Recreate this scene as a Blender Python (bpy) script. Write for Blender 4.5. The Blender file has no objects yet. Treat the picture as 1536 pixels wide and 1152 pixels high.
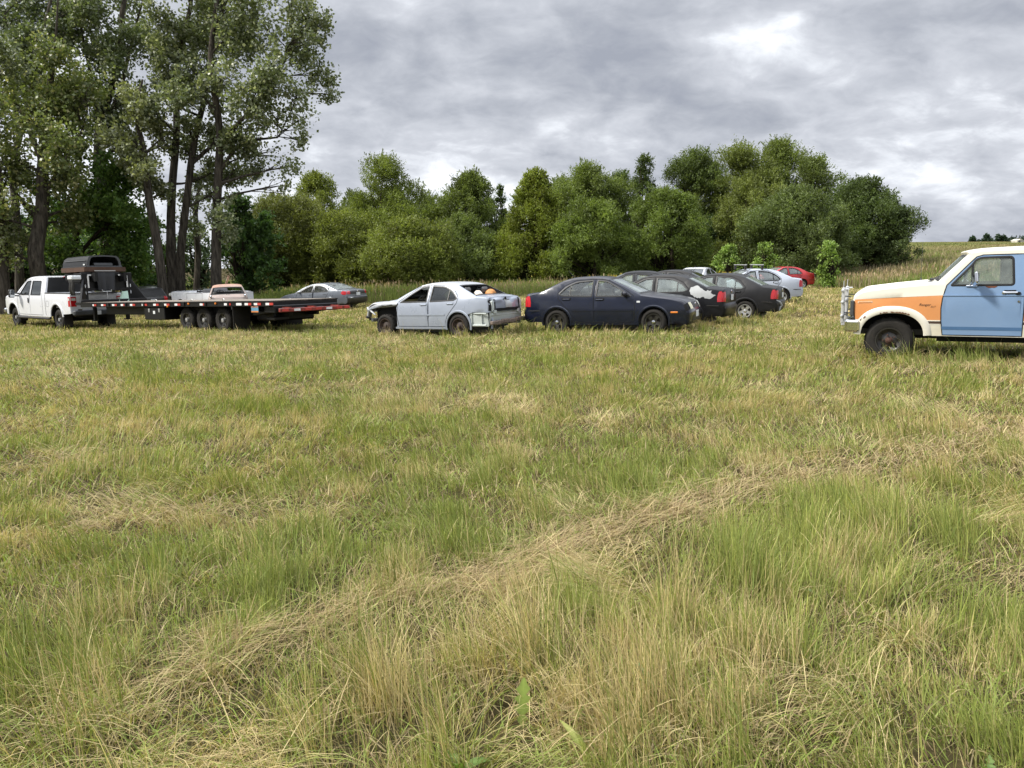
import bpy, math, random
import numpy as np
from mathutils import Vector, Matrix, geometry
random.seed(7)
RNG = np.random.default_rng(11)
SC = bpy.context.scene
COL = SC.collection
PI = math.pi
R = math.radians

# ---------------------------------------------------------------- objects
def link_mesh(name, V, F, mats, parent=None, midx=None, smooth=True, angle=35):
    me = bpy.data.meshes.new(name)
    me.from_pydata([tuple(v) for v in V], [], [tuple(f) for f in F])
    if not isinstance(mats, (list, tuple)):
        mats = [mats]
    for m in mats:
        me.materials.append(m)
    if midx is not None and len(midx):
        me.polygons.foreach_set('material_index', np.asarray(midx, dtype=np.int32))
    if smooth:
        me.polygons.foreach_set('use_smooth', np.ones(len(me.polygons), dtype=bool))
        me.update()
        me.set_sharp_from_angle(angle=R(angle))
    me.update()
    o = bpy.data.objects.new(name, me)
    COL.objects.link(o)
    if parent is not None:
        o.parent = parent
    return o

def tag(o, label=None, cat=None, group=None, kind=None):
    if label: o['label'] = label
    if cat: o['category'] = cat
    if group: o['group'] = group
    if kind: o['kind'] = kind
    return o

def thing(name, loc, label, cat, rz=0.0, group=None):
    o = bpy.data.objects.new(name, None)
    COL.objects.link(o)
    o.location = loc
    o.rotation_euler = (0, 0, rz)
    o.empty_display_size = 0.3
    return tag(o, label, cat, group)

class MB:
    """collects shapes, then links them as one mesh object"""
    def __init__(s):
        s.V = []; s.F = []; s.M = []; s.m = 0
    def add(s, V, F, m=None):
        b = len(s.V)
        s.V.extend([tuple(v) for v in V])
        s.F.extend([tuple(i + b for i in f) for f in F])
        s.M.extend([s.m if m is None else m] * len(F))
    def box(s, c, d, rot=None, bev=0.0, m=None):
        hx, hy, hz = d[0] / 2, d[1] / 2, d[2] / 2
        if bev <= 0:
            V = [Vector((x, y, z)) for x in (-hx, hx) for y in (-hy, hy) for z in (-hz, hz)]
            F = [(0, 1, 3, 2), (4, 6, 7, 5), (0, 4, 5, 1), (2, 3, 7, 6), (0, 2, 6, 4), (1, 5, 7, 3)]
        else:
            b = min(bev, hx * .95, hy * .95, hz * .95)
            V = []; F = []
            def idx(sx, sy, sz, ax): return ((((sx > 0) * 2 + (sy > 0)) * 2 + (sz > 0)) * 3 + ax)
            for sx in (-1, 1):
                for sy in (-1, 1):
                    for sz in (-1, 1):
                        V.append(Vector((sx * hx, sy * (hy - b), sz * (hz - b))))
                        V.append(Vector((sx * (hx - b), sy * hy, sz * (hz - b))))
                        V.append(Vector((sx * (hx - b), sy * (hy - b), sz * hz)))
            for sg in (-1, 1):
                q = [idx(sg, -1, -1, 0), idx(sg, 1, -1, 0), idx(sg, 1, 1, 0), idx(sg, -1, 1, 0)]
                F.append(q if sg > 0 else q[::-1])
                q = [idx(-1, sg, -1, 1), idx(-1, sg, 1, 1), idx(1, sg, 1, 1), idx(1, sg, -1, 1)]
                F.append(q if sg > 0 else q[::-1])
                q = [idx(-1, -1, sg, 2), idx(1, -1, sg, 2), idx(1, 1, sg, 2), idx(-1, 1, sg, 2)]
                F.append(q if sg > 0 else q[::-1])
            for a in (-1, 1):
                for c2 in (-1, 1):
                    F.append([idx(a, c2, -1, 0), idx(a, c2, -1, 1), idx(a, c2, 1, 1), idx(a, c2, 1, 0)][::(-1 if a * c2 < 0 else 1)])
                    F.append([idx(a, -1, c2, 0), idx(a, 1, c2, 0), idx(a, 1, c2, 2), idx(a, -1, c2, 2)][::(-1 if a * c2 < 0 else 1)])
                    F.append([idx(-1, a, c2, 1), idx(-1, a, c2, 2), idx(1, a, c2, 2), idx(1, a, c2, 1)][::(-1 if a * c2 < 0 else 1)])
            for sx in (-1, 1):
                for sy in (-1, 1):
                    for sz in (-1, 1):
                        t = [idx(sx, sy, sz, 0), idx(sx, sy, sz, 1), idx(sx, sy, sz, 2)]
                        F.append(t if sx * sy * sz > 0 else t[::-1])
        if rot is not None:
            V = [rot @ v for v in V]
        c = Vector(c)
        s.add([v + c for v in V], F, m)
        return s
    def tube(s, pts, rad, n=8, cap=True, m=None):
        pts = [Vector(p) for p in pts]
        if not isinstance(rad, (list, tuple, np.ndarray)): rad = [rad] * len(pts)
        V = []; F = []
        up = Vector((0, 0, 1))
        prev = None
        for i, p in enumerate(pts):
            t = (pts[min(i + 1, len(pts) - 1)] - pts[max(i - 1, 0)])
            if t.length < 1e-9: t = Vector((0, 0, 1))
            t.normalize()
            if prev is None:
                a = t.cross(up)
                if a.length < 1e-3: a = t.cross(Vector((1, 0, 0)))
            else:
                a = prev - t * prev.dot(t)
                if a.length < 1e-5: a = t.orthogonal()
            a.normalize(); prev = a
            b = t.cross(a)
            for k in range(n):
                an = 2 * PI * k / n
                V.append(p + (a * math.cos(an) + b * math.sin(an)) * rad[i])
        for i in range(len(pts) - 1):
            for k in range(n):
                k2 = (k + 1) % n
                F.append((i * n + k, i * n + k2, (i + 1) * n + k2, (i + 1) * n + k))
        if cap:
            F.append(tuple(range(n - 1, -1, -1)))
            F.append(tuple((len(pts) - 1) * n + k for k in range(n)))
        s.add(V, F, m)
        return s
    def lathe(s, prof, c=(0, 0, 0), n=28, m=None, close=False):
        """profile of (radius, y); axis along local y"""
        V = []; F = []
        for k in range(n):
            a = 2 * PI * k / n
            for (r, y) in prof:
                V.append((c[0] + r * math.cos(a), c[1] + y, c[2] + r * math.sin(a)))
        L = len(prof)
        for k in range(n):
            k2 = (k + 1) % n
            for i in range(L - 1 if not close else L):
                j = (i + 1) % L
                F.append((k * L + i, k2 * L + i, k2 * L + j, k * L + j))
        s.add(V, F, m)
        return s
    def disc(s, r, y, c=(0, 0, 0), n=24, m=None):
        V = [(c[0] + r * math.cos(2 * PI * k / n), c[1] + y, c[2] + r * math.sin(2 * PI * k / n)) for k in range(n)]
        s.add(V, [tuple(range(n))], m)
        return s
    def grid(s, P, m=None, flip=False):
        """P: list of rows of points"""
        a = len(P); b = len(P[0])
        V = [p for row in P for p in row]
        F = []
        for i in range(a - 1):
            for j in range(b - 1):
                q = (i * b + j, i * b + j + 1, (i + 1) * b + j + 1, (i + 1) * b + j)
                F.append(q[::-1] if flip else q)
        s.add(V, F, m)
        return s
    def prism(s, poly, y0, y1, m=None):
        """polygon in xz extruded along y"""
        n = len(poly)
        V = [(p[0], y0, p[1]) for p in poly] + [(p[0], y1, p[1]) for p in poly]
        F = [tuple(range(n)), tuple(range(2 * n - 1, n - 1, -1))]
        for i in range(n):
            j = (i + 1) % n
            F.append((i, i + n, j + n, j))
        s.add(V, F, m)
        return s
    def build(s, name, mats, parent=None, smooth=True, angle=35):
        return link_mesh(name, s.V, s.F, mats, parent, s.M, smooth, angle)

# ---------------------------------------------------------------- noise
def _h2(ix, iy, seed):
    h = (ix.astype(np.int64) * 374761393 + iy.astype(np.int64) * 668265263 + seed * 974634533) & 0x7fffffff
    h = ((h ^ (h >> 13)) * 1274126177) & 0x7fffffff
    h = h ^ (h >> 16)
    return (h & 0xffff) / 65535.0
def vnoise(x, y, seed=0):
    x = np.asarray(x, dtype=np.float64); y = np.asarray(y, dtype=np.float64)
    ix = np.floor(x); iy = np.floor(y)
    fx = x - ix; fy = y - iy
    fx = fx * fx * (3 - 2 * fx); fy = fy * fy * (3 - 2 * fy)
    a = _h2(ix, iy, seed); b = _h2(ix + 1, iy, seed); c = _h2(ix, iy + 1, seed); d = _h2(ix + 1, iy + 1, seed)
    return (a * (1 - fx) + b * fx) * (1 - fy) + (c * (1 - fx) + d * fx) * fy
def fbm(x, y, seed=0, o=3):
    t = 0; a = .5; n = 0
    for k in range(o):
        t = t + a * vnoise(np.asarray(x) * 2 ** k, np.asarray(y) * 2 ** k, seed + k * 17); n += a; a *= .5
    return t / n
def sstep(a, b, x):
    t = np.clip((np.asarray(x) - a) / (b - a), 0, 1)
    return t * t * (3 - 2 * t)

# ---------------------------------------------------------------- camera
FPX = 1150.0
PITCH = R(8.6)
CAMZ = 1.6
cam = bpy.data.cameras.new('camera')
cam.sensor_width = 36; cam.lens = 36 * FPX / 1536
cam.clip_end = 6000; cam.clip_start = .05
camo = bpy.data.objects.new('camera', cam)
COL.objects.link(camo)
camo.location = (0, 0, CAMZ)
camo.rotation_euler = (PI / 2 - PITCH, 0, 0)
SC.camera = camo
def at(px, py, Y):
    """the point seen at a photograph pixel, Y metres ahead"""
    u = (px - 768) / FPX; v = (576 - py) / FPX
    d = Vector((u, math.cos(PITCH) + v * math.sin(PITCH), -math.sin(PITCH) + v * math.cos(PITCH)))
    d *= Y / d.y
    return Vector((d.x, d.y, d.z + CAMZ))

# ---------------------------------------------------------------- terrain
_cp = np.array([
 (0,0,0),(0,-25,0),(-25,-10,0),(25,-10,.2),(0,8,0),(-5,5,0),(5,5,0),(-12,12,-.15),
 (6.2,12.8,.10),(8.5,11.6,.14),(2.6,20,0.0),(-2.2,22,-.22),(-6.9,21.5,-.27),(-9.5,25.5,-.36),(-16,29,-.72),(-21,34,-.82),
 (8,25,.02),(4.2,27.8,.11),(6,30.3,.13),(12,34,.2),(15.5,42,.28),(21,53,.32),(-10,42,-.55),(-17,40,-.78),(-30,45,-.7),(-25,60,-.4),(-45,30,-.9),
 (0,45,0),(0,62,.3),(16,50,.3),(35,45,1.3),(25,30,.6),(40,62,2.4),(25,62,1.2),(16,14,.3),(30,20,.7),(-10,62,.1),
 (60,100,3.8),(30,100,3.4),(0,100,1),(-50,100,0),(60,150,6.0),(95,150,6.1),(30,150,4.7),(0,150,2.6),(-60,150,0),
 (150,150,6.2),(110,60,3.6),(110,0,2.0),(80,260,8.3),(200,260,9.0),(0,260,3),(-150,150,-1),(-150,0,-1.2),(-120,260,0),
 (150,-100,1),(-100,-100,0),(0,-120,0),(0,600,3),(500,600,6),(-500,600,0),(600,0,4),(-600,0,-1),(0,-600,0),(600,-600,1),(-600,-600,0)], dtype=float)
def _tps(r2):
    return np.where(r2 > 1e-12, r2 * np.log(np.maximum(r2, 1e-12)), 0.0)
_S = 50.0
_cx = _cp[:, 0] / _S; _cy = _cp[:, 1] / _S
_n = len(_cp)
_A = np.zeros((_n + 3, _n + 3))
_A[:_n, :_n] = _tps((_cx[:, None] - _cx[None]) ** 2 + (_cy[:, None] - _cy[None]) ** 2) + np.eye(_n) * 2e-4
_A[:_n, _n] = 1; _A[:_n, _n + 1] = _cx; _A[:_n, _n + 2] = _cy
_A[_n, :_n] = 1; _A[_n + 1, :_n] = _cx; _A[_n + 2, :_n] = _cy
_w = np.linalg.solve(_A, np.concatenate([_cp[:, 2], np.zeros(3)]))
def gz(x, y):
    x = np.asarray(x, dtype=float); y = np.asarray(y, dtype=float)
    sh = x.shape
    xs = np.clip(x.ravel(), -650, 650) / _S; ys = np.clip(y.ravel(), -650, 650) / _S
    out = np.zeros_like(xs)
    for a in range(0, len(xs), 60000):
        xa = xs[a:a + 60000]; ya = ys[a:a + 60000]
        out[a:a + 60000] = _tps((xa[:, None] - _cx[None]) ** 2 + (ya[:, None] - _cy[None]) ** 2) @ _w[:_n] + _w[_n] + _w[_n + 1] * xa + _w[_n + 2] * ya
    out = out.reshape(sh)
    return out
def gzf(x, y): return float(gz(np.array([x]), np.array([y]))[0])
# ---------------------------------------------------------------- materials
def new_mat(name):
    m = bpy.data.materials.new(name)
    m.use_nodes = True
    nt = m.node_tree
    return m, nt, nt.nodes['Principled BSDF']
def N(nt, t, **kw):
    n = nt.nodes.new(t)
    for k, v in kw.items():
        if k in n.inputs: n.inputs[k].default_value = v
        else: setattr(n, k, v)
    return n
def mat(name, col, rough=.5, metal=0.0, coat=0.0, var=.12, scale=6.0, dust=None, dust_amt=0.0, bump=0.0, spec=.5, rvar=.1):
    """painted, rubber or metal surface with worn variation in colour and gloss"""
    m, nt, b = new_mat(name)
    L = nt.links.new
    tc = N(nt, 'ShaderNodeTexCoord')
    no = N(nt, 'ShaderNodeTexNoise', Scale=scale, Detail=6.0, Roughness=.6)
    L(tc.outputs['Object'], no.inputs['Vector'])
    ramp = N(nt, 'ShaderNodeMapRange')
    ramp.inputs['From Min'].default_value = .3; ramp.inputs['From Max'].default_value = .7
    ramp.inputs['To Min'].default_value = 1 - var; ramp.inputs['To Max'].default_value = 1 + var
    L(no.outputs['Fac'], ramp.inputs['Value'])
    mx = N(nt, 'ShaderNodeMix', data_type='RGBA', blend_type='MULTIPLY')
    mx.inputs['Factor'].default_value = 1
    mx.inputs['A'].default_value = (*col, 1)
    L(ramp.outputs['Result'], mx.inputs['B'])
    out = mx.outputs['Result']
    if dust:
        n2 = N(nt, 'ShaderNodeTexNoise', Scale=scale * .35, Detail=8.0, Roughness=.7)
        L(tc.outputs['Object'], n2.inputs['Vector'])
        mr = N(nt, 'ShaderNodeMapRange')
        mr.inputs['From Min'].default_value = .4; mr.inputs['From Max'].default_value = .72
        mr.inputs['To Min'].default_value = dust_amt * .3; mr.inputs['To Max'].default_value = dust_amt
        L(n2.outputs['Fac'], mr.inputs['Value'])
        m2 = N(nt, 'ShaderNodeMix', data_type='RGBA')
        L(mr.outputs['Result'], m2.inputs['Factor'])
        L(out, m2.inputs['A']); m2.inputs['B'].default_value = (*dust, 1)
        out = m2.outputs['Result']
    L(out, b.inputs['Base Color'])
    rr = N(nt, 'ShaderNodeMapRange')
    rr.inputs['To Min'].default_value = max(0.02, rough - rvar); rr.inputs['To Max'].default_value = min(1, rough + rvar)
    L(no.outputs['Fac'], rr.inputs['Value'])
    L(rr.outputs['Result'], b.inputs['Roughness'])
    b.inputs['Metallic'].default_value = metal
    b.inputs['Coat Weight'].default_value = coat
    b.inputs['Coat Roughness'].default_value = .06
    b.inputs['Specular IOR Level'].default_value = spec
    if bump > 0:
        bp = N(nt, 'ShaderNodeBump', Strength=bump, Distance=.02)
        L(no.outputs['Fac'], bp.inputs['Height']); L(bp.outputs['Normal'], b.inputs['Normal'])
    return m
def glass_mat(name, tint, refl=.06, op=0.0, dirt=(.5, .5, .45)):
    m = bpy.data.materials.new(name); m.use_nodes = True
    nt = m.node_tree; L = nt.links.new
    nt.nodes.remove(nt.nodes['Principled BSDF'])
    out = nt.nodes['Material Output']
    tr = N(nt, 'ShaderNodeBsdfTransparent'); tr.inputs['Color'].default_value = (*tint, 1)
    gl = N(nt, 'ShaderNodeBsdfGlossy'); gl.inputs['Roughness'].default_value = .03
    gl.inputs['Color'].default_value = (.9, .95, .95, 1)
    fr = N(nt, 'ShaderNodeFresnel', IOR=1.5)
    ad = N(nt, 'ShaderNodeMath', operation='MULTIPLY_ADD')
    ad.inputs[1].default_value = 1.0; ad.inputs[2].default_value = refl; ad.use_clamp = True
    L(fr.outputs[0], ad.inputs[0])
    mx = N(nt, 'ShaderNodeMixShader')
    L(ad.outputs[0], mx.inputs[0]); L(tr.outputs[0], mx.inputs[1]); L(gl.outputs[0], mx.inputs[2])
    last = mx
    if op > 0:
        df = N(nt, 'ShaderNodeBsdfDiffuse'); df.inputs['Color'].default_value = (*dirt, 1)
        no = N(nt, 'ShaderNodeTexNoise', Scale=5.0, Detail=6.0)
        tc = N(nt, 'ShaderNodeTexCoord'); L(tc.outputs['Object'], no.inputs['Vector'])
        mu = N(nt, 'ShaderNodeMath', operation='MULTIPLY'); mu.inputs[1].default_value = op * 2
        L(no.outputs['Fac'], mu.inputs[0])
        m2 = N(nt, 'ShaderNodeMixShader')
        L(mu.outputs[0], m2.inputs[0]); L(mx.outputs[0], m2.inputs[1]); L(df.outputs[0], m2.inputs[2])
        last = m2
    L(last.outputs[0], out.inputs['Surface'])
    return m
def leaf_mat(name, trans=.35, rough=.5, spec=.3):
    m, nt, b = new_mat(name)
    L = nt.links.new
    at_ = N(nt, 'ShaderNodeAttribute', attribute_name='Col')
    L(at_.outputs['Color'], b.inputs['Base Color'])
    b.inputs['Roughness'].default_value = rough
    b.inputs['Specular IOR Level'].default_value = spec
    tl = N(nt, 'ShaderNodeBsdfTranslucent')
    g = N(nt, 'ShaderNodeMix', data_type='RGBA', blend_type='MULTIPLY'); g.inputs['Factor'].default_value = 1
    L(at_.outputs['Color'], g.inputs['A']); g.inputs['B'].default_value = (1.15, 1.2, .6, 1)
    L(g.outputs['Result'], tl.inputs['Color'])
    mx = N(nt, 'ShaderNodeMixShader'); mx.inputs[0].default_value = trans
    L(b.outputs[0], mx.inputs[1]); L(tl.outputs[0], mx.inputs[2])
    L(mx.outputs[0], nt.nodes['Material Output'].inputs['Surface'])
    return m
def bark_mat(name, c1, c2, sc=9):
    m, nt, b = new_mat(name); L = nt.links.new
    tc = N(nt, 'ShaderNodeTexCoord'); mp = N(nt, 'ShaderNodeMapping'); mp.inputs['Scale'].default_value = (1, 1, .16)
    L(tc.outputs['Object'], mp.inputs['Vector'])
    no = N(nt, 'ShaderNodeTexNoise', Scale=float(sc), Detail=8.0, Roughness=.65); L(mp.outputs[0], no.inputs['Vector'])
    cr = N(nt, 'ShaderNodeValToRGB')
    cr.color_ramp.elements[0].position = .38; cr.color_ramp.elements[0].color = (*c1, 1)
    cr.color_ramp.elements[1].position = .68; cr.color_ramp.elements[1].color = (*c2, 1)
    L(no.outputs['Fac'], cr.inputs[0]); L(cr.outputs[0], b.inputs['Base Color'])
    b.inputs['Roughness'].default_value = .95; b.inputs['Specular IOR Level'].default_value = .1
    bp = N(nt, 'ShaderNodeBump', Strength=.9, Distance=.08); L(no.outputs['Fac'], bp.inputs['Height']); L(bp.outputs[0], b.inputs['Normal'])
    return m
DUST = (.30, .26, .18)
M = {}
M['navy'] = mat('navy_paint', (.0035, .0065, .020), .22, 0, .3, .15, 5, DUST, .012)
M['navy_dusty'] = mat('navy_dusty_paint', (.010, .012, .024), .34, 0, .3, .15, 5, DUST, .10)
M['black_faded'] = mat('black_faded_paint', (.009, .009, .0105), .34, 0, .05, .2, 4, spec=.3)
M['black_dusty'] = mat('black_dusty_paint', (.012, .012, .0135), .42, 0, .04, .2, 4, DUST, .02, spec=.32)
M['silver'] = mat('silver_paint', (.31, .345, .41), .30, .15, .5, .05, 4, DUST, .08)
M['silver_dusty'] = mat('silver_dusty_paint', (.44, .46, .49), .42, .2, .3, .08, 4, (.42, .40, .35), .3)
M['pale_silver'] = mat('pale_silver_paint', (.52, .56, .63), .32, .1, .5, .05, 4, DUST, .06)
M['red'] = mat('red_paint', (.50, .022, .028), .3, 0, .6, .1, 5, DUST, .06)
M['white'] = mat('white_paint', (.70, .71, .73), .28, 0, .6, .02, 1.5, DUST, .02)
M['grey'] = mat('grey_paint', (.15, .17, .20), .3, .4, .5, .08, 4, DUST, .1)
M['dark_grey'] = mat('dark_grey_paint', (.02, .022, .025), .3, .1, .5, .1, 4, DUST, .1)
M['cream'] = mat('cream_paint', (.70, .67, .57), .40, 0, .25, .05, 2.5, (.45, .38, .26), .18)
M['cream_dirty'] = mat('cream_dirty_paint', (.66, .62, .50), .5, 0, .1, .12, 5, (.35, .27, .17), .3)
M['orange'] = mat('orange_paint', (.66, .255, .075), .42, 0, .2, .08, 2.2, (.55, .36, .20), .30)
M['blue'] = mat('blue_paint', (.145, .25, .42), .45, 0, .15, .07, 1.8, (.30, .36, .44), .30)
M['blue_deep'] = mat('deep_blue_stripe', (.06, .135, .26), .45, 0, .15, .08, 4)
M['brown_stripe'] = mat('brown_stripe', (.06, .035, .025), .5)
M['rust'] = mat('rust', (.16, .055, .025), .85, 0, 0, .4, 18, (.07, .03, .02), .5, .3)
M['rust_roof'] = mat('primer_rust', (.42, .20, .13), .75, 0, 0, .25, 2.2, (.33, .31, .27), .9)
M['primer_grey'] = mat('primer_grey', (.30, .28, .26), .7, 0, 0, .2, 3, (.35, .2, .15), .5)
M['galv'] = mat('galvanised_white', (.52, .53, .54), .4, .2, 0, .12, 9, DUST, .15)
M['peel'] = mat('bare_undercoat', (.38, .39, .385), .6, 0, 0, .1, 8)
M['inner_metal'] = mat('unpainted_inner_panel', (.50, .54, .52), .55, 0, 0, .1, 6, (.3, .3, .25), .2)
M['plastic'] = mat('black_plastic', (.018, .018, .019), .45, 0, 0, .2, 10, DUST, .08)
M['rubber'] = mat('tyre_rubber', (.018, .017, .016), .85, 0, 0, .2, 20, (.14, .12, .09), .12, .2, spec=.25)
M['seal'] = mat('window_rubber', (.01, .01, .01), .5)
M['gap'] = mat('panel_gap', (.004, .004, .004), .9)
M['liner'] = mat('arch_liner', (.010, .010, .010), .9)
M['interior'] = mat('interior_trim', (.09, .09, .088), .8)
M['seat'] = mat('seat_cloth', (.14, .14, .14), .9)
M['seat_tan'] = mat('seat_tan_cloth', (.30, .26, .20), .9)
M['chrome'] = mat('chrome', (.72, .73, .75), .14, 1, 0, .05, 12, DUST, .12)
M['alloy'] = mat('alloy_wheel', (.62, .63, .64), .32, .7, 0, .08, 12, DUST, .12)
M['rim_black'] = mat('black_wheel', (.014, .014, .015), .4, 0, .2, .2, 12, DUST, .1)
M['rim_rust'] = mat('rusty_steel_wheel', (.035, .028, .024), .7, 0, 0, .5, 25, (.10, .05, .03), .45)
M['hub_rust'] = mat('rusty_hub', (.07, .034, .022), .8, 0, 0, .5, 30)
M['brake'] = mat('brake_drum', (.05, .042, .036), .7, .3)
M['steel'] = mat('galvanised_steel', (.45, .45, .44), .45, .6)
M['head_clear'] = mat('headlight_lens', (.66, .66, .58), .18, 0, .8, .06, 6)
M['head_yellow'] = mat('yellowed_headlight', (.80, .76, .52), .3, 0, .4, .06, 6)
M['tail_red'] = mat('tail_light_red', (.48, .012, .016), .18, 0, .8, .1, 10)
M['amber'] = mat('amber_lens', (.75, .22, .02), .2, 0, .6)
M['plate_white'] = mat('plate_white', (.68, .70, .70), .5)
M['plate_blue'] = mat('plate_blue', (.10, .26, .38), .5)
M['plate_orange'] = mat('plate_orange', (.55, .2, .05), .5)
M['tape_red'] = mat('reflective_red', (.48, .05, .035), .4)
M['tape_white'] = mat('reflective_white', (.78, .78, .76), .4)
M['red_worn'] = mat('worn_red_bar', (.40, .05, .03), .5, 0, 0, .3, 9, (.02, .014, .012), .85)
M['trailer'] = mat('black_trailer_paint', (.006, .006, .0065), .42, 0, 0, .2, 5, DUST, .015, spec=.3)
M['deck'] = mat('weathered_deck', (.21, .18, .145), .85, 0, 0, .25, 5, (.1, .085, .07), .4)
M['board'] = mat('stained_board', (.075, .038, .022), .75, 0, 0, .3, 4)
M['cap'] = mat('black_fibreglass', (.010, .0105, .012), .4, 0, 0, .1, 5, DUST, .03, spec=.35)
M['cap_trim'] = mat('grey_trim', (.06, .063, .066), .5)
M['tarp'] = mat('dark_vinyl', (.022, .023, .026), .6)
M['orange_bag'] = mat('orange_plastic', (.50, .21, .05), .6)
M['cloth_pale'] = mat('pale_cloth', (.70, .62, .52), .9)
M['wood_old'] = mat('weathered_wood', (.14, .105, .085), .85, 0, 0, .4, 14, (.30, .24, .18), .35, .3)
M['glass'] = glass_mat('car_glass', (.82, .87, .85), .05, .05)
M['glass_dusty'] = glass_mat('dusty_glass', (.70, .78, .76), .10, .15, (.55, .60, .57))
M['glass_tint'] = glass_mat('tinted_glass', (.16, .18, .20), .05, .02)
M['glass_pale'] = glass_mat('hazy_glass', (.72, .80, .76), .08, .17, (.60, .67, .60))
M['mirror'] = mat('mirror_glass', (.55, .58, .6), .05, 1)
M['bark'] = bark_mat('cottonwood_bark', (.032, .028, .022), (.125, .108, .085), 8)
M['bark_dark'] = bark_mat('willow_bark', (.018, .014, .010), (.06, .048, .035), 12)
M['leaf'] = leaf_mat('tree_leaves', .40, .5, .3)
M['leaf_shiny'] = leaf_mat('shiny_leaves', .35, .42, .45)
M['grass'] = leaf_mat('grass_blades', .30, .55, .25)
# ---------------------------------------------------------------- vehicle builder
def round_poly(pts, r=.04, k=4):
    out = []; n = len(pts)
    for i in range(n):
        p = Vector(pts[i][:2]); a = Vector(pts[i - 1][:2]); b = Vector(pts[(i + 1) % n][:2])
        rr = pts[i][2] if len(pts[i]) > 2 else r
        d1 = a - p; d2 = b - p
        q = min(rr, d1.length * .45, d2.length * .45)
        p1 = p + d1.normalized() * q; p2 = p + d2.normalized() * q
        for j in range(k + 1):
            t = j / k
            out.append(tuple(p1 * (1 - t) ** 2 + p * 2 * t * (1 - t) + p2 * t * t))
    return out
def area2(p):
    return sum(p[i][0] * p[(i + 1) % len(p)][1] - p[(i + 1) % len(p)][0] * p[i][1] for i in range(len(p))) / 2
def offset_poly(pts, d):
    """positive d = outward"""
    if area2(pts) < 0: pts = pts[::-1]
    n = len(pts); out = []
    for i in range(n):
        a = Vector(pts[i - 1]); p = Vector(pts[i]); b = Vector(pts[(i + 1) % n])
        t1 = (p - a); t2 = (b - p)
        if t1.length < 1e-9: t1 = t2
        if t2.length < 1e-9: t2 = t1
        t1.normalize(); t2.normalize()
        t = (t1 + t2)
        if t.length < 1e-6: t = t1
        t.normalize()
        out.append((p.x + t.y * d, p.y - t.x * d))
    return out
def in_poly(px, pz, poly):
    px = np.asarray(px); pz = np.asarray(pz)
    c = np.zeros(px.shape, dtype=bool); n = len(poly); j = n - 1
    for i in range(n):
        xi, zi = poly[i][:2]; xj, zj = poly[j][:2]
        cond = ((zi > pz) != (zj > pz)) & (px < (xj - xi) * (pz - zi) / ((zj - zi) if abs(zj - zi) > 1e-12 else 1e-12) + xi)
        c ^= cond; j = i
    return c
def cdt(loops, lines=(), grid=None):
    V = []; E = []
    for lp in loops:
        b = len(V); V += [Vector(p[:2]) for p in lp]
        E += [(b + i, b + (i + 1) % len(lp)) for i in range(len(lp))]
    for ln in lines:
        b = len(V); V += [Vector(p[:2]) for p in ln]
        E += [(b + i, b + i + 1) for i in range(len(ln) - 1)]
    if grid is not None: V += [Vector(p) for p in grid]
    r = geometry.delaunay_2d_cdt(V, E, [], 0, 1e-5)
    P = np.array([(v.x, v.y) for v in r[0]]); T = [tuple(f) for f in r[2]]
    return P, T
def catmull(pts, per=6):
    P = [np.array(p[:3], float) for p in pts]
    if len(P) == 2:
        return [P[0] * (1 - t) + P[1] * t for t in np.linspace(0, 1, 3)]
    out = []
    for i in range(len(P) - 1):
        p0 = P[i - 1] if i > 0 else 2 * P[0] - P[1]
        p1 = P[i]; p2 = P[i + 1]
        p3 = P[i + 2] if i + 2 < len(P) else 2 * P[-1] - P[-2]
        def tj(t, a, b): return t + max(np.linalg.norm((b - a)[:2]), 1e-6) ** .5
        t0 = 0; t1 = tj(t0, p0, p1); t2 = tj(t1, p1, p2); t3 = tj(t2, p2, p3)
        for k in range(per):
            t = t1 + (t2 - t1) * k / per
            a1 = (t1 - t) / (t1 - t0) * p0 + (t - t0) / (t1 - t0) * p1
            a2 = (t2 - t) / (t2 - t1) * p1 + (t - t1) / (t2 - t1) * p2
            a3 = (t3 - t) / (t3 - t2) * p2 + (t - t2) / (t3 - t2) * p3
            b1 = (t2 - t) / (t2 - t0) * a1 + (t - t0) / (t2 - t0) * a2
            b2 = (t3 - t) / (t3 - t1) * a2 + (t - t1) / (t3 - t1) * a3
            out.append((t2 - t) / (t2 - t1) * b1 + (t - t1) / (t2 - t1) * b2)
    out.append(P[-1])
    return out
US = [0, .2, .4, .58, .72, .82, .88, .91, .95, .98, 1.0]
US = [-u for u in US[:0:-1]] + US
def arch_pts(cx, cz, a, b, zb, e=2.0, n=22):
    """wheel opening from its rear foot over the top to its front foot"""
    f = max(-1.0, min(1.0, (zb - cz) / b))
    t0 = math.asin(f)
    out = []
    for i in range(n + 1):
        t = PI - t0 - (PI - 2 * t0) * i / n
        c = math.cos(t); s = math.sin(t)
        out.append((cx + a * math.copysign(abs(c) ** (2 / e), c), cz + b * math.copysign(abs(s) ** (2 / e), s)))
    out[0] = (out[0][0], zb); out[-1] = (out[-1][0], zb)
    return out

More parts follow.
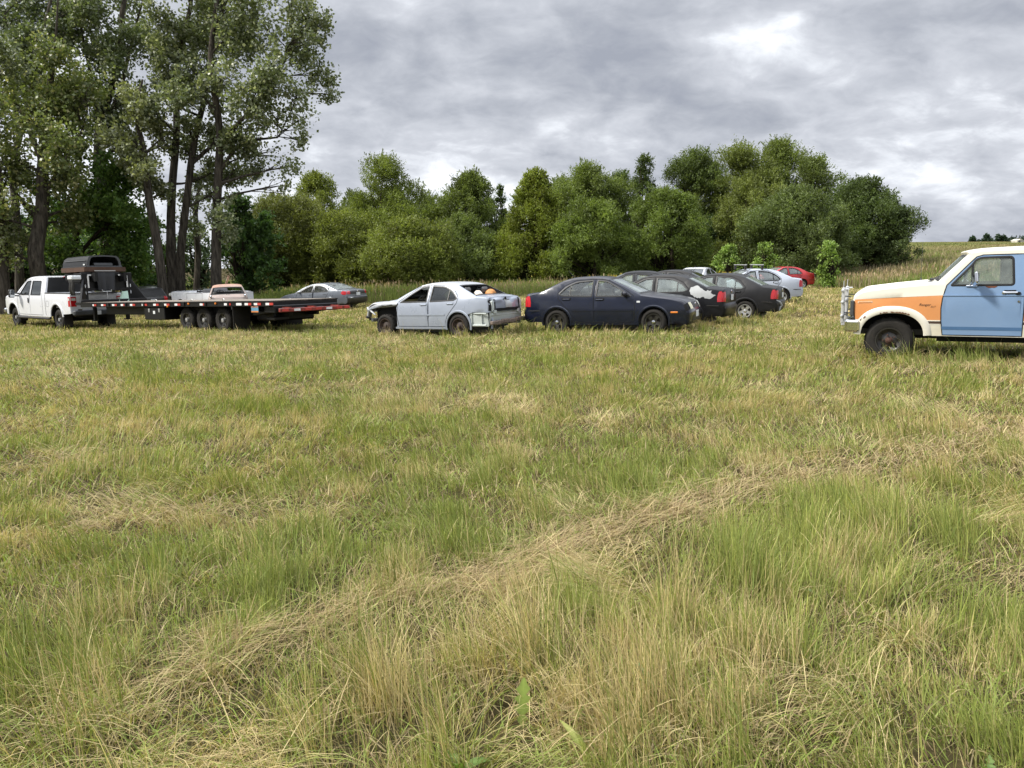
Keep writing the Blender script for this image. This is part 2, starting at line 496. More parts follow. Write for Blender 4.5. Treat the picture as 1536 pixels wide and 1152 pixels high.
class Car:
    def __init__(s, root, spec):
        s.root = root; s.sp = spec
        s.W2 = spec['W'] / 2
        s.outline()
    # half width at side position
    def y(s, x, z):
        sp = s.sp
        x = np.asarray(x, float); z = np.asarray(z, float)
        xf0, xf, af, pf = sp['front_taper']; xr0, xr, ar, pr = sp['rear_taper']
        tf = np.clip((x - xf0) / (xf - xf0), 0, 1.15); tr = np.clip((xr0 - x) / (xr0 - xr), 0, 1.15)
        plan = 1 - af * tf ** pf - ar * tr ** pr
        zm = sp.get('zmid', .55); zb = sp['belt'] + sp.get('belt_slope', 0) * x
        kl = sp.get('kl', .06); ku = sp.get('ku', .05)
        d = np.where(z < zm, -kl * ((zm - z) / zm) ** 2, -ku * (np.minimum(z, zb) - zm) ** 2 / (zb - zm) ** 2)
        w = sp.get('knee', .03)
        q = (z - zb) / w
        tum = sp['tumble'] * w * np.where(q > 30, q, np.log1p(np.exp(np.minimum(q, 30))))
        return s.W2 * (plan + d) - tum
    def outline(s):
        sp = s.sp['outline']
        runs = []; cur = []
        for p in sp:
            cur.append(p)
            if len(p) > 4 and p[4] == '!' and len(cur) > 1:
                runs.append(cur); cur = [p]
        if len(cur) > 1: runs.append(cur)
        Q = []; Rr = []; T = []
        tagc = sp[0][3]
        for run in runs:
            if len(run[0]) > 3 and run[0][3]: tagc = run[0][3]
            c = catmull([(p[0], p[1], p[2]) for p in run], s.sp.get('per', 6))
            for i, q in enumerate(c):
                if Q and i == 0: continue
                Q.append((q[0], q[1])); Rr.append(q[2])
                if len(Q) > 1: T.append(tagc)
        s.Q = np.array(Q); s.Rr = np.array(Rr); s.T = T
        t = np.zeros_like(s.Q); t[1:-1] = s.Q[2:] - s.Q[:-2]; t[0] = s.Q[1] - s.Q[0]; t[-1] = s.Q[-1] - s.Q[-2]
        t /= np.maximum(np.linalg.norm(t, axis=1), 1e-9)[:, None]
        s.Nn = np.stack([t[:, 1], -t[:, 0]], 1)
        s.P = s.Q - s.Nn * s.Rr[:, None]
        s.yi = s.y(s.P[:, 0], s.P[:, 1])
    def surf(s, i, u):
        """point on the wrap strip at float index i, cross parameter u (-1..1, + is left)"""
        i = max(0, min(len(s.Q) - 1.001, i)); a = int(i); f = i - a
        P = s.P[a] * (1 - f) + s.P[a + 1] * f; Q = s.Q[a] * (1 - f) + s.Q[a + 1] * f
        yi = s.yi[a] * (1 - f) + s.yi[a + 1] * f
        e = s.sp.get('crown', 3.0)
        h = (1 - abs(u) ** e) ** (1 / e) if abs(u) < 1 else 0.0
        p = P + (Q - P) * h
        v = Vector((p[0], yi * u, p[1]))
        d = s.sp.get('dent')
        if d: v += Vector(d(v, s.T[min(a, len(s.T) - 1)]))
        return v
    def rng(s, tagname):
        ids = [i for i, t in enumerate(s.T) if t == tagname]
        return (ids[0], ids[-1] + 1) if ids else None
    def strip(s, parts, drop=()):
        """parts: tag -> (object name, material, is_glass)"""
        groups = {}
        body = MB()
        glass_tags = {t for t, p in parts.items() if p[2]}
        tabs = list(dict.fromkeys(s.T))
        for t in tabs:
            if t in drop: continue
            a, b = s.rng(t)
            name, mt, isg = parts.get(t, (None, None, False))
            rows = list(range(a, b + 1))
            if isg:
                for i in range(a, b):
                    for j in range(len(US) - 1):
                        um = (US[j] + US[j + 1]) / 2
                        V = [s.surf(i, US[j]), s.surf(i, US[j + 1]), s.surf(i + 1, US[j + 1]), s.surf(i + 1, US[j])]
                        if abs(um) > .91: body.add(V, [(0, 1, 2, 3)], 0)
                        elif abs(um) > .88 or i == a or i == b - 1: body.add(V, [(0, 1, 2, 3)], 1)
                        elif mt is not None: groups.setdefault((name, t), (MB(), mt))[0].add(V, [(0, 1, 2, 3)], 0)
            elif name is None:
                body.grid([[s.surf(i, u) for u in US] for i in rows], 0)
            else:
                groups.setdefault((name, t), (MB(), mt))[0].grid([[s.surf(i, u) for u in US] for i in rows], 0)
                if t in ('hood', 'trunk'):
                    pass
        s.body = body
        s.parts = {}
        for (name, t), (mb, mt) in groups.items():
            if mb.V:
                o = s.weld(mb, name, mt)
                s.parts[t] = o
        return s
    def weld(s, mb, name, mt, parent=None):
        # merge duplicate vertices so smooth shading runs across
        key = {}; V = []; mp = []
        for v in mb.V:
            k = (round(v[0], 4), round(v[1], 4), round(v[2], 4))
            if k not in key: key[k] = len(V); V.append(v)
            mp.append(key[k])
        F = []; Mi = []
        for f, m in zip(mb.F, mb.M):
            g = []
            for i in f:
                if mp[i] not in g: g.append(mp[i])
            if len(g) > 2: F.append(g); Mi.append(m)
        return link_mesh(name, V, F, mt, parent or s.root, Mi, True, 40)
    def patch2d(s, poly, off, side, holes=()):
        """triangulated polygon on the body side -> verts, faces"""
        xs = [p[0] for p in poly]; zs = [p[1] for p in poly]
        g = [(x, z) for x in np.arange(min(xs) + .04, max(xs), .09) for z in np.arange(min(zs) + .04, max(zs), .09)]
        if g:
            ga = np.array(g); g = [tuple(q) for q, k in zip(g, in_poly(ga[:, 0], ga[:, 1], poly)) if k]
        P, T = cdt([poly] + list(holes), (), g)
        ctr = np.array([P[list(t)].mean(0) for t in T])
        keep = in_poly(ctr[:, 0], ctr[:, 1], poly)
        for h in holes: keep &= ~in_poly(ctr[:, 0], ctr[:, 1], h)
        yy = (s.y(P[:, 0], P[:, 1]) + off) * side
        V = [(p[0], q, p[1]) for p, q in zip(P, yy)]
        F = [(t if side < 0 else t[::-1]) for t, k in zip(T, keep) if k]
        # orient outward
        return V, F
    def side_patch(s, mb, poly, off, side, m=0, thick=True):
        V, F = s.patch2d(poly, off, side)
        mb.add(V, F, m)
        if thick:
            n = len(poly)
            a = [(p[0], (float(s.y(p[0], p[1])) + off) * side, p[1]) for p in poly]
            b = [(p[0], (float(s.y(p[0], p[1])) - .01) * side, p[1]) for p in poly]
            mb.add(a + b, [(i, (i + 1) % n, n + (i + 1) % n, n + i) for i in range(n)], m)
        return mb
    def strip_patch(s, mb, tagname, f0, f1, u0, u1, off=.006, m=0, n=6):
        a, b = s.rng(tagname)
        rows = []
        for i in range(n + 1):
            t = a + (b - a) * (f0 + (f1 - f0) * i / n)
            row = []
            for j in range(n + 1):
                u = u0 + (u1 - u0) * j / n
                p = s.surf(t, u)
                du = s.surf(t, min(1, u + .01)) - s.surf(t, max(-1, u - .01))
                dt = s.surf(min(t + .05, len(s.Q) - 1.01), u) - s.surf(t - .05, u)
                nn = dt.cross(du) if True else 0
                if nn.length > 1e-12: nn.normalize()
                c = Vector((p.x, 0, p.z)) - Vector((0, 0, .6)); 
                if nn.dot(Vector((p.x, p.y, p.z - .6))) < 0: nn = -nn
                row.append(p + nn * off)
            rows.append(row)
        mb.grid(rows, m)
        return mb
    def side_outline(s, side):
        sp = s.sp
        pts = [tuple(p) for p in s.P]
        # drop samples that would fold back
        zf, zr, zs = sp['bottoms']     # front overhang, rear overhang, sill
        out = list(pts)
        ar = sp['arches']['rear']; af = sp['arches']['front']
        out += [(ar[0][0], zr)] + ar[1:-1] + [(ar[-1][0], zs), (af[0][0], zs)] + af[1:-1] + [(af[-1][0], zf)]
        return out
    def side(s, side, mats, zones=(), doors=(), windows=(), cut=(), lines=()):
        """mats[0] body paint; zones: (poly, material index); doors: dicts; windows: dicts"""
        sp = s.sp
        ol = s.side_outline(side)
        loops = [ol] + [w['poly'] for w in windows] + [z[0] for z in zones] + [c for c in cut]
        dl = [d['poly'] for d in doors]
        xs = [p[0] for p in ol]; zs = [p[1] for p in ol]
        g = [(x, z) for x in np.arange(min(xs) + .03, max(xs), .085) for z in np.arange(min(zs) + .03, max(zs), .085)]
        ga = np.array(g); k = in_poly(ga[:, 0], ga[:, 1], ol)
        for w in windows: k &= ~in_poly(ga[:, 0], ga[:, 1], w['poly'])
        P, T = cdt(loops + dl, lines, [tuple(q) for q in ga[k]])
        ctr = np.array([P[list(t)].mean(0) for t in T])
        keep = in_poly(ctr[:, 0], ctr[:, 1], ol)
        for w in windows: keep &= ~in_poly(ctr[:, 0], ctr[:, 1], w['poly'])
        for c in cut: keep &= ~in_poly(ctr[:, 0], ctr[:, 1], c)
        mi = np.zeros(len(T), int)
        for (zp, m) in zones: mi[in_poly(ctr[:, 0], ctr[:, 1], zp)] = m
        grp = np.full(len(T), -1)
        for i, d in enumerate(doors): grp[in_poly(ctr[:, 0], ctr[:, 1], d['poly'])] = i
        yy = s.y(P[:, 0], P[:, 1]) * side
        V = [(p[0], q, p[1]) for p, q in zip(P, yy)]
        def sub(gi):
            ids = [i for i in range(len(T)) if keep[i] and grp[i] == gi]
            used = sorted({v for i in ids for v in T[i]}); mp = {v: j for j, v in enumerate(used)}
            return [V[v] for v in used], [tuple(mp[v] for v in (T[i] if side < 0 else T[i][::-1])) for i in ids], [int(mi[i]) for i in ids]
        Vb, Fb, Mb_ = sub(-1)
        off = s.sp.get('mat_shift', 0)
        s.body.add(Vb, Fb)
        s.body.M[-len(Fb):] = [s.zone_slot(m) for m in Mb_]
        res = []
        for i, d in enumerate(doors):
            Vd, Fd, Md = sub(i)
            o = link_mesh('door', Vd, Fd, d.get('mats', mats), s.root, Md if not d.get('mats') else [0] * len(Fd), True, 40)
            res.append(o)
            # panel gap
            s.ribbon(d['poly'], .007, .0025, side, 2)
        wo = []
        for w in windows:
            par = res[w['door']] if 'door' in w else s.root
            wo.append(s.window(w, side, par))
        return res, wo
    def zone_slot(s, m): return m if m == 0 else m + 3
    def ribbon(s, poly, hw, off, side, m, closed=True):
        n = len(poly)
        P = [Vector(p[:2]) for p in poly]
        # resample
        Rs = []
        for i in range(n if closed else n - 1):
            a = P[i]; b = P[(i + 1) % n]; k = max(1, int((b - a).length / .1))
            for j in range(k): Rs.append(a + (b - a) * j / k)
        if not closed: Rs.append(P[-1])
        q = len(Rs); rows = []
        for i in range(q):
            a = Rs[i - 1] if (closed or i > 0) else Rs[0]; b = Rs[(i + 1) % q] if (closed or i < q - 1) else Rs[-1]
            t = (b - a); t = t.normalized() if t.length > 1e-9 else Vector((1, 0)); nn = Vector((t.y, -t.x))
            rr = []
            for sg in (-1, 1):
                p = Rs[i] + nn * hw * sg
                rr.append((p.x, (float(s.y(p.x, p.y)) + off) * side, p.y))
            rows.append(rr)
        if closed: rows.append(rows[0])
        s.body.grid(rows, m)
    def window(s, w, side, parent):
        poly = w['poly']
        if area2(poly) < 0: poly = poly[::-1]
        mb = MB()
        if w.get('glass') is not None:
            V, F = s.patch2d(poly, -.016, side); mb.add(V, F, 0)
        wd = w.get('seal', .02)
        op = offset_poly(poly, w.get('seal_out', .012)); ip = offset_poly(poly, -wd); n = len(poly)
        rows = []
        for k in range(n + 1):
            i = k % n
            r = []
            for (q, off) in ((op[i], .002), (poly[i], .006), (ip[i], .004), (ip[i], -.02)):
                r.append((q[0], (float(s.y(q[0], q[1])) + off) * side, q[1]))
            rows.append(r)
        mb.grid(rows, 1, flip=side > 0)
        for bar in w.get('bars', ()):
            (x0, z0), (x1, z1), hw = bar
            d = Vector((x1 - x0, z1 - z0)).normalized(); nn = Vector((-d.y, d.x)) * hw
            q = [(x0 - nn.x, z0 - nn.y), (x1 - nn.x, z1 - nn.y), (x1 + nn.x, z1 + nn.y), (x0 + nn.x, z0 + nn.y)]
            mb.add([(p[0], (float(s.y(p[0], p[1])) + .001) * side, p[1]) for p in q], [(0, 1, 2, 3)], 1)
        return link_mesh('window', mb.V, mb.F, [w.get('glass') or M['seal'], w.get('seal_mat', M['seal'])], parent, mb.M, True, 40)
    def flare(s, key, side, w=.05, bulge=.016, m=0, depth=.24, liner=True):
        a = s.sp['arches'][key]
        if area2(a) > 0: aa = a
        n = len(a); rows = []; lin = []
        cx = sum(p[0] for p in a) / n; cz = min(p[1] for p in a)
        for i, p in enumerate(a):
            b = Vector(a[min(i + 1, n - 1)]) - Vector(a[max(i - 1, 0)]); b.normalize()
            nn = Vector((-b.y, b.x))
            if nn.dot(Vector((p[0] - cx, p[1] - cz))) < 0: nn = -nn
            r = []
            for (d, o) in ((0, -.01), (-.002, bulge * .8), (.008, bulge), (w * .75, bulge * .9), (w, .0015)):
                q = Vector(p) + nn * d
                r.append((q.x, (float(s.y(q.x, q.y)) + o) * side, q.y))
            rows.append(r)
            yy = float(s.y(p[0], p[1]))
            lin.append([(p[0], yy * side, p[1]), (p[0] + nn.x * .03, (yy - depth) * side, p[1] + nn.y * .03)])
        s.body.grid(rows, m, flip=side < 0)
        if liner:
            s.body.grid(lin, 3)
            # inner wall of the wheel well
            V = [(l[1]) for l in lin]
            s.body.add(V, [tuple(range(len(V)))], 3)
    def finish_body(s, mats):
        """mats: [paint, seal, gap, liner] + zone materials"""
        return s.weld(s.body, 'body', mats)
    def interior(s, x0, x1, zf, zb, wy, seats, dash, wheel_left=True, seat_mat=None, head=True, steer=True):
        mb = MB()
        mb.box(((x0 + x1) / 2, 0, zf), (x1 - x0, wy * 2, .04))
        for sg in (-1, 1): mb.box(((x0 + x1) / 2, sg * wy, (zf + zb) / 2), (x1 - x0, .03, zb - zf - .05))
        mb.box((x1, 0, (zf + zb) / 2), (.04, wy * 2, zb - zf)); mb.box((x0, 0, (zf + zb) / 2), (.04, wy * 2, zb - zf))
        mb.box(((s.sp['wheel_x'][0] + s.sp['wheel_x'][1]) / 2, 0, zf - .07), (s.sp['wheel_x'][0] - s.sp['wheel_x'][1] + .9, wy * 1.5, .09))
        mb.build('interior', M['interior'], s.root, False)
        sm = seat_mat or M['seat']
        for (sx, sy, sw, full) in seats:
            q = MB()
            q.box((sx + .22, sy, zf + .24), (.52, sw, .18), bev=.05)
            ry = Matrix.Rotation(-.28, 3, 'Y')
            q.box((sx - .10, sy, zf + .56), (.16, sw, .62), ry, bev=.06)
            if head:
                for hy in ([0] if not full else [-sw * .3, sw * .3]):
                    q.box((sx - .20, sy + hy, zf + .96), (.10, .26, .17), ry, bev=.04)
            q.build('seat', sm, s.root)
        if dash:
            d = MB(); dx, dz = dash
            d.box((dx, 0, dz - .12), (.34, wy * 1.95, .26), bev=.07)
            d.build('dashboard', M['interior'], s.root)
            if steer:
                st = MB(); c = Vector((dx - .30, .36 if wheel_left else -.36, dz + .02))
                rot = Matrix.Rotation(R(62), 3, 'Y')
                ring = [c + rot @ Vector((.185 * math.cos(t), .185 * math.sin(t), 0)) for t in np.linspace(0, 2 * PI, 25)]
                st.tube(ring, .016, 6, False)
                st.box(c, (.12, .34, .02), rot); st.box(c, (.3, .05, .02), rot)
                st.tube([c, (dx, c.y, dz - .1)], .03, 6)
                st.build('steering_wheel', M['plastic'], s.root)
    def wheel(s, x, z, side, kind, Rt=.316, wt=.195, Ri=.2, inset=.02, yoff=None, mats=None, steer=0):
        y = (yoff if yoff is not None else s.W2 - inset) * side
        make_wheel(s.root, (x, y, z), side, kind, Rt, wt, Ri, mats, steer)

def make_wheel(root, loc, side, kind, Rt, wt, Ri, mats=None, steer=0):
    h = wt
    mb = MB()
    k = Rt - Ri
    prof = [(Ri, -.01), (Ri + .012, .004), (Ri + k * .35, .018), (Ri + k * .62, .014), (Ri + k * .66, .008), (Ri + k * .85, -.004), (Rt - .012, -.02), (Rt, -.045), (Rt, -h * .47),
            (Rt - .006, -h * .5), (Rt, -h * .53), (Rt, -h + .04), (Rt - .015, -h + .02), (Ri + k * .5, -h), (Ri, -h + .01)]
    mb.lathe(prof, n=40)
    # tread blocks
    nb = 44
    for i in range(nb):
        a = 2 * PI * i / nb
        c = Vector((math.cos(a) * (Rt + .001), -h * (.27 if i % 2 else .73), math.sin(a) * (Rt + .001)))
        mb.box(c, (.012, h * .42, Rt * .09), Matrix.Rotation(-a, 3, 'Y'))
    t = mb.build('wheel', M['rubber'], root, True, 30)
    t.location = loc
    t.rotation_euler = (0, 0, (0 if side > 0 else PI) + steer)
    fm, cm = {'alloy_black': (M['rim_black'], M['chrome']), 'alloy': (M['alloy'], M['alloy']), 'steel': (M['rim_rust'], M['rim_rust']),
              'truck_black': (M['rim_black'], M['steel']), 'steel_black': (M['rim_black'], M['hub_rust'])}[kind]
    r = MB()
    r.lathe([(Ri + .008, .0), (Ri + .006, .012), (Ri - .012, .010), (Ri - .022, -.012), (Ri - .03, -.05), (Ri - .035, -h + .03)], n=36)
    holes = []
    if kind in ('alloy_black', 'alloy'):
        for j in range(5):
            a = 2 * PI * j / 5 + .3
            r0, r1 = Ri * .46, Ri * .86
            hp = [(r0, a - .16), (r0 * 1.0, a + .16), (r1, a + .36), (r1 * 1.03, a), (r1, a - .36)]
            holes.append([(q * math.cos(t_), q * math.sin(t_)) for q, t_ in hp])
    elif kind == 'truck_black':
        for j in range(8):
            a = 2 * PI * j / 8
            r0, r1 = Ri * .58, Ri * .88
            hp = [(r0, a - .12), (r0, a + .12), (r1, a + .2), (r1, a - .2)]
            holes.append([(q * math.cos(t_), q * math.sin(t_)) for q, t_ in hp])
    else:
        nh = 10 if kind == 'steel' else 8
        for j in range(nh):
            a = 2 * PI * j / nh
            c = (Ri * .70 * math.cos(a), Ri * .70 * math.sin(a))
            holes.append([(c[0] + Ri * .11 * math.cos(t_), c[1] + Ri * .11 * math.sin(t_)) for t_ in np.linspace(0, 2 * PI, 8, endpoint=False)])
    outer = [((Ri - .02) * math.cos(t_), (Ri - .02) * math.sin(t_)) for t_ in np.linspace(0, 2 * PI, 36, endpoint=False)]
    inner = [(Ri * .3 * math.cos(t_), Ri * .3 * math.sin(t_)) for t_ in np.linspace(0, 2 * PI, 16, endpoint=False)]
    P, T = cdt([outer, inner] + holes)
    ctr = np.array([P[list(t_)].mean(0) for t_ in T])
    keep = in_poly(ctr[:, 0], ctr[:, 1], outer)
    for hh in holes: keep &= ~in_poly(ctr[:, 0], ctr[:, 1], hh)
    rr = np.linalg.norm(P, axis=1) / Ri
    if kind in ('alloy', 'alloy_black'): yy = -.012 - .016 * (1 - rr) * 0 - .02 * np.exp(-((rr - .3) / .25) ** 2) * 0 - .012 * (rr < .35)
    elif kind == 'truck_black': yy = -.03 - .03 * (1 - rr)
    else: yy = np.where(rr > .55, -.035 - .02 * np.cos((rr - .55) * 7), -.055 + .03 * (rr < .4))
    V = [(p[0], q, p[1]) for p, q in zip(P, yy)]
    F = [t_ for t_, kk in zip(T, keep) if kk]
    r.add(V, F)
    for hh in holes:
        n = len(hh); a = []; 
        for p in hh:
            q = np.argmin(np.sum((P - np.array(p)) ** 2, 1)); a.append((p[0], yy[q], p[1]))
        b = [(p[0], p[1] - .03, p[2]) for p in a]
        r.add(a + b, [(i, (i + 1) % n, n + (i + 1) % n, n + i) for i in range(n)])
    rim = r.build('rim', fm, t, True, 30)
    b = MB()
    b.lathe([(Ri * .9, -.07), (Ri * .88, -.065), (.001, -.06)], n=24)
    b.build('brake_drum', M['brake'], t)
    c = MB()
    if kind in ('steel_black',):
        c.lathe([(Ri * .31, -.04), (Ri * .29, -.02), (Ri * .17, -.01), (Ri * .15, .03), (.001, .035)], n=20)
        for j in range(5):
            a = 2 * PI * j / 5
            c.lathe([(.012, -.03), (.012, .012), (.001, .014)], (Ri * .45 * math.cos(a), 0, Ri * .45 * math.sin(a)), 8)
    elif kind == 'truck_black':
        c.lathe([(Ri * .3, -.05), (Ri * .28, .01), (.001, .02)], n=20)
    else:
        c.lathe([(Ri * .22, -.03), (Ri * .21, .0), (Ri * .12, .008), (.001, .01)], n=20)
    c.build('hub_cap', cm, t)
    return t

def place(root, X, Y, heading, dz=0.0, wb=2.5, tr=1.5, sink=.03):
    """sit a vehicle on the ground with the slope under its wheels"""
    h = Vector((math.cos(heading), math.sin(heading)))
    l = Vector((-h.y, h.x))
    zf = gzf(X + h.x * wb / 2, Y + h.y * wb / 2); zr = gzf(X - h.x * wb / 2, Y - h.y * wb / 2)
    zl = gzf(X + l.x * tr / 2, Y + l.y * tr / 2); zq = gzf(X - l.x * tr / 2, Y - l.y * tr / 2)
    f = Vector((h.x * wb, h.y * wb, zf - zr)).normalized()
    s_ = Vector((l.x * tr, l.y * tr, zl - zq)).normalized()
    u = f.cross(s_).normalized(); s_ = u.cross(f).normalized()
    m = Matrix((f, s_, u)).transposed()
    root.rotation_euler = m.to_euler()
    root.location = (X, Y, (zf + zr) / 2 + dz - sink)
# ---------------------------------------------------------------- four-door sedans
SEDAN = dict(
  W=1.735, belt=.94, belt_slope=-.025, tumble=.50, ku=.045, kl=.07, zmid=.56, crown=3.2,
  front_taper=(1.15, 2.17, .17, 2.5), rear_taper=(-1.2, -2.2, .17, 2.4),
  bottoms=(.25, .30, .22), wheel_x=(1.30, -1.21),
  outline=[(2.08, .205, .04, 'bumper'), (2.15, .25, .09), (2.19, .38, .12), (2.20, .52, .13), (2.18, .60, .12, '!'),
           (2.18, .60, .12, 'grille', ), (2.15, .68, .12), (2.09, .775, .10, '', '!'),
           (2.09, .775, .10, 'hood'), (2.00, .828, .08), (1.72, .895, .06), (1.30, .952, .055), (.98, .995, .05, '', '!'),
           (.98, .995, .05, 'windshield'), (.56, 1.205, .05), (.14, 1.388, .055, '', '!'),
           (.14, 1.388, .055, 'roof'), (-.12, 1.432, .06), (-.45, 1.446, .06), (-.85, 1.422, .06), (-1.10, 1.362, .055, '', '!'),
           (-1.10, 1.362, .055, 'rear_window'), (-1.40, 1.225, .05), (-1.70, 1.085, .05, '', '!'),
           (-1.70, 1.085, .05, 'trunk'), (-1.9, 1.068, .055), (-2.09, 1.045, .08, '', '!'),
           (-2.09, 1.045, .08, 'tail'), (-2.145, .97, .11), (-2.17, .80, .12), (-2.165, .665, .12, '', '!'),
           (-2.165, .665, .12, 'rear_bumper'), (-2.205, .62, .13), (-2.215, .47, .13), (-2.16, .32, .10), (-2.05, .27, .05, '', '!')],
)
def fix_outline(ol):
    out = []
    for p in ol:
        p = tuple(p)
        if len(p) == 4 and p[3] == '!': p = (p[0], p[1], p[2], '', '!')
        if len(p) == 3: p = p + ('', '')
        if len(p) == 4: p = p + ('',)
        out.append(p)
    # collapse repeated points into corner points carrying both flags
    res = []
    for p in out:
        if res and abs(res[-1][0] - p[0]) < 1e-9 and abs(res[-1][1] - p[1]) < 1e-9:
            q = res[-1]; res[-1] = (q[0], q[1], q[2], p[3] or q[3], '!')
        else: res.append(p)
    return res
F_WIN = [(.745, .932, .01), (.385, 1.160, .05), (.09, 1.318, .05), (-.155, 1.346, .03), (-.165, .940, .02)]
R_WIN = [(-.275, .940, .02), (-.27, 1.346, .03), (-.70, 1.318, .10), (-.97, 1.205, .12), (-1.16, 1.02, .03), (-1.06, .965, .03)]
F_DOOR = [(.80, .30), (.84, .62), (.83, .80), (.79, .965), (.46, 1.165), (.14, 1.332), (-.04, 1.362), (-.21, 1.374), (-.222, .96), (-.222, .30)]
R_DOOR = [(-.222, .30), (-.222, .96), (-.21, 1.374), (-.74, 1.345), (-1.01, 1.225), (-1.19, 1.04), (-1.16, .90), (-1.0, .72), (-.86, .56), (-.80, .42), (-.80, .30)]

def sedan(root, paint, hood=None, roof=None, deck=None, wheels='alloy', glass='glass', glass_rear=None, side_glass=None,
          wreck=False, bump=None, headlights='head_clear', drop_corner=False, seat_mat=None, emblem=True, plate=None, right_lights=True, antenna=True, molding=None, steer=0, loose=0):
    sp = dict(SEDAN); sp['outline'] = fix_outline(SEDAN['outline'])
    ar = {'front': arch_pts(1.30, .31, .365, .365, .22), 'rear': arch_pts(-1.21, .31, .365, .365, .22)}
    sp['arches'] = ar
    if wreck:
        def dent(v, t):
            x, y, z = v
            if t in ('trunk', 'tail') and x < -1.85:
                w = sstep(-1.85, -2.1, x) if x < -1.85 else 0
                k = float(w) * math.exp(-((z - .98) / .09) ** 2)
                n = float(vnoise(np.array([y * 6.0 + 3]), np.array([z * 7.0 + x * 4]), 5)[0]) - .5
                crease = math.exp(-((y + .12) / .20) ** 2) * .07 + math.exp(-((y - .5) / .16) ** 2) * .03
                return (k * (crease + n * .10), 0, -k * (crease * .5 + n * .05) + float(w) * .012 * n)
            if t == 'hood':
                w = float(sstep(1.0, 1.5, x))
                n = float(vnoise(np.array([y * 3 + 9]), np.array([x * 4]), 8)[0]) - .5
                return (0, 0, w * (.045 + n * .07))
            return (0, 0, 0)
        sp['dent'] = dent
    c = Car(root, sp)
    G = M[glass]; GR = M[glass_rear or glass]; GS = M[side_glass or glass]
    drop = ('bumper', 'grille', 'rear_bumper') if wreck else ()
    parts = {'bumper': ('bumper', bump or paint, False), 'hood': ('hood', hood or paint, False),
             'windshield': ('windshield', G, True), 'rear_window': ('rear_window', None if wreck else GR, True),
             'trunk': ('trunk_lid', deck or paint, False), 'rear_bumper': ('bumper', bump or paint, False)}
    if roof: parts['roof'] = ('roof', roof, False)
    c.strip(parts, drop)
    fw = dict(poly=round_poly(F_WIN), glass=None if wreck else GS, door=0)
    rw = dict(poly=round_poly(R_WIN), glass=GS, door=1, bars=[((-.86, .95), (-.86, 1.26), .013)])
    doors = [dict(poly=F_DOOR), dict(poly=R_DOOR)]
    cuts = []
    if wreck:
        cuts = [[(.86, .15), (.86, .80), (.80, .905), (1.2, .875), (1.9, .74), (2.4, .62), (2.4, .15)],
                [(-2.5, .15), (-2.5, .66), (-1.66, .66), (-1.50, .60), (-1.55, .34), (-1.55, .15)]]
    for sd in (1, -1):
        frw = dict(fw)
        if wreck and sd < 0: frw['glass'] = None
        dd, ww = c.side(sd, [paint], (), doors, [frw, rw], cuts)
        for k, o in enumerate(dd):
            h = MB(); hx = (-.07, -.95)[k]; hz = (.862, .882)[k]
            y0 = float(c.y(hx, hz))
            h.box((hx, (y0 + .008) * sd, hz), (.20, .03, .032), bev=.012)
            h.box((hx + .005, (y0 - .002) * sd, hz + .002), (.24, .012, .075), bev=.005, m=1)
            h.build('handle', [paint, M['gap'] if not wreck else paint], o)
        mo = MB()
        c.side_patch(mo, [(-.78, .585), (-.78, .622), (.79, .622), (.79, .585)], .010, sd)
        mo.build('side_moulding', molding or paint, root, True, 20)
        si = MB()
        c.side_patch(si, [(-.82, .235), (-.82, .285), (.90, .285), (.90, .235)], .014, sd)
        si.build('sill', paint, root, True, 20)
        if not wreck: c.flare('front', sd, .045, .016)
        c.flare('rear', sd, .05, .018)
        if not (wreck):
            m_ = MB(); y0 = float(c.y(.62, .97))
            m_.box((.60, (y0 + .09) * sd, 1.0), (.11, .19, .125), bev=.045)
            m_.box((.63, (y0 + .0) * sd, .965), (.06, .08, .035), bev=.01)
            mm = m_.build('wing_mirror', paint if sd > 0 else (hood or paint), root)
            m_ = MB(); m_.box((.543, (y0 + .09) * sd, 1.0), (.006, .15, .09)); m_.build('mirror_glass', M['mirror'], mm)
        # tail lights wrap the corner
        a, b = c.rng('tail')
        zz = c.P[a:b + 1, 1]; xx = c.P[a:b + 1, 0]
        def edge(z): return float(np.interp(z, zz[::-1], xx[::-1]))
        if not wreck:
            t = MB()
            c.side_patch(t, [(-1.95, .70), (-1.945, .80), (-1.965, .93), (-1.99, .975), (edge(.975), .975), (edge(.85), .85), (edge(.70), .70)], .008, sd)
            c.strip_patch(t, 'tail', .30, .92, 1.0 * sd, .84 * sd, .008)
            t.build('tail_light', M['tail_red'], root, True, 60)
    # panel gaps across the body
    for tg, u in (('hood', .90), ('trunk', .92)):
        if wreck and tg == 'hood': continue
        a, b = c.rng(tg)
        for sg in (-1, 1):
            rows = []
            for i in range(a, b + 1):
                p = c.surf(i, u * sg); q = c.surf(i, (u + .012) * sg)
                rows.append([p + Vector((0, 0, .003)), q + Vector((0, 0, .003))])
            c.body.grid(rows, 2)
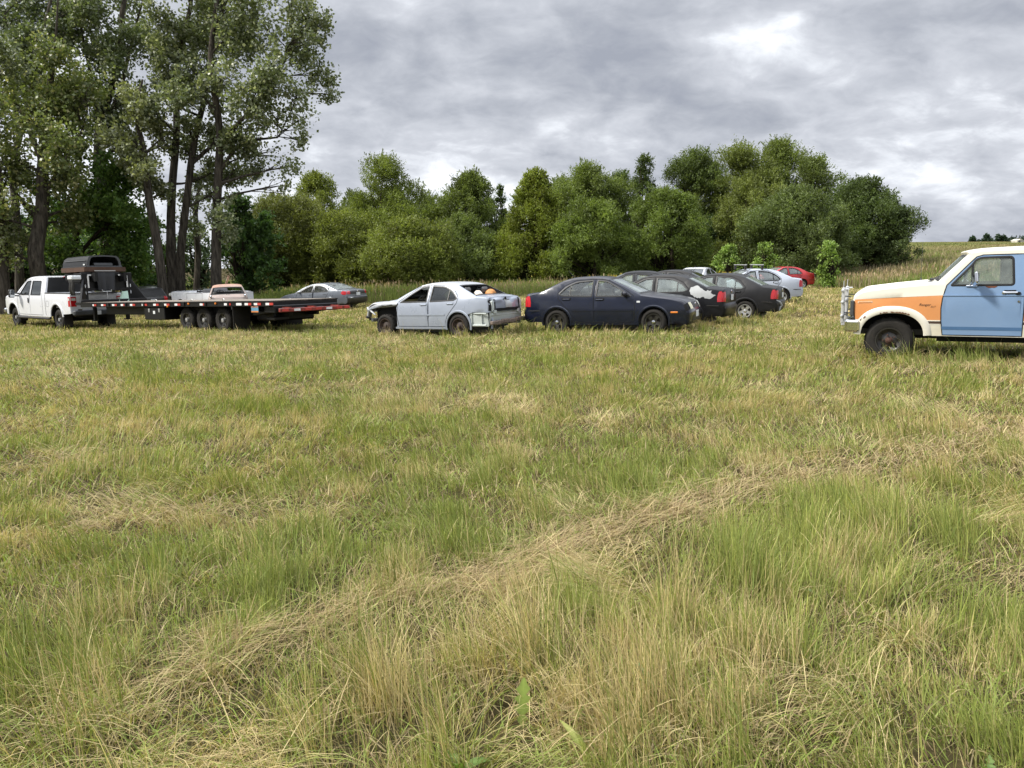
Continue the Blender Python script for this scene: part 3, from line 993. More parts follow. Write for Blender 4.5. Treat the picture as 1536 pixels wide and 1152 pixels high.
    if not wreck:
        # front end: grille, emblem, lamps
        g = MB(); c.strip_patch(g, 'grille', .12, .92, -.40, .40, .005); g.build('grille', M['plastic'], root)
        for k in range(4):
            pass
        for sd in (1, -1):
            if drop_corner and sd < 0:
                h = MB(); c.strip_patch(h, 'grille', .05, .95, -.82, -.52, .010); h.build('headlight', M['head_yellow'], root)
                h = MB(); c.strip_patch(h, 'grille', .0, .98, -1.0, -.86, .004)
                h.build('lamp_recess', M['liner'], root)
            else:
                h = MB(); c.strip_patch(h, 'grille', .05, .97, .46 * sd, 1.0 * sd, .010)
                h.build('headlight', M[headlights], root)
            i = MB(); y0 = float(c.y(1.83, .54))
            i.box((1.80, (y0 + .004) * sd, .535), (.17, .03, .04), Matrix.Rotation(-.10 * sd, 3, 'Z'), bev=.008)
            i.build('side_marker', M['amber'], root)
        g = MB(); c.strip_patch(g, 'bumper', .38, .62, -.62, .62, .004); g.build('lower_grille', M['plastic'], root)
        e = MB(); p = c.surf(sum(c.rng('grille')) / 2 + 1, 0)
        e.lathe([(.052, 0), (.05, .008), (.04, .010), (.001, .008)], n=18)
        eo = e.build('emblem', M['chrome'], root); eo.location = p + Vector((.006, 0, .0)); eo.rotation_euler = (0, R(-60) * 0 + R(-25), -PI / 2)
        if plate:
            pl = MB(); pl.box((2.20, 0, .47), (.012, .31, .155), bev=.004); po = pl.build('number_plate', M[plate], root)
        pl = MB()
        pl.box((-2.185, 0, .80), (.012, .31, .155), bev=.004); pl.build('number_plate', M['plate_white'], root)
        e = MB(); e.lathe([(.05, 0), (.045, .008), (.001, .008)], n=16)
        eo = e.build('emblem', M['chrome'], root); eo.location = (-2.165, 0, .955); eo.rotation_euler = (0, 0, PI / 2)
        for sd in (1, -1):
            mb = MB(); mb.box((-1.75, (float(c.y(-1.75, .60)) + .004) * sd, .60), (.5, .012, .02)); mb.build('bumper_strip', M['plastic'], root)
        tb = MB(); c.strip_patch(tb, 'rear_bumper', .30, .42, -.98, .98, .008, n=14); tb.build('bumper_strip', M['plastic'], root)
    if antenna:
        an = MB(); an.tube([(-.98, 0, 1.39), (-1.16, 0, 1.60)], .006, 5); an.box((-.96, 0, 1.39), (.09, .04, .03), bev=.01); an.build('antenna', M['plastic'], root)
    c.interior(-1.62, .95, .24, .93, .72, [(-.05, .37, .52, False), (-.05, -.37, .52, False), (-.98, 0, 1.28, True)], (.66, .92), seat_mat=seat_mat)
    body = c.finish_body([paint, M['seal'], M['gap'], M['liner']])
    for (x, k) in ((1.30, 0), (-1.21, 1)):
        for sd in (1, -1):
            wk = wheels if isinstance(wheels, str) else wheels[k]
            make_wheel(root, (x, (.85) * sd, .305), sd, wk, .316, .195, .2, None, steer if k == 0 else 0)
    if wreck: wreck_parts(root, c)
    return c

def wreck_parts(root, c):
    """what the crash left: bare inner panels, rusty beam, bent front corner"""
    # rear inner panels behind the missing bumper
    mb = MB()
    for sd in (1, -1):
        rows = []
        for z in (.66, .56, .45, .34, .30):
            rows.append([(x, (float(c.y(x, .6)) - .035 - .01 * (z < .36)) * sd, z) for x in np.linspace(-1.54, -2.06, 8)])
        mb.grid(rows, 0, flip=sd > 0)
        # pressed frame of the quarter panel
        for (x0, x1, z0, z1) in ((-1.60, -1.63, .32, .64), (-1.88, -1.91, .32, .64)):
            mb.box(((x0 + x1) / 2, (float(c.y(x0, .6)) - .022) * sd, (z0 + z1) / 2), (.03, .03, z1 - z0), bev=.008)
        mb.box((-1.80, (float(c.y(-1.8, .6)) - .02) * sd, .33), (.5, .04, .05), bev=.012)
        mb.box((-1.82, (float(c.y(-1.8, .6)) - .018) * sd, .63), (.48, .04, .03), bev=.008)
    rows = []
    for z in (.68, .60, .52, .44, .36, .32):
        rows.append([(-2.075 - .03 * (z > .5) - .02 * math.cos(y * 2), y, z) for y in np.linspace(-.74, .74, 15)])
    mb.grid(rows, 0)
    mb.box((-2.10, 0, .585), (.06, 1.36, .07), bev=.02)
    mb.build('inner_panel', M['inner_metal'], root)
    for sd in (1, -1):
        t = MB()
        t.box((-2.11, .66 * sd, .80), (.10, .05, .26), Matrix.Rotation(.12 * sd, 3, 'Z'), bev=.012)
        t.box((-2.12, .53 * sd, .66), (.08, .12, .10), bev=.012)
        t.build('lamp_bracket', M['inner_metal'], root)
        t = MB(); c.strip_patch(t, 'tail', .25, .95, .99 * sd, .70 * sd, .004); t.build('lamp_recess', M['liner'], root)
        t = MB(); c.strip_patch(t, 'tail', .28, .92, .88 * sd, .78 * sd, .010); t.build('lamp_bracket', M['inner_metal'], root)
    t = MB(); c.strip_patch(t, 'tail', .80, .98, -.68, .68, .004); t.build('trunk_gap', M['gap'], root)
    pl = MB(); c.strip_patch(pl, 'tail', .34, .78, -.26, .14, .010); c.build = None
    pl.build('number_plate_panel', M['peel'], root)
    hb = MB(); c.strip_patch(hb, 'tail', .30, .35, -.28, .20, .014); hb.build('plate_lamp_bar', M['plastic'], root)
    bd = MB(); bd.box((-2.125, .02, .985), (.05, .03, .07), Matrix.Rotation(.3, 3, 'Y'), bev=.01); bd.build('lock', M['gap'], root)
    # bumper beam, hanging
    bb = MB()
    pts = [(-2.13 - .05 * math.cos(y * 1.7), y, .405 - .03 * y + .012 * math.sin(y * 9)) for y in np.linspace(-.86, .72, 15)]
    for i in range(len(pts) - 1):
        a = Vector(pts[i]); b = Vector(pts[i + 1]); m_ = (a + b) / 2; d = b - a
        bb.box(m_, (.11, d.length + .02, .115 - .02 * (i % 3 == 1)), Matrix.Rotation(math.atan2(d.y, d.x) - PI / 2, 3, 'Z'), bev=.02)
    bb.build('bumper_beam', M['wood_old'], root)
    br = MB(); br.tube([(-2.05, .60, .62), (-2.12, .63, .45), (-2.10, .64, .24)], .03, 6); br.build('bumper_bracket', M['silver'], root)
    # engine bay
    e = MB()
    e.box((1.42, 0, .52), (.95, 1.12, .42), bev=.06)
    e.box((1.55, .15, .74), (.5, .5, .12), bev=.04); e.box((1.28, -.3, .76), (.3, .3, .14), bev=.04)
    for sd in (1, -1):
        e.box((1.30, .56 * sd, .62), (.8, .10, .44), bev=.04)
        e.box((1.45, .66 * sd, .80), (1.05, .07, .07), bev=.02)
    e.build('engine', M['liner'], root)
    f = MB()
    for sd in (1, -1):
        f.box((1.50, .70 * sd, .825), (1.15, .07, .05), Matrix.Rotation(.06, 3, 'Y'), bev=.015)
        f.box((2.02, .66 * sd, .66), (.07, .16, .28), Matrix.Rotation(-.25, 3, 'Y'), bev=.02)
        f.tube([(2.0, .72 * sd, .78), (1.86, .75 * sd, .70), (1.72, .76 * sd, .60)], [.05, .035, .02], 6)
    f.box((2.03, 0, .72), (.08, 1.3, .10), bev=.02)
    f.box((2.02, 0, .45), (.08, 1.2, .10), bev=.02)
    f.build('front_frame', M['silver_dusty'], root)
    g = MB(); g.box((2.08, .66, .54), (.08, .20, .08), Matrix.Rotation(.3, 3, 'Z'), bev=.02); g.box((2.07, .55, .47), (.06, .16, .06), bev=.01); g.build('bumper_bracket', M['plastic'], root)
    # bent fender top edge
    fe = MB(); rows = []
    for i, x in enumerate(np.linspace(.84, 2.02, 12)):
        zt = float(np.interp(x, [.8, 1.3, 1.7, 2.02], [.955, .945, .90, .82])); yb = float(c.y(x, .8))
        rows.append([(x, yb - .14, zt + .01), (x, yb - .05, zt), (x, yb - .005, zt - .045), (x, yb - .002 , zt - .075 - .012 * math.sin(i * 2.1))])
    fe.grid(rows, 0, flip=True)
    fe.build('fender', M['silver_dusty'], root)

H = R(180 - 27)           # heading of the row facing left and away
SED_GROUP = 'sedans parked in the mown field'
def park_pt(name, px, lx, ly, Y, heading, label, cat='sedan', group=SED_GROUP, wb=2.51, **kw):
    """put the vehicle's own point (lx, ly) Y metres ahead in the direction of a photograph column"""
    p = at(px, 440, Y)
    h = Vector((math.cos(heading), math.sin(heading))); l = Vector((-h.y, h.x))
    root = thing(name, (0, 0, 0), label, cat, 0, group)
    place(root, p.x - h.x * lx - l.x * ly, Y - h.y * lx - l.y * ly, heading, wb=wb, **kw)
    return root
def park(name, px, Y, heading, label, cat='sedan', group=SED_GROUP, wb=2.51, **kw):
    p = at(px, 440, Y)
    root = thing(name, (0, 0, 0), label, cat, 0, group)
    place(root, p.x, Y, heading, wb=wb, **kw)
    return root
r = park_pt('sedan', 688, -1.21, .85, 19.6, R(180 - 33), 'silver wrecked sedan missing its bumpers, front fender and rear window glass', 'wrecked car')
wreck_root = r
c = sedan(r, M['silver'], hood=M['silver_dusty'], roof=M['silver_dusty'], wheels='steel', glass='glass', side_glass='glass_tint', wreck=True, antenna=False)
# things lying on its rear shelf
def on_car(root, v):
    return root.matrix_basis @ Vector(v)
mb = MB()
for k in range(8): pass
th = []
rows = []
nlat, nlon = 9, 16
for i in range(nlat + 1):
    ph = PI * i / nlat; row = []
    for j in range(nlon + 1):
        t = 2 * PI * j / nlon; rr = .155 * (1 + .07 * math.cos(t * 5) * math.sin(ph) + .06 * math.sin(3 * t + ph * 4))
        row.append((rr * math.sin(ph) * math.cos(t), rr * math.sin(ph) * math.sin(t) * 1.15, .145 + .16 * math.cos(ph)))
    rows.append(row)
mb.grid(rows)
o = mb.build('plastic_bag', M['orange_bag'], None)
o.location = on_car(r, (-1.44, -.30, .92)); tag(o, 'crumpled orange bag lying behind the rear seat of the silver wrecked sedan', 'bag')
mb = MB(); mb.box((0, 0, .10), (.2, .30, .2), Matrix.Rotation(.4, 3, 'Z') @ Matrix.Rotation(.3, 3, 'X'), bev=.05)
o = mb.build('cloth_bundle', M['cloth_pale'], None)
o.location = on_car(r, (-1.40, .18, .97)); tag(o, 'pale cloth bundle lying behind the rear seat of the silver wrecked sedan', 'bundle')

r = park_pt('sedan', 836, -1.21, -.85, 19.7, R(-24), 'dark navy sedan in side view facing right with black wheels and a yellowed headlight')
c = sedan(r, M['navy'], hood=M['navy_dusty'], roof=M['navy_dusty'], deck=M['navy'], wheels='alloy_black', glass='glass_dusty', side_glass='glass', drop_corner=True, plate='plate_white', seat_mat=M['seat_tan'])
s = MB(); s.box((.93, -(float(c.y(.93, .80)) + .004), .80), (.085, .012, .045), bev=.003); s.build('sticker', M['plate_white'], r)

r = park_pt('sedan', 1094, -2.15, .3, 20.9, H, 'faded black sedan with a large peeled pale patch on its rear quarter')
c = sedan(r, M['black_faded'], deck=M['black_dusty'], roof=M['black_dusty'], wheels='alloy', glass='glass_pale')
# peeled paint: ragged outline on the quarter panel and pillar
rr_ = random.Random(4)
out = []
base = [(-1.36, 1.145), (-1.24, 1.08), (-1.20, .99), (-1.26, .90), (-1.36, .835), (-1.44, .81), (-1.52, .80), (-1.58, .845), (-1.66, .79), (-1.76, .785), (-1.84, .83), (-1.90, .885), (-1.82, .90), (-1.76, .93), (-1.80, .985), (-1.72, 1.005), (-1.62, 1.0), (-1.58, 1.03), (-1.50, 1.08)]
for i, p in enumerate(base):
    q = base[(i + 1) % len(base)]
    for k in range(3):
        t = k / 3
        out.append((p[0] + (q[0] - p[0]) * t + rr_.uniform(-.012, .012), p[1] + (q[1] - p[1]) * t + rr_.uniform(-.014, .014)))
mb = MB(); c.side_patch(mb, out, .0035, 1, thick=False); mb.build('peeled_patch', M['peel'], r)

r = park_pt('sedan', 1118, -1.21, .85, 23.8, H, 'faded black sedan with bright five spoke alloy wheels and a torn bumper corner')
c = sedan(r, M['black_dusty'], deck=M['black_dusty'], wheels='alloy', glass='glass_pale')
mb = MB(); mb.tube([(-2.10, .72, .66), (-2.19, .60, .60), (-2.24, .52, .50), (-2.21, .56, .44), (-2.20, .60, .34)], [.02, .035, .04, .03, .015], 6)
mb.build('torn_bumper_piece', M['peel'], r)

r = park_pt('sedan', 1173, -1.21, .85, 31.5, R(180 + 4), 'pale silver sedan with two roof rack bars behind the black sedans')
c = sedan(r, M['pale_silver'], wheels='alloy', glass='glass_dusty', glass_rear='glass_tint', antenna=False)
rk = MB()
for x in (.26, -.44):
    rk.box((x, 0, 1.60), (.075, 1.36, .035), bev=.012, m=1)
    for sd in (1, -1):
        rk.box((x, .58 * sd, 1.50), (.09, .10, .20), bev=.02)
rk.build('roof_rack', [M['plastic'], M['steel']], r)

r = park_pt('sedan', 1203, -1.21, .85, 50, R(180 + 12), 'red sedan farthest right in the row near the tall grass')
sedan(r, M['red'], wheels='alloy', glass='glass_dusty', antenna=False)

r = park_pt('sedan', 957, -.3, 0, 27.5, R(180 - 12), 'dark sedan whose roof and windows show above the navy sedan', group=SED_GROUP)
sedan(r, M['dark_grey'], roof=M['black_dusty'], wheels='alloy', glass='glass_pale', antenna=False)
r = park_pt('sedan', 1056, -1.66, .6, 29.0, H, 'dark sedan with a roof antenna showing above the peeled black sedan')
sedan(r, M['black_faded'], roof=M['black_dusty'], wheels='alloy', glass='glass_tint')
r = park_pt('sedan', 1046, -.4, 0, 45, R(57), 'white sedan farthest back in front of the trees')
sedan(r, M['white'], wheels='alloy', glass='glass_tint', antenna=False)

# ---------------------------------------------------------------- rounded grey sedan by the trailer
GREYCAR = dict(SEDAN)
GREYCAR.update(W=1.85, belt=.93, tumble=.58, front_taper=(1.2, 2.5, .22, 2.2), rear_taper=(-1.4, -2.5, .16, 2.2), wheel_x=(1.45, -1.30), bottoms=(.25, .32, .22),
  outline=fix_outline([(2.25, .21, .05, 'bumper'), (2.40, .28, .12), (2.46, .45, .16), (2.40, .60, .15, '', '!'),
           (2.40, .60, .15, 'hood'), (2.22, .72, .12), (1.85, .84, .07), (1.40, .92, .06), (1.10, .96, .05, '', '!'),
           (1.10, .96, .05, 'windshield'), (.60, 1.22, .05), (.12, 1.37, .055, '', '!'),
           (.12, 1.37, .055, 'roof'), (-.25, 1.41, .06), (-.65, 1.40, .06), (-.98, 1.345, .055, '', '!'),
           (-.98, 1.345, .055, 'rear_window'), (-1.35, 1.21, .05), (-1.78, 1.06, .05, '', '!'),
           (-1.78, 1.06, .05, 'trunk'), (-2.05, 1.045, .06), (-2.33, 1.01, .09, '', '!'),
           (-2.33, 1.01, .09, 'tail'), (-2.42, .93, .13), (-2.44, .72, .14, '', '!'),
           (-2.44, .72, .14, 'rear_bumper'), (-2.51, .66, .15), (-2.51, .48, .15), (-2.42, .33, .10), (-2.25, .28, .05, '', '!')]))
def grey_sedan(root, paint):
    sp = dict(GREYCAR)
    sp['arches'] = {'front': arch_pts(1.45, .31, .36, .36, .22), 'rear': arch_pts(-1.30, .31, .36, .36, .22)}
    c = Car(root, sp)
    c.strip({'bumper': ('bumper', paint, False), 'hood': ('hood', paint, False), 'windshield': ('windshield', M['glass_dusty'], True),
             'rear_window': ('rear_window', M['glass_pale'], True), 'trunk': ('trunk_lid', paint, False), 'rear_bumper': ('bumper', M['dark_grey'], False)})
    fw = [(.80, .93, .02), (.38, 1.165, .08), (.06, 1.275, .05), (-.12, 1.285, .03), (-.14, .95, .02)]
    rw = [(-.24, .95, .02), (-.24, 1.285, .03), (-.66, 1.272, .1), (-1.0, 1.17, .12), (-1.22, 1.02, .05), (-1.15, .965, .03)]
    fd = [(.92, .30), (.95, .7), (.88, .95), (.45, 1.17), (.1, 1.30), (-.18, 1.32), (-.19, .3)]
    rd = [(-.19, .3), (-.18, 1.32), (-.70, 1.305), (-1.05, 1.19), (-1.28, 1.02), (-1.2, .85), (-.95, .55), (-.88, .3)]
    for sd in (1, -1):
        dd, ww = c.side(sd, [paint], (), [dict(poly=fd), dict(poly=rd)], [dict(poly=round_poly(fw), glass=M['glass'], door=0), dict(poly=round_poly(rw), glass=M['glass'], door=1, bars=[((-.92, .95), (-.92, 1.22), .012)])])
        for k, o in enumerate(dd):
            h = MB(); hx = (-.05, -1.0)[k]; h.box((hx, (float(c.y(hx, .84)) + .006) * sd, .84), (.2, .02, .035), bev=.008); h.build('handle', paint, o)
        c.flare('front', sd, .03, .008); c.flare('rear', sd, .03, .008)
        m_ = MB(); y0 = float(c.y(.72, .97)); m_.box((.70, (y0 + .10) * sd, .98), (.10, .20, .13), bev=.04); m_.build('wing_mirror', M['chrome'] if sd > 0 else paint, root)
        t = MB(); c.strip_patch(t, 'tail', .15, .8, 1.0 * sd, .74 * sd, .008); a, b = c.rng('tail')
        c.side_patch(t, [(-2.02, .88), (-2.10, .985), (c.P[a + 2][0], .96), (c.P[b - 1][0], .78), (-2.10, .80)], .007, sd)
        t.build('tail_light', M['tail_red'], root)
    mb = MB(); c.strip_patch(mb, 'tail', .15, .8, -.73, .73, .008); mb.build('tail_panel', M['plastic'], root)
    pl = MB(); pl.box((-2.455, 0, .80), (.012, .31, .15), bev=.004); pl.build('number_plate', M['plate_white'], root)
    e = MB(); e.lathe([(.05, 0), (.045, .01), (.001, .01)], n=14); eo = e.build('emblem', M['chrome'], root); eo.location = (-2.43, 0, .93); eo.rotation_euler = (0, 0, PI / 2)
    g = MB(); g.box((-2.46, .55, .62), (.1, .25, .06), bev=.02); g.build('bumper_strip', M['chrome'], root)
    c.interior(-1.7, 1.05, .24, .90, .76, [(-.02, .38, .54, False), (-.02, -.38, .54, False), (-1.02, 0, 1.3, True)], (.72, .95))
    c.finish_body([paint, M['seal'], M['gap'], M['liner']])
    for x in (1.45, -1.30):
        for sd in (1, -1): make_wheel(root, (x, .88 * sd, .305), sd, 'alloy', .32, .2, .2)
r = park('sedan', 483, 41.0, R(180 - 27), 'rounded grey sedan parked behind the rear end of the flatbed trailer', wb=2.75)
grey_sedan(r, M['grey'])
# ---------------------------------------------------------------- two-tone utility truck at the right
BR = dict(W=1.93, belt=1.17, belt_slope=0, tumble=.17, ku=.018, kl=.035, zmid=.92, knee=.025, crown=5.5, per=6,
  front_taper=(1.2, 1.87, .035, 2.0), rear_taper=(-1.9, -2.36, .03, 2.0), wheel_x=(1.30, -1.36), bottoms=(.49, .55, .46),
  outline=fix_outline([(1.78, .46, .02, 'front'), (1.84, .62, .03), (1.875, .80, .035), (1.885, 1.02, .035, '!'),
    (1.885, 1.02, .035, 'hood'), (1.875, 1.10, .045), (1.81, 1.175, .055), (1.70, 1.215, .05), (1.25, 1.272, .045), (.64, 1.335, .045, '!'),
    (.64, 1.335, .045, 'windshield'), (.44, 1.55, .045), (.25, 1.755, .05, '!'),
    (.25, 1.755, .05, 'roof'), (.265, 1.795, .05), (.13, 1.838, .06), (-.4, 1.868, .065), (-1.1, 1.872, .065), (-1.9, 1.85, .065), (-2.14, 1.79, .06, '!'),
    (-2.14, 1.79, .06, 'rear_window'), (-2.27, 1.22, .05, '!'), (-2.27, 1.22, .05, 'tailgate'), (-2.33, 1.12, .04), (-2.34, .60, .03, '!')]))
BR['outline'] = [p for p in BR['outline']]
HB = R(180 - 27)
p0 = at(1334.4, 505.7, 12.8)
root = thing('utility_truck', (0, 0, 0), 'cream, orange and blue two door truck with a push bar and black steel wheel', 'truck')
hd = Vector((math.cos(HB), math.sin(HB))); lf = Vector((-hd.y, hd.x))
cx_ = p0.x - hd.x * 1.30 - lf.x * .86; cy_ = 12.8 - hd.y * 1.30 - lf.y * .86
place(root, cx_, cy_, HB, wb=2.66, tr=1.7, sink=.06)
bronco_root = root
sp = dict(BR)
def fl_arch(cx): return arch_pts(cx, .44, .47, .385, .46, 2.3, 26)
sp['arches'] = {'front': fl_arch(1.27), 'rear': fl_arch(-1.36)}
c = Car(root, sp)
c.strip({'front': ('grille', M['plastic'], False), 'hood': ('hood', M['cream'], False), 'windshield': ('windshield', M['glass_dusty'], True), 'roof': ('roof', M['cream'], False),
         'rear_window': ('rear_window', M['glass_tint'], True), 'tailgate': ('tailgate', M['cream'], False)})
BDOOR = [(.535, .478), (.565, .70), (.575, .90), (.562, 1.06), (.53, 1.20), (.51, 1.275), (.185, 1.645), (.12, 1.715), (.03, 1.742), (-.525, 1.748), (-.545, 1.2), (-.545, .478)]
BWIN = [(.455, 1.268, .03), (.17, 1.60, .05), (.125, 1.675, .05), (.05, 1.703, .04), (-.37, 1.712, .06), (-.40, 1.272, .05)]
QWIN = [(-.70, 1.26, .05), (-.68, 1.72, .06), (-1.92, 1.70, .08), (-2.06, 1.26, .05)]
zo = [([(2.1, 1.028), (.5, 1.118), (.5, .715), (2.1, .715)], 1), ([(-.50, 1.118), (-2.6, 1.118), (-2.6, .715), (-.5, .715)], 1),
      ([(.83, .655), (.5, .655), (.5, .698), (.81, .698)], 2), ([(-.5, .655), (-2.6, .655), (-2.6, .698), (-.5, .698)], 2),
      ([(1.0, .40), (1.0, .62), (.5, .62), (.5, .40)], 3), ([(-.5, .40), (-2.6, .40), (-2.6, .62), (-.5, .62)], 3)]
for sd in (1, -1):
    dd, ww = c.side(sd, [M['cream'], M['seal'], M['gap'], M['liner'], M['orange'], M['brown_stripe'], M['cream_dirty']], zo,
        [dict(poly=BDOOR, mats=[M['blue']])],
        [dict(poly=round_poly(BWIN, k=6), glass=M['glass_pale'] if sd > 0 else M['glass_dusty'], door=0, seal=.018, seal_out=.014, bars=[((.165, 1.27), (.165, 1.60), .017)]),
         dict(poly=round_poly(QWIN), glass=M['glass_tint'])])
    door = dd[0]
    st = MB(); c.side_patch(st, [(.545, .565), (.556, .615), (-.54, .615), (-.54, .565)], .003, sd, thick=False); st.build('stripe', M['blue_deep'], door)
    st = MB(); c.side_patch(st, [(.555, 1.105), (.552, 1.125), (-.535, 1.125), (-.535, 1.105)], .010, sd); st.build('door_crease', M['blue'], door, True, 20)
    h = MB(); yh = float(c.y(-.36, 1.14))
    h.box((-.355, (yh + .012) * sd, 1.155), (.20, .035, .03), bev=.01); h.box((-.27, (yh + .01) * sd, 1.15), (.05, .03, .05), bev=.01)
    h.box((-.35, (yh + .001) * sd, 1.165), (.16, .012, .06), bev=.005, m=1)
    h.box((-.455, (yh + .014) * sd, 1.145), (.07, .03, .045), bev=.01, m=1)
    h.build('handle', [M['chrome'], M['gap']], door)
    h = MB(); h.lathe([(.018, 0), (.016, .012), (.001, .012)], n=12); ho = h.build('lock', M['chrome'], door); ho.location = (-.47, float(c.y(-.47, 1.02)) * sd, 1.02); ho.rotation_euler = (0, 0, 0 if sd > 0 else PI)
    mr = MB(); ym = float(c.y(.12, 1.28))
    mr.box((.17, (ym + .012) * sd, 1.262), (.16, .03, .022), bev=.008)
    mr.tube([(.20, ym * sd, 1.27), (.155, (ym + .13) * sd, 1.345)], .011, 6); mr.tube([(.10, ym * sd, 1.27), (.145, (ym + .13) * sd, 1.33)], .011, 6)
    rz = Matrix.Rotation(R(14) * sd, 3, 'Z') @ Matrix.Rotation(R(20) , 3, 'X')
    mr.box((.135, (ym + .17) * sd, 1.375), (.06, .19, .19), rz, bev=.025)
    mo = mr.build('wing_mirror', M['chrome'], door)
    mg = MB(); mg.box((.107, (ym + .165) * sd, 1.375), (.006, .13, .13), rz); mg.build('mirror_glass', M['mirror'], mo)
    if sd > 0:
        rb = MB()
        pts = [(-.02 - .16 * t, 1.252 - .028 * math.sin(PI * t) * (1 + .3 * math.sin(9 * t))) for t in np.linspace(0, 1, 9)] + [(-.18 + .16 * t, 1.256) for t in np.linspace(0, 1, 4)]
        c.side_patch(rb, pts, .003, sd, thick=False); rb.build('rust_spot', M['rust'], door)
        # chipped edge of the wheel arch
        rr = random.Random(3)
        for (a0, a1, d0) in ((70, 84, .0), (88, 108, .0), (104, 118, .004), (38, 44, .05), (30, 36, .07)):
            ch = MB(); ang = np.linspace(R(a0), R(a1), 9); q = []
            for t in ang: q.append((1.27 + (.47 + d0 + .006) * math.copysign(abs(math.cos(t)) ** .87, math.cos(t)), .44 + (.385 + d0 + .006) * math.sin(t) ** .87))
            for t in ang[::-1]:
                e = .008 + rr.random() * .022; q.append((1.27 + (.47 + d0 + e) * math.copysign(abs(math.cos(t)) ** .87, math.cos(t)), .44 + (.385 + d0 + e) * math.sin(t) ** .87))
            c.side_patch(ch, q, .034, sd, thick=False); ch.build('rust_patch', M['rust'], root)
    c.flare('front', sd, .115, .030, depth=.35); c.flare('rear', sd, .115, .030, depth=.35)
    # white coach lines round the stripe
    ln = MB()
    for z in (.703, .648): c.side_patch(ln, [(.81, z - .006), (.81, z + .006), (.575, z + .006), (.575, z - .006)], .004, sd)
    ln.build('stripe', M['cream'], root)
    mk = MB(); c.side_patch(mk, [(1.80, .985), (1.80, 1.012), (1.58, 1.018), (1.58, .992)], .004, sd); mk.build('side_marker', M['cream_dirty'], root)
    mk = MB(); c.side_patch(mk, [(1.79, .990), (1.79, 1.007), (1.59, 1.012), (1.59, .998)], .007, sd); mk.build('side_marker', M['orange'], root)
# lettering on the fender
def lettering(body, size, m, name, parent, fn, shear=.3):
    cu = bpy.data.curves.new(name, 'FONT'); cu.body = body; cu.size = size; cu.shear = shear; cu.extrude = 0; cu.resolution_u = 3
    t = bpy.data.objects.new(name, cu); COL.objects.link(t)
    bpy.context.view_layer.update()
    me = bpy.data.meshes.new_from_object(t.evaluated_get(bpy.context.evaluated_depsgraph_get()))
    bpy.data.objects.remove(t)
    V = [fn(v.co.x, v.co.y) for v in me.vertices]; F = [tuple(p.vertices) for p in me.polygons]
    return link_mesh(name, V, F, m, parent, None, False)
def side_text(x0, z0):
    return lambda tx, ty: (x0 - tx, float(c.y(x0 - tx, z0 + ty)) + .004, z0 + ty)
lettering('Ranger', .058, M['brown_stripe'], 'lettering', root, side_text(.89, .945))
lettering('XLT', .040, M['brown_stripe'], 'lettering', root, side_text(.725, .918))
# chrome bumper, grille details, push bar
b = MB()
b.box((1.945, 0, .60), (.10, 1.86, .20), bev=.03)
for sd in (1, -1): b.box((1.865, .945 * sd, .60), (.22, .09, .20), Matrix.Rotation(-.12 * sd, 3, 'Z'), bev=.03)
b.build('bumper', M['chrome'], root)
for sd in (1, -1):
    hl = MB(); hl.box((1.89, .70 * sd, .90), (.04, .30, .22), bev=.015); hb = hl.build('headlight', M['chrome'], root)
    hl = MB(); hl.box((1.912, .70 * sd, .90), (.02, .22, .15), bev=.01); hl.build('lens', M['head_clear'], hb)
    hl = MB(); hl.box((1.885, .93 * sd, .90), (.06, .06, .26), bev=.012); hl.build('corner_trim', M['cap_trim'], root)
g = MB()
for k in range(6): g.box((1.895, 0, .78 + k * .045), (.025, 1.05, .014))
for k in range(7): g.box((1.89, -.48 + k * .16, .89), (.02, .012, .26))
g.build('grille_bars', M['chrome'], root)
gd = MB()
for sd in (1, -1):
    gd.box((2.06, .46 * sd, .92), (.055, .06, .62), bev=.012)
    gd.box((2.02, .46 * sd, .62), (.12, .05, .10), bev=.01)
    gd.box((2.015, .46 * sd, 1.20), (.10, .03, .025), bev=.008)
    gd.tube([(2.06, .46 * sd, 1.22), (2.06, .46 * sd, 1.35)], .006, 5)
gd.box((2.07, 0, .98), (.05, 1.1, .05), bev=.015); gd.box((2.07, 0, 1.18), (.05, 1.1, .05), bev=.015); gd.box((2.07, 0, .74), (.05, 1.1, .05), bev=.015)
gd.build('push_bar', M['galv'], root)
cl = MB()
for sd in (1, -1):
    for z in (1.08, .80): cl.tube([(2.10, .46 * sd, z), (2.0, .46 * sd, z), (1.93, .47 * sd, z - .01)], .010, 5)
cl.build('push_bar_strap', M['plastic'], root)
# hood details
w = MB()
for y_ in (-.42, .12):
    w.tube([(.70, y_, 1.345), (.655, y_ + .18, 1.365), (.60, y_ + .45, 1.40)], .009, 5); w.box((.70, y_, 1.345), (.05, .05, .04), bev=.01)
w.build('wiper', M['plastic'], root)
cw = MB(); cw.box((.72, 0, 1.322), (.12, 1.4, .012)); cw.build('cowl_vent', M['cap_trim'], root)
an = MB(); an.tube([(.86, -.62, 1.30), (.86, -.62, 1.36)], .016, 6); an.tube([(.86, -.62, 1.36), (.865, -.62, 2.0)], [.0035, .0022], 4); an.build('antenna', M['cap_trim'], root)
hr = MB()
for y_ in (.42, -.42):
    rows = []
    for x in np.linspace(.75, 1.76, 12):
        i0 = None
        z = float(np.interp(x, c.Q[::-1, 0][np.argsort(c.Q[::-1, 0])], c.Q[::-1, 1][np.argsort(c.Q[::-1, 0])])) if False else float(np.interp(x, [.64, 1.25, 1.70, 1.81], [1.335, 1.272, 1.215, 1.175]))
        rows.append([(x, y_ - .05, z - .004), (x, y_ - .02, z + .016), (x, y_ + .02, z + .016), (x, y_ + .05, z - .004)])
    hr.grid(rows)
hr.build('hood_ridge', M['cream'], root)
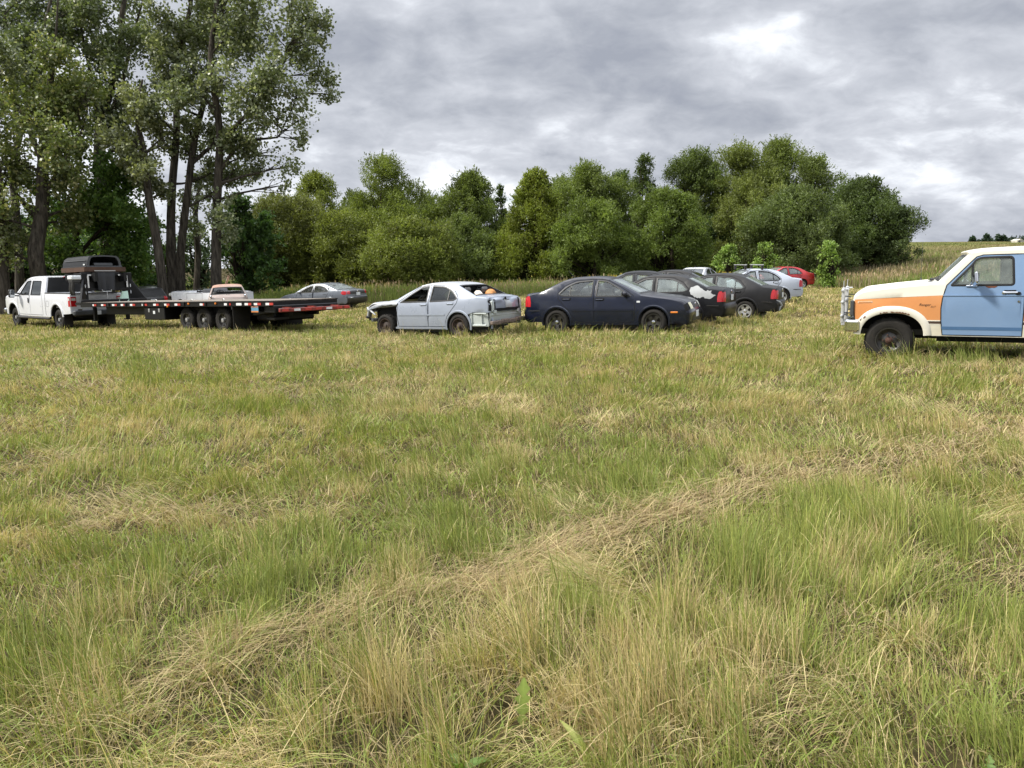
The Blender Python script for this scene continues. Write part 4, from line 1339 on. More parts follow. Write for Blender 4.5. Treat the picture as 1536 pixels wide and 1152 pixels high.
c.interior(-2.2, .66, .56, 1.12, .84, [(-.30, .42, .56, False), (-.30, -.42, .56, False), (-1.3, 0, 1.2, True)], (.42, 1.25), seat_mat=M['seat'], head=False)
un = MB(); un.box((-.3, 0, .44), (3.6, 1.0, .12)); un.tube([(-1.36, -.8, .37), (-1.36, .8, .37)], .06, 8); un.tube([(1.3, -.8, .37), (1.3, .8, .37)], .06, 8)
un.box((-.2, .62, .40), (1.6, .10, .10)); un.build('chassis', M['liner'], root)
lp = MB()
for sd in (1, -1): lp.box((-2.34, .84 * sd, .95), (.05, .14, .26), bev=.02)
lp.build('tail_light', M['tail_red'], root)
rb = MB(); rb.box((-2.42, 0, .58), (.10, 1.86, .18), bev=.03); rb.build('bumper', M['chrome'], root)
c.finish_body([M['cream'], M['seal'], M['gap'], M['liner'], M['orange'], M['brown_stripe'], M['cream_dirty']])
for x in (1.30, -1.36):
    for sd in (1, -1):
        make_wheel(root, (x, .90 * sd, .365), sd, 'steel_black', .378, .235, .205)

# ---------------------------------------------------------------- white extended cab pickup
PK = dict(W=2.0, belt=1.40, belt_slope=0, tumble=.30, ku=.02, kl=.04, zmid=.95, knee=.03, crown=5.0,
  front_taper=(2.2, 3.08, .09, 2.2), rear_taper=(-2.9, -3.1, .01, 2.0), wheel_x=(2.10, -1.90), bottoms=(.55, .62, .50),
  outline=fix_outline([(2.98, .52, .04, 'front'), (3.06, .75, .07), (3.09, 1.0, .08), (3.06, 1.17, .07, '!'),
    (3.06, 1.17, .07, 'hood'), (2.96, 1.27, .07), (2.4, 1.36, .06), (1.72, 1.43, .05, '!'),
    (1.72, 1.43, .05, 'windshield'), (1.3, 1.745, .05), (.93, 2.0, .055, '!'),
    (.93, 2.0, .055, 'roof'), (.62, 2.075, .07), (.1, 2.105, .07), (-.5, 2.095, .07), (-.80, 2.05, .07, '!'),
    (-.80, 2.05, .07, 'rear_window'), (-.93, 1.46, .05, '!'), (-.93, 1.46, .05, 'rail'), (-.97, 1.42, .012), (-3.05, 1.42, .012, '!'),
    (-3.05, 1.42, .012, 'tailgate'), (-3.085, 1.38, .02), (-3.09, .95, .02), (-3.08, .66, .02, '!')]))
HT = R(180 - 36.5)
p = at(104, 440, 29.3)
hd = Vector((math.cos(HT), math.sin(HT))); lf = Vector((-hd.y, hd.x))
root = thing('pickup_truck', (0, 0, 0), 'white extended cab pickup hitched to the black flatbed trailer', 'pickup truck')
place(root, p.x + hd.x * 3.05 - lf.x * .98, 29.3 + hd.y * 3.05 - lf.y * .98, HT, wb=4.0, tr=1.7, sink=.03)
pick_root = root
sp = dict(PK); sp['arches'] = {'front': arch_pts(2.10, .50, .50, .50, .52), 'rear': arch_pts(-1.90, .50, .50, .50, .52)}
c = Car(root, sp)
c.strip({'front': ('grille', M['plastic'], False), 'hood': ('hood', M['white'], False), 'windshield': ('windshield', M['glass'], True), 'rear_window': ('rear_window', M['glass_dusty'], True),
         'tailgate': ('tailgate', M['white'], False)}, ('rail',))
DF = [(1.58, .56), (1.62, 1.0), (1.56, 1.36), (.98, 1.90), (.80, 1.97), (.46, 1.99), (.44, .56)]
DR = [(.44, .56), (.46, 1.99), (-.60, 1.985), (-.68, 1.3), (-.68, .56)]
WF = [(1.50, 1.36, .03), (1.36, 1.40, .05), (.93, 1.87, .06), (.80, 1.91, .06), (.52, 1.925, .03), (.51, 1.345, .03), (1.18, 1.345, .04)]
WR = [(.36, 1.345, .03), (.38, 1.915, .04), (-.44, 1.905, .06), (-.58, 1.345, .03)]
for sd in (1, -1):
    dd, ww = c.side(sd, [M['white']], (), [dict(poly=DF), dict(poly=DR)],
       [dict(poly=round_poly(WF), glass=M['glass_tint'], door=0), dict(poly=round_poly(WR), glass=M['glass_tint'], door=1)])
    h = MB(); h.box((.56, (float(c.y(.56, 1.14)) + .014) * sd, 1.13), (.07, .035, .20), bev=.012); h.build('handle', M['plastic'], dd[0])
    c.flare('front', sd, .085, .03, depth=.4); c.flare('rear', sd, .085, .03, depth=.4)
    c.ribbon([(-.955, 1.42), (-.955, .56)], .012, .003, sd, 2, False)
    c.ribbon([(-1.05, 1.12), (-1.26, 1.12), (-1.26, .90), (-1.05, .90)], .005, .002, sd, 2)
    m_ = MB(); y0 = float(c.y(1.42, 1.35))
    m_.tube([(1.44, (y0 - .02) * sd, 1.30), (1.46, (y0 + .18) * sd, 1.32)], .03, 6); m_.tube([(1.44, (y0 - .02) * sd, 1.40), (1.46, (y0 + .18) * sd, 1.42)], .03, 6)
    m_.box((1.47, (y0 + .27) * sd, 1.40), (.14, .22, .33), bev=.04); mm = m_.build('wing_mirror', M['plastic'], root)
    m_ = MB(); m_.box((1.395, (y0 + .27) * sd, 1.41), (.006, .18, .28)); m_.build('mirror_glass', M['mirror'], mm)
    t = MB(); a, b = c.rng('tailgate')
    c.side_patch(t, [(-2.94, .93), (-2.92, 1.30), (-3.07, 1.30), (-3.075, .93)], .006, sd)
    t.box((-3.095, .87 * sd, 1.115), (.02, .20, .37), bev=.005); t.build('tail_light', M['tail_red'], root)
    t = MB(); t.box((-3.108, .87 * sd, 1.20), (.012, .15, .09), bev=.004); t.box((-3.0, (float(c.y(-3.0, 1.2)) + .008) * sd, 1.2), (.10, .01, .09), bev=.003); t.build('reverse_lamp', M['head_clear'], root)
    rbd = MB(); rbd.tube([(1.55, 1.0 * sd, .46), (1.45, 1.03 * sd, .44), (-1.25, 1.03 * sd, .44), (-1.35, 1.0 * sd, .46)], .05, 8); rbd.build('running_board', M['plastic'], root)
    fl = MB(); fl.box((-2.42, .82 * sd, .38), (.02, .34, .50), Matrix.Rotation(.06, 3, 'Y')); fl.build('mudflap', M['rubber'], root)
    fl = MB(); fl.box((1.52, .85 * sd, .44), (.02, .28, .36), Matrix.Rotation(.06, 3, 'Y')); fl.build('mudflap', M['rubber'], root)
    bed = None
bd = MB()
for sd in (1, -1):
    bd.box((-2.0, .84 * sd, 1.16), (2.10, .04, .50)); bd.box((-2.0, .90 * sd, 1.43), (2.08, .18, .025), bev=.01, m=1)
    bd.box((-1.9, .68 * sd, 1.0), (1.1, .3, .24), bev=.05)
bd.box((-2.0, 0, .88), (2.1, 1.7, .04)); bd.box((-.96, 0, 1.16), (.04, 1.9, .58)); bd.box((-3.03, 0, 1.18), (.03, 1.7, .48))
bd.box((-3.06, 0, 1.43), (.06, 1.7, .02), bev=.006, m=1)
bd.build('bed', [M['white'], M['plastic']], root, False)
br = MB(); br.box((-.83, 0, 2.06), (.05, .34, .035), bev=.01); br.build('brake_light', M['tail_red'], root)
bm = MB(); bm.box((-3.20, 0, .68), (.20, 1.90, .20), bev=.04); bm.build('bumper', M['cap_trim'], root)
pl = MB(); pl.box((-3.305, .12, .68), (.012, .31, .15)); pl.build('number_plate', M['plate_white'], root)
em = MB(); em.box((-3.112, .66, .80), (.012, .16, .05)); em.build('emblem', M['chrome'], root)
fb = MB(); fb.box((3.12, 0, .66), (.16, 1.96, .22), bev=.05); fb.build('bumper', M['chrome'], root)
for sd in (1, -1):
    hl = MB(); c.strip_patch(hl, 'front', .45, .98, .70 * sd, .99 * sd, .008); hl.build('headlight', M['head_clear'], root)
c.interior(-.85, 1.7, .62, 1.34, .86, [(.25, .45, .56, False), (.25, -.45, .56, False), (-.5, 0, 1.4, False)], (1.30, 1.38))
ch = MB(); ch.box((0, 0, .55), (5.6, 1.0, .16)); ch.tube([(-1.9, -.8, .40), (-1.9, .8, .40)], .08, 8); ch.build('chassis', M['liner'], root)
c.finish_body([M['white'], M['seal'], M['gap'], M['liner']])
for x in (2.10, -1.90):
    for sd in (1, -1): make_wheel(root, (x, .93 * sd, .40), sd, 'truck_black', .405, .27, .23)

# ---------------------------------------------------------------- flatbed trailer
TX, TY, TPH = -6.95, 22.0, R(36)
th_ = PI - TPH
tr_root = thing('flatbed_trailer', (0, 0, 0), 'long black gooseneck flatbed trailer with three axles and red and white reflector strips', 'trailer')
hd = Vector((math.cos(th_), math.sin(th_))); lf = Vector((-hd.y, hd.x))
LT = 11.2; HW = 1.28
ctr = Vector((TX, TY)) - lf * HW          # rear middle of the deck
zr = at(411, 451, 22.0).z; zf_ = at(127, 454, TY + LT * hd.y).z
tr_root.location = (ctr.x, ctr.y, zr - .95)
tr_root.rotation_euler = (0, math.asin((zr - zf_) / LT), th_)
tr_mat = Matrix.Translation(tr_root.location) @ tr_root.rotation_euler.to_matrix().to_4x4()
def trx(px):
    """distance from the tail along the near rail for a photograph column"""
    U = (px - 768) / 1163
    return (U * TY - TX) / (hd.x - U * hd.y)
dk = MB()
for k in range(9): dk.box((LT / 2, -HW + .05 + (2 * HW - .1) * (k + .5) / 9, .93), (LT, (2 * HW - .1) / 9 - .008, .04))
dk.build('deck', M['deck'], tr_root, False)
fr = MB()
for sd in (1, -1):
    fr.box((LT / 2, (HW - .02) * sd, .865), (LT, .05, .165), bev=.01)
    fr.box((LT / 2 - .2, .50 * sd, .68), (LT - .4, .10, .40), bev=.01)
    fr.box((LT / 2, (HW + .018) * sd, .93), (LT, .016, .035))
for k in range(23): fr.box((.25 + k * .48, 0, .86), (.07, 2 * HW - .1, .10))
fr.box((.03, 0, .86), (.06, 2 * HW - .02, .17), bev=.01); fr.box((LT - .03, 0, .86), (.06, 2 * HW - .02, .17), bev=.01)
for sd in (1, -1):
    for k in range(9): fr.box((.7 + k * 1.2, (HW + .02) * sd, .875), (.10, .04, .13), bev=.008)
fr.build('frame', M['trailer'], tr_root, False)
tl = MB()
tl.box((.1, 0, .70), (.5, 2.36, .22), bev=.02)
for y_ in (-.95, -.35, .35, .95): tl.box((.35, y_, .62), (1.3, .30, .10), Matrix.Rotation(.10, 3, 'Y'), bev=.02)
tl.box((.9, 0, .50), (.9, 1.5, .34), bev=.05); tl.box((.25, .8, .42), (.4, .5, .10), bev=.02)
tl.build('ramp_storage', M['trailer'], tr_root, False)
rbm = MB(); rbm.box((-.47, -.02, .67), (.10, 2.56, .105), bev=.012)
for y_ in (-.9, 0, .9): rbm.box((-.20, y_, .70), (.6, .08, .10))
bo = rbm.build('bumper', M['red_worn'], tr_root, True, 30)
for (y_, cm) in ((1.10, 'tape_red'), (.68, 'tape_white'), (.28, 'tape_red'), (-.10, 'tape_red'), (-.50, 'tape_white'), (-.90, 'tape_red'), (-1.20, 'tape_red')):
    tp = MB(); tp.box((-.524, y_, .67), (.008, .22, .065)); tp.build('reflector', M[cm], bo)
for px in (137.6, 152, 168.6, 182, 196, 214, 231.5, 247.5, 264, 302.5, 339.6, 371, 385, 403):
    x = trx(px)
    tp = MB()
    tp.box((x + .085, HW + .012, .855), (.16, .02, .065), m=0); tp.box((x - .085, HW + .012, .855), (.16, .02, .065), m=1)
    tp.build('reflector', [M['tape_white'], M['tape_red']], tr_root, False)
tp = MB(); x = trx(357); tp.box((x, HW + .012, .855), (.26, .02, .07)); tp.build('reflector', M['tape_white'], tr_root)
for px in (249, 281, 322):
    tp = MB(); x = trx(px); tp.lathe([(.035, 0), (.03, .03), (.001, .035)], n=12); o = tp.build('marker_light', M['amber'], tr_root); o.location = (x, HW + .01, .80 if px == 249 else .88)
for px in (232, 286, 334):
    tp = MB(); x = trx(px); ring = [(x + .05 * math.cos(t), HW + .01, .96 + .06 * math.sin(t)) for t in np.linspace(0, PI, 9)]; tp.tube(ring, .012, 5); tp.build('tie_ring', M['steel'], tr_root)
pb = MB(); x = trx(380); pb.box((x, HW + .0, .70), (.34, .012, .175), bev=.006); po = pb.build('number_plate', M['plate_blue'], tr_root)
pb = MB(); pb.box((x, HW + .008, .636), (.33, .006, .04)); pb.box((x, HW + .008, .772), (.33, .006, .022)); pb.build('plate_band', M['plate_orange'], po)
pb = MB(); pb.box((x, HW - .02, .77), (.05, .03, .10)); pb.build('plate_bracket', M['trailer'], tr_root)
x = (trx(209) + trx(242)) / 2; xl = abs(trx(209) - trx(242)) * .92
tb = MB(); tb.box((x, HW - .32, .56), (xl, .55, .42), bev=.02); tbo = tb.build('toolbox', M['trailer'], tr_root)
for q in (-.25, .25):
    la = MB(); la.box((x + q * xl, HW - .04, .66), (.09, .02, .12), bev=.01); la.build('latch', M['steel'], tbo)
la = MB(); la.box((x, HW - .042, .60), (.12, .012, .10)); la.build('warning_sticker', M['plate_white'], tbo)
for i, px in enumerate((271, 297, 326)):
    for sd in (1, -1):
        x = trx(px) + .14
        make_wheel(tr_root, (x, 1.10 * sd, .36), sd, 'truck_black', .395, .24, .215)
    ax = MB(); ax.tube([(x, -1.0, .37), (x, 1.0, .37)], .07, 8); ax.build('axle', M['trailer'], tr_root)
for sd in (1, -1):
    mf = MB(); x = trx(349); mf.box((x + .1, .98 * sd, .40), (.02, .60, .60)); mf.box((x + .12, .98 * sd, .74), (.05, .62, .08)); mf.build('mudflap', M['rubber'], tr_root)
# neck
nk = MB()
for sd in (1, -1):
    a_ = [(LT - .05, 1.27 * sd, .95), (LT + .45, .78 * sd, .95), (LT + .45, .80 * sd, 1.85), (LT + .40, .88 * sd, 1.85)]; n_ = Vector((.05, .05 * sd, 0))
    a_ = [Vector(q) for q in a_]; b_ = [q + n_ for q in a_]
    nk.add(a_ + b_, [(0, 1, 2, 3), (7, 6, 5, 4)] + [(i, (i + 1) % 4, 4 + (i + 1) % 4, 4 + i) for i in range(4)])
    nk.box((LT + .48, .86 * sd, 1.50), (.17, .19, 1.12), bev=.015)
    nk.box((LT + .24, 1.0 * sd, .90), (.55, .45, .10))
    nk.prism([(LT + .1, 1.72), (LT + .1, 2.06), (LT + 2.5, 2.06), (LT + 2.5, 1.80)], .55 * sd - .06, .55 * sd + .06)
    nk.box((LT + .9, .6 * sd, 1.98), (.8, .5, .12), bev=.02)
nk.box((LT + .48, 0, 2.00), (.14, 1.85, .12), bev=.01); nk.box((LT + .48, 0, 1.42), (.14, 1.85, .10), bev=.01)
nk.box((LT + .50, 0, 1.70), (.03, 1.7, .56)); nk.box((LT - .05, 0, 1.0), (.10, 2 * HW - .1, .10), bev=.01)
nk.box((LT + 2.4, 0, 1.92), (.3, 1.2, .25), bev=.02); nk.box((LT + 2.35, 0, 1.45), (.14, .14, .95), bev=.01)
for sd in (1, -1):
    nk.box((LT + .32, .62 * sd, .62), (.12, .12, .72), bev=.01); nk.box((LT + .32, .62 * sd, .25), (.22, .22, .04))
nk.build('gooseneck', M['trailer'], tr_root, False)
for sd in (1, -1):
    tp = MB(); tp.box((LT + .38, .74 * sd, 1.72), (.012, .055, .46)); tp.box((LT + .38, .58 * sd, 1.97), (.012, .34, .055)); tp.build('reflector', M['tape_white'], tr_root)
    tp = MB()
    for z in (1.30, 1.55): tp.box((LT + .38, .88 * sd, z), (.03, .07, .13), bev=.03)
    tp.build('reverse_lamp', M['plate_white'], tr_root)
fl = MB(); rows = []
for i in range(7):
    z = 2.10 - .72 * i / 6
    rows.append([(LT + .34 - .05 * math.sin(j * 1.1) * (i / 6) - .02 * (i > 0), .10 + (-.36 + .72 * j / 12) * (1 - .10 * i / 6), z) for j in range(13)])
fl.grid(rows); fl.build('hanging_flap', M['tarp'], tr_root)
fl = MB(); fl.box((LT + .32, .10, 2.13), (.03, .78, .035)); fl.build('flap_bar', M['steel'], tr_root)
wn = MB(); wn.tube([(LT + .30, -.06, 1.34), (LT + .30, .28, 1.34)], .02, 6); wn.tube([(LT + .30, -.06, 1.34), (LT + .30, -.06, 1.42)], .02, 6); wn.tube([(LT + .30, .28, 1.34), (LT + .30, .28, 1.42)], .02, 6); wn.tube([(LT + .30, .11, 1.34), (LT + .30, .11, .98)], .022, 6)
wn.build('jack_handle', M['steel'], tr_root)
bx = MB(); bx.box((LT + .62, HW - .16, 1.88), (.40, .36, .16), bev=.03); bx.box((LT + .62, HW - .16, 1.74), (.36, .32, .14), bev=.03, m=1)
for k in range(3): bx.tube([(LT + .5 + .1 * k, HW - .05, 1.70), (LT + .54 + .08 * k, HW - .02, 1.45), (LT + .50 + .12 * k, HW - .06, 1.22)], [.05, .06, .03], 6, m=1)
bx.build('equipment_box', [M['plate_white'], M['plastic']], tr_root)
# boards and truck cap on the neck, each a thing of its own
def on_trailer(o, v, rz=0):
    o.matrix_world = tr_mat @ Matrix.Translation(v) @ Matrix.Rotation(rz, 4, 'Z')
    loc, rot, sc = (tr_mat @ Matrix.Translation(v) @ Matrix.Rotation(rz, 4, 'Z')).decompose()
    o.location = loc; o.rotation_euler = rot.to_euler()
bds = MB()
for k in range(5): bds.box((0, -.62 + .31 * k, .17), (1.80 + .06 * ((k * 7) % 3), .29, .045 if k % 2 else .05))
for x in (-.7, 0, .7): bds.box((x, 0, .05), (.1, 1.45, .10))
bds.box((-.93, 0, .12), (.05, 1.56, .17)); bds.box((0, .77, .12), (1.85, .05, .17)); bds.box((0, -.77, .12), (1.85, .05, .17))
o = bds.build('board_stack', M['board'], None, False); on_trailer(o, (LT + 1.43, 0.0, 2.07))
tag(o, 'dark stained wooden boards laid across the trailer gooseneck under the truck cap', 'boards')
cap = thing('truck_cap', (0, 0, 0), 'black fibreglass truck bed cap with an open end, sitting on boards over the trailer gooseneck', 'truck cap')
on_trailer(cap, (LT + 1.58, -.02, 2.265))
def cap_sec(x, f):
    w = .66; h = .44 * f
    pts = [(w, 0), (w - .02, h * .45), (w - .09, h * .86), (w - .17, h), (w - .4, h * 1.04), (0, h * 1.06)]
    pts = pts + [(-a, b) for a, b in pts[-2::-1]]
    return [(x, a, b) for a, b in pts]
cb = MB(); cb.grid([cap_sec(-1.0, 1.0), cap_sec(-.9, 1.0), cap_sec(0, 1.0), cap_sec(.85, .97), cap_sec(.98, .90)], 0)
cb.grid([[(x, y * .97, z * .96) for x, y, z in cap_sec(-1.0, 1.0)], [(x, y * .95, z * .94) for x, y, z in cap_sec(.9, .9)]], 1)
f = cap_sec(.98, .90); cb.add(f, [tuple(range(len(f)))], 0)
for sd in (1, -1): cb.box((0, .675 * sd, .02), (2.0, .05, .05), bev=.012)
cb.build('shell', [M['cap'], M['liner']], cap)
et = MB(); s1 = cap_sec(-1.01, 1.0); s2 = [(x, y * .86, .05 + z * .78) for x, y, z in s1]
et.grid([s1, s2]); et.grid([[(x - .0, y, z) for x, y, z in s2], [(x + .06, y, z) for x, y, z in s2]])
et.box((-1.0, 0, .03), (.05, 1.32, .06), bev=.01); et.build('end_frame', M['cap_trim'], cap)
rdg = MB()
for sd in (1, -1): rdg.box((-.05, .640 * sd, .26), (1.7, .02, .03), bev=.008)
rdg.build('side_ridge', M['cap_trim'], cap)
lb = MB(); lb.box((-.80, .668, .11), (.13, .012, .05)); lb.build('badge', M['plate_white'], cap)
rl = MB(); rl.tube([(-.85, -.35, .10), (-.85, .35, .10)], .09, 10); o = rl.build('rolled_tarp', M['cap_trim'], None); on_trailer(o, (LT + 1.58, -.02, 2.265))
tag(o, 'dark grey roll lying inside the open end of the black truck cap', 'roll')
gp = MB(); rows = []
for i in range(6):
    rows.append([(0 + .05 * math.sin(j / 6 * PI), (-.20 + .4 * j / 6) * (1 - .45 * i / 5) - .12 * i / 5, .40 * i / 5) for j in range(7)])
gp.grid(rows); gp.grid([[(x + .02, y, z) for x, y, z in r_] for r_ in rows], flip=True)
o = gp.build('glass_pane', mat('pale_green_glass', (.42, .58, .47), .15, 0, .6), None); on_trailer(o, (LT - .12, -.30, .955)); o.rotation_euler.rotate_axis('Y', .25)
tag(o, 'pale green glass pane leaning at the front end of the trailer deck', 'glass pane')

# ---------------------------------------------------------------- black wagon behind the gooseneck
SV = dict(SEDAN); SV.update(W=1.85, belt=1.08, tumble=.32, front_taper=(1.5, 2.3, .15, 2.2), rear_taper=(-1.9, -2.35, .08, 2.0), bottoms=(.35, .40, .32), wheel_x=(1.35, -1.35),
  outline=fix_outline([(2.15, .33, .05, 'bumper'), (2.28, .45, .12), (2.3, .7, .13), (2.2, .86, .10, '!'), (2.2, .86, .10, 'hood'), (2.0, .98, .07), (1.4, 1.07, .06), (1.05, 1.10, .05, '!'),
    (1.05, 1.10, .05, 'windshield'), (.65, 1.38, .05), (.28, 1.58, .055, '!'), (.28, 1.58, .055, 'roof'), (-.1, 1.65, .06), (-.8, 1.67, .06), (-1.55, 1.62, .06), (-1.78, 1.57, .055, '!'),
    (-1.78, 1.57, .055, 'rear_window'), (-2.15, 1.12, .06, '!'), (-2.15, 1.12, .06, 'tail'), (-2.26, 1.0, .09), (-2.28, .75, .10, '!'), (-2.28, .75, .10, 'rear_bumper'), (-2.36, .68, .11), (-2.34, .5, .10), (-2.2, .40, .05, '!')]))
r = park('wagon', 208, 42.0, R(180 - 44), 'black wagon with roof rails partly hidden behind the trailer gooseneck', cat='car', group=None)
r.scale = (.88, .88, .86)
SV['arches'] = {'front': arch_pts(1.35, .34, .38, .38, .32), 'rear': arch_pts(-1.35, .34, .38, .38, .32)}
c = Car(r, SV)
c.strip({'bumper': ('bumper', M['plastic'], False), 'hood': ('hood', M['dark_grey'], False), 'windshield': ('windshield', M['glass_tint'], True), 'rear_window': ('rear_window', M['glass_tint'], True), 'rear_bumper': ('bumper', M['plastic'], False)})
for sd in (1, -1):
    dd, ww = c.side(sd, [M['dark_grey']], (), [dict(poly=[(.95, .42), (.95, 1.05), (.3, 1.52), (-.2, 1.56), (-.2, .42)]), dict(poly=[(-.2, .42), (-.2, 1.56), (-1.15, 1.55), (-1.1, .8), (-.9, .42)])],
      [dict(poly=round_poly([(.80, 1.08), (.28, 1.47), (-.12, 1.51), (-.12, 1.08)]), glass=M['glass_tint'], door=0), dict(poly=round_poly([(-.28, 1.08), (-.28, 1.51), (-1.08, 1.51), (-1.04, 1.08)]), glass=M['glass_tint'], door=1),
       dict(poly=round_poly([(-1.22, 1.10), (-1.24, 1.49), (-1.62, 1.47), (-1.90, 1.12)]), glass=M['glass_tint'])])
    rl = MB(); rl.tube([(.15, .58 * sd, 1.63), (.05, .58 * sd, 1.72), (-1.4, .58 * sd, 1.71), (-1.55, .58 * sd, 1.61)], .022, 6); rl.build('roof_rail', M['plastic'], r)
    t = MB(); c.strip_patch(t, 'tail', .15, .95, 1.0 * sd, .74 * sd, .008); t.build('tail_light', M['tail_red'], r)
    c.flare('front', sd, .05, .015); c.flare('rear', sd, .05, .015)
c.interior(-1.9, 1.0, .36, 1.02, .78, [(0, .38, .54, False), (0, -.38, .54, False), (-.95, 0, 1.3, True)], (.68, 1.05))
c.finish_body([M['dark_grey'], M['seal'], M['gap'], M['liner']])
for x in (1.35, -1.35):
    for sd in (1, -1): make_wheel(r, (x, .88 * sd, .33), sd, 'alloy', .335, .21, .21)
pl = MB(); pl.box((-2.285, 0, .86), (.012, .31, .15)); pl.build('number_plate', M['plate_white'], r)

# ---------------------------------------------------------------- old hulks behind the trailer
OC = dict(SEDAN); OC.update(W=1.78, belt=1.02, tumble=.42, knee=.05, crown=2.6, front_taper=(1.5, 2.5, .10, 2.2), rear_taper=(-1.6, -2.5, .12, 2.2), bottoms=(.35, .40, .30), wheel_x=(1.45, -1.40),
  outline=fix_outline([(2.35, .35, .05, 'front'), (2.48, .55, .12), (2.45, .90, .10, '!'), (2.45, .90, .10, 'hood'), (2.2, 1.02, .08), (1.5, 1.10, .06), (1.05, 1.13, .05, '!'),
    (1.05, 1.13, .05, 'windshield'), (.85, 1.35, .05), (.62, 1.48, .055, '!'), (.62, 1.48, .055, 'roof'), (.3, 1.56, .08), (-.3, 1.58, .09), (-.9, 1.54, .09), (-1.2, 1.46, .06, '!'),
    (-1.2, 1.46, .06, 'rear_window'), (-1.42, 1.28, .06), (-1.55, 1.12, .05, '!'), (-1.55, 1.12, .05, 'trunk'), (-2.0, 1.09, .06), (-2.38, 1.0, .10, '!'),
    (-2.38, 1.0, .10, 'tail'), (-2.46, .85, .12), (-2.48, .55, .10), (-2.35, .40, .05, '!')]))
r = park('old_car', 343, 37.5, R(180 - 70), 'rusty old car shell with empty windows and a primer red roof behind the trailer', cat='old car', group=None)
OC['arches'] = {'front': arch_pts(1.45, .35, .40, .38, .30), 'rear': arch_pts(-1.40, .35, .40, .36, .30)}
c = Car(r, OC)
c.strip({'hood': ('hood', M['primer_grey'], False), 'windshield': ('windshield', None, True), 'roof': ('roof', M['rust_roof'], False), 'rear_window': ('rear_window', None, True), 'trunk': ('trunk_lid', M['primer_grey'], False)})
for sd in (1, -1):
    c.side(sd, [M['primer_grey']], (), [dict(poly=[(.95, .42), (.98, 1.05), (.55, 1.40), (-.30, 1.46), (-.30, .42)])],
      [dict(poly=round_poly([(.80, 1.06), (.52, 1.36), (-.22, 1.41), (-.22, 1.06)]), glass=None, door=0), dict(poly=round_poly([(-.36, 1.06), (-.36, 1.41), (-.9, 1.38), (-1.12, 1.08)]), glass=None)])
    t = MB(); t.lathe([(.001, -.09), (.045, -.07), (.06, 0), (.05, .08), (.001, .12)], n=12); to = t.build('tail_light', M['chrome'], r); to.location = (-2.30, .74 * sd, 1.06); to.rotation_euler = (0, 0, PI / 2)
    c.flare('front', sd, .03, .01); c.flare('rear', sd, .03, .01)
c.interior(-1.5, 1.1, .38, .96, .78, [(-.2, 0, 1.4, False)], (.85, 1.12), head=False)
lk = MB(); lk.tube([(-1.9, -.05, 1.10), (-1.9, -.04, 1.17), (-1.9, .04, 1.17), (-1.9, .05, 1.10)], .015, 5); lk.build('trunk_handle', M['plastic'], r)
c.finish_body([M['primer_grey'], M['seal'], M['gap'], M['liner']])
for x in (1.45, -1.40):
    for sd in (1, -1): make_wheel(r, (x, .84 * sd, .33), sd, 'steel', .35, .19, .2)
rod = MB(); rod.tube([(0, 0, 0), (.16, .02, .40)], .018, 6); rod.tube([(.05, .06, 0), (.20, .05, .36)], .014, 6)
o = rod.build('rusty_rod', M['rust_roof'], None); pp = at(338, 425, 37.6); o.location = pp; o.location.z = pp.z - .02
tag(o, 'rusty bent rods sticking up from the roof of the rusty old car', 'metal rod')
WC = dict(OC); WC.update(belt=1.2, outline=fix_outline([(2.30, .35, .05, 'front'), (2.42, .55, .08), (2.55, 1.02, .05, '!'), (2.55, 1.02, .05, 'hood'), (2.45, 1.10, .05), (1.8, 1.12, .05), (1.0, 1.12, .05, '!'),
    (1.0, 1.12, .05, 'open'), (.9, 1.08, .02), (-1.3, 1.08, .02), (-1.4, 1.12, .05, '!'), (-1.4, 1.12, .05, 'trunk'), (-2.0, 1.12, .05), (-2.5, 1.08, .06, '!'), (-2.5, 1.08, .06, 'tail'), (-2.46, .55, .08), (-2.35, .40, .05, '!')]))
r = park('old_car', 318, 40.0, R(180 - 36), 'white roofless old car body with a forward leaning fender behind the rusty one', cat='old car', group=None, dz=.10)
WC['arches'] = OC['arches']; c = Car(r, WC)
c.strip({'hood': ('hood', M['white'], False), 'trunk': ('trunk_lid', M['white'], False), 'open': ('tonneau', M['white'], False), 'front': ('grille', M['chrome'], False)})
for sd in (1, -1):
    c.side(sd, [M['white']], (), [dict(poly=[(.85, .42), (.88, 1.02), (-.55, 1.02), (-.5, .42)])], [])
    c.flare('front', sd, .03, .01); c.flare('rear', sd, .03, .01)
    t = MB(); t.tube([(2.50, .74 * sd, .92), (2.60, .74 * sd, .92)], .10, 12); t.build('headlight', M['head_clear'], r)
c.interior(-1.4, 1.0, .38, 1.0, .80, [(-.2, 0, 1.4, False)], (.75, 1.05), head=False)
c.finish_body([M['white'], M['seal'], M['gap'], M['liner']])
for x in (1.45, -1.40):
    for sd in (1, -1): make_wheel(r, (x, .84 * sd, .33), sd, 'steel', .35, .19, .2)
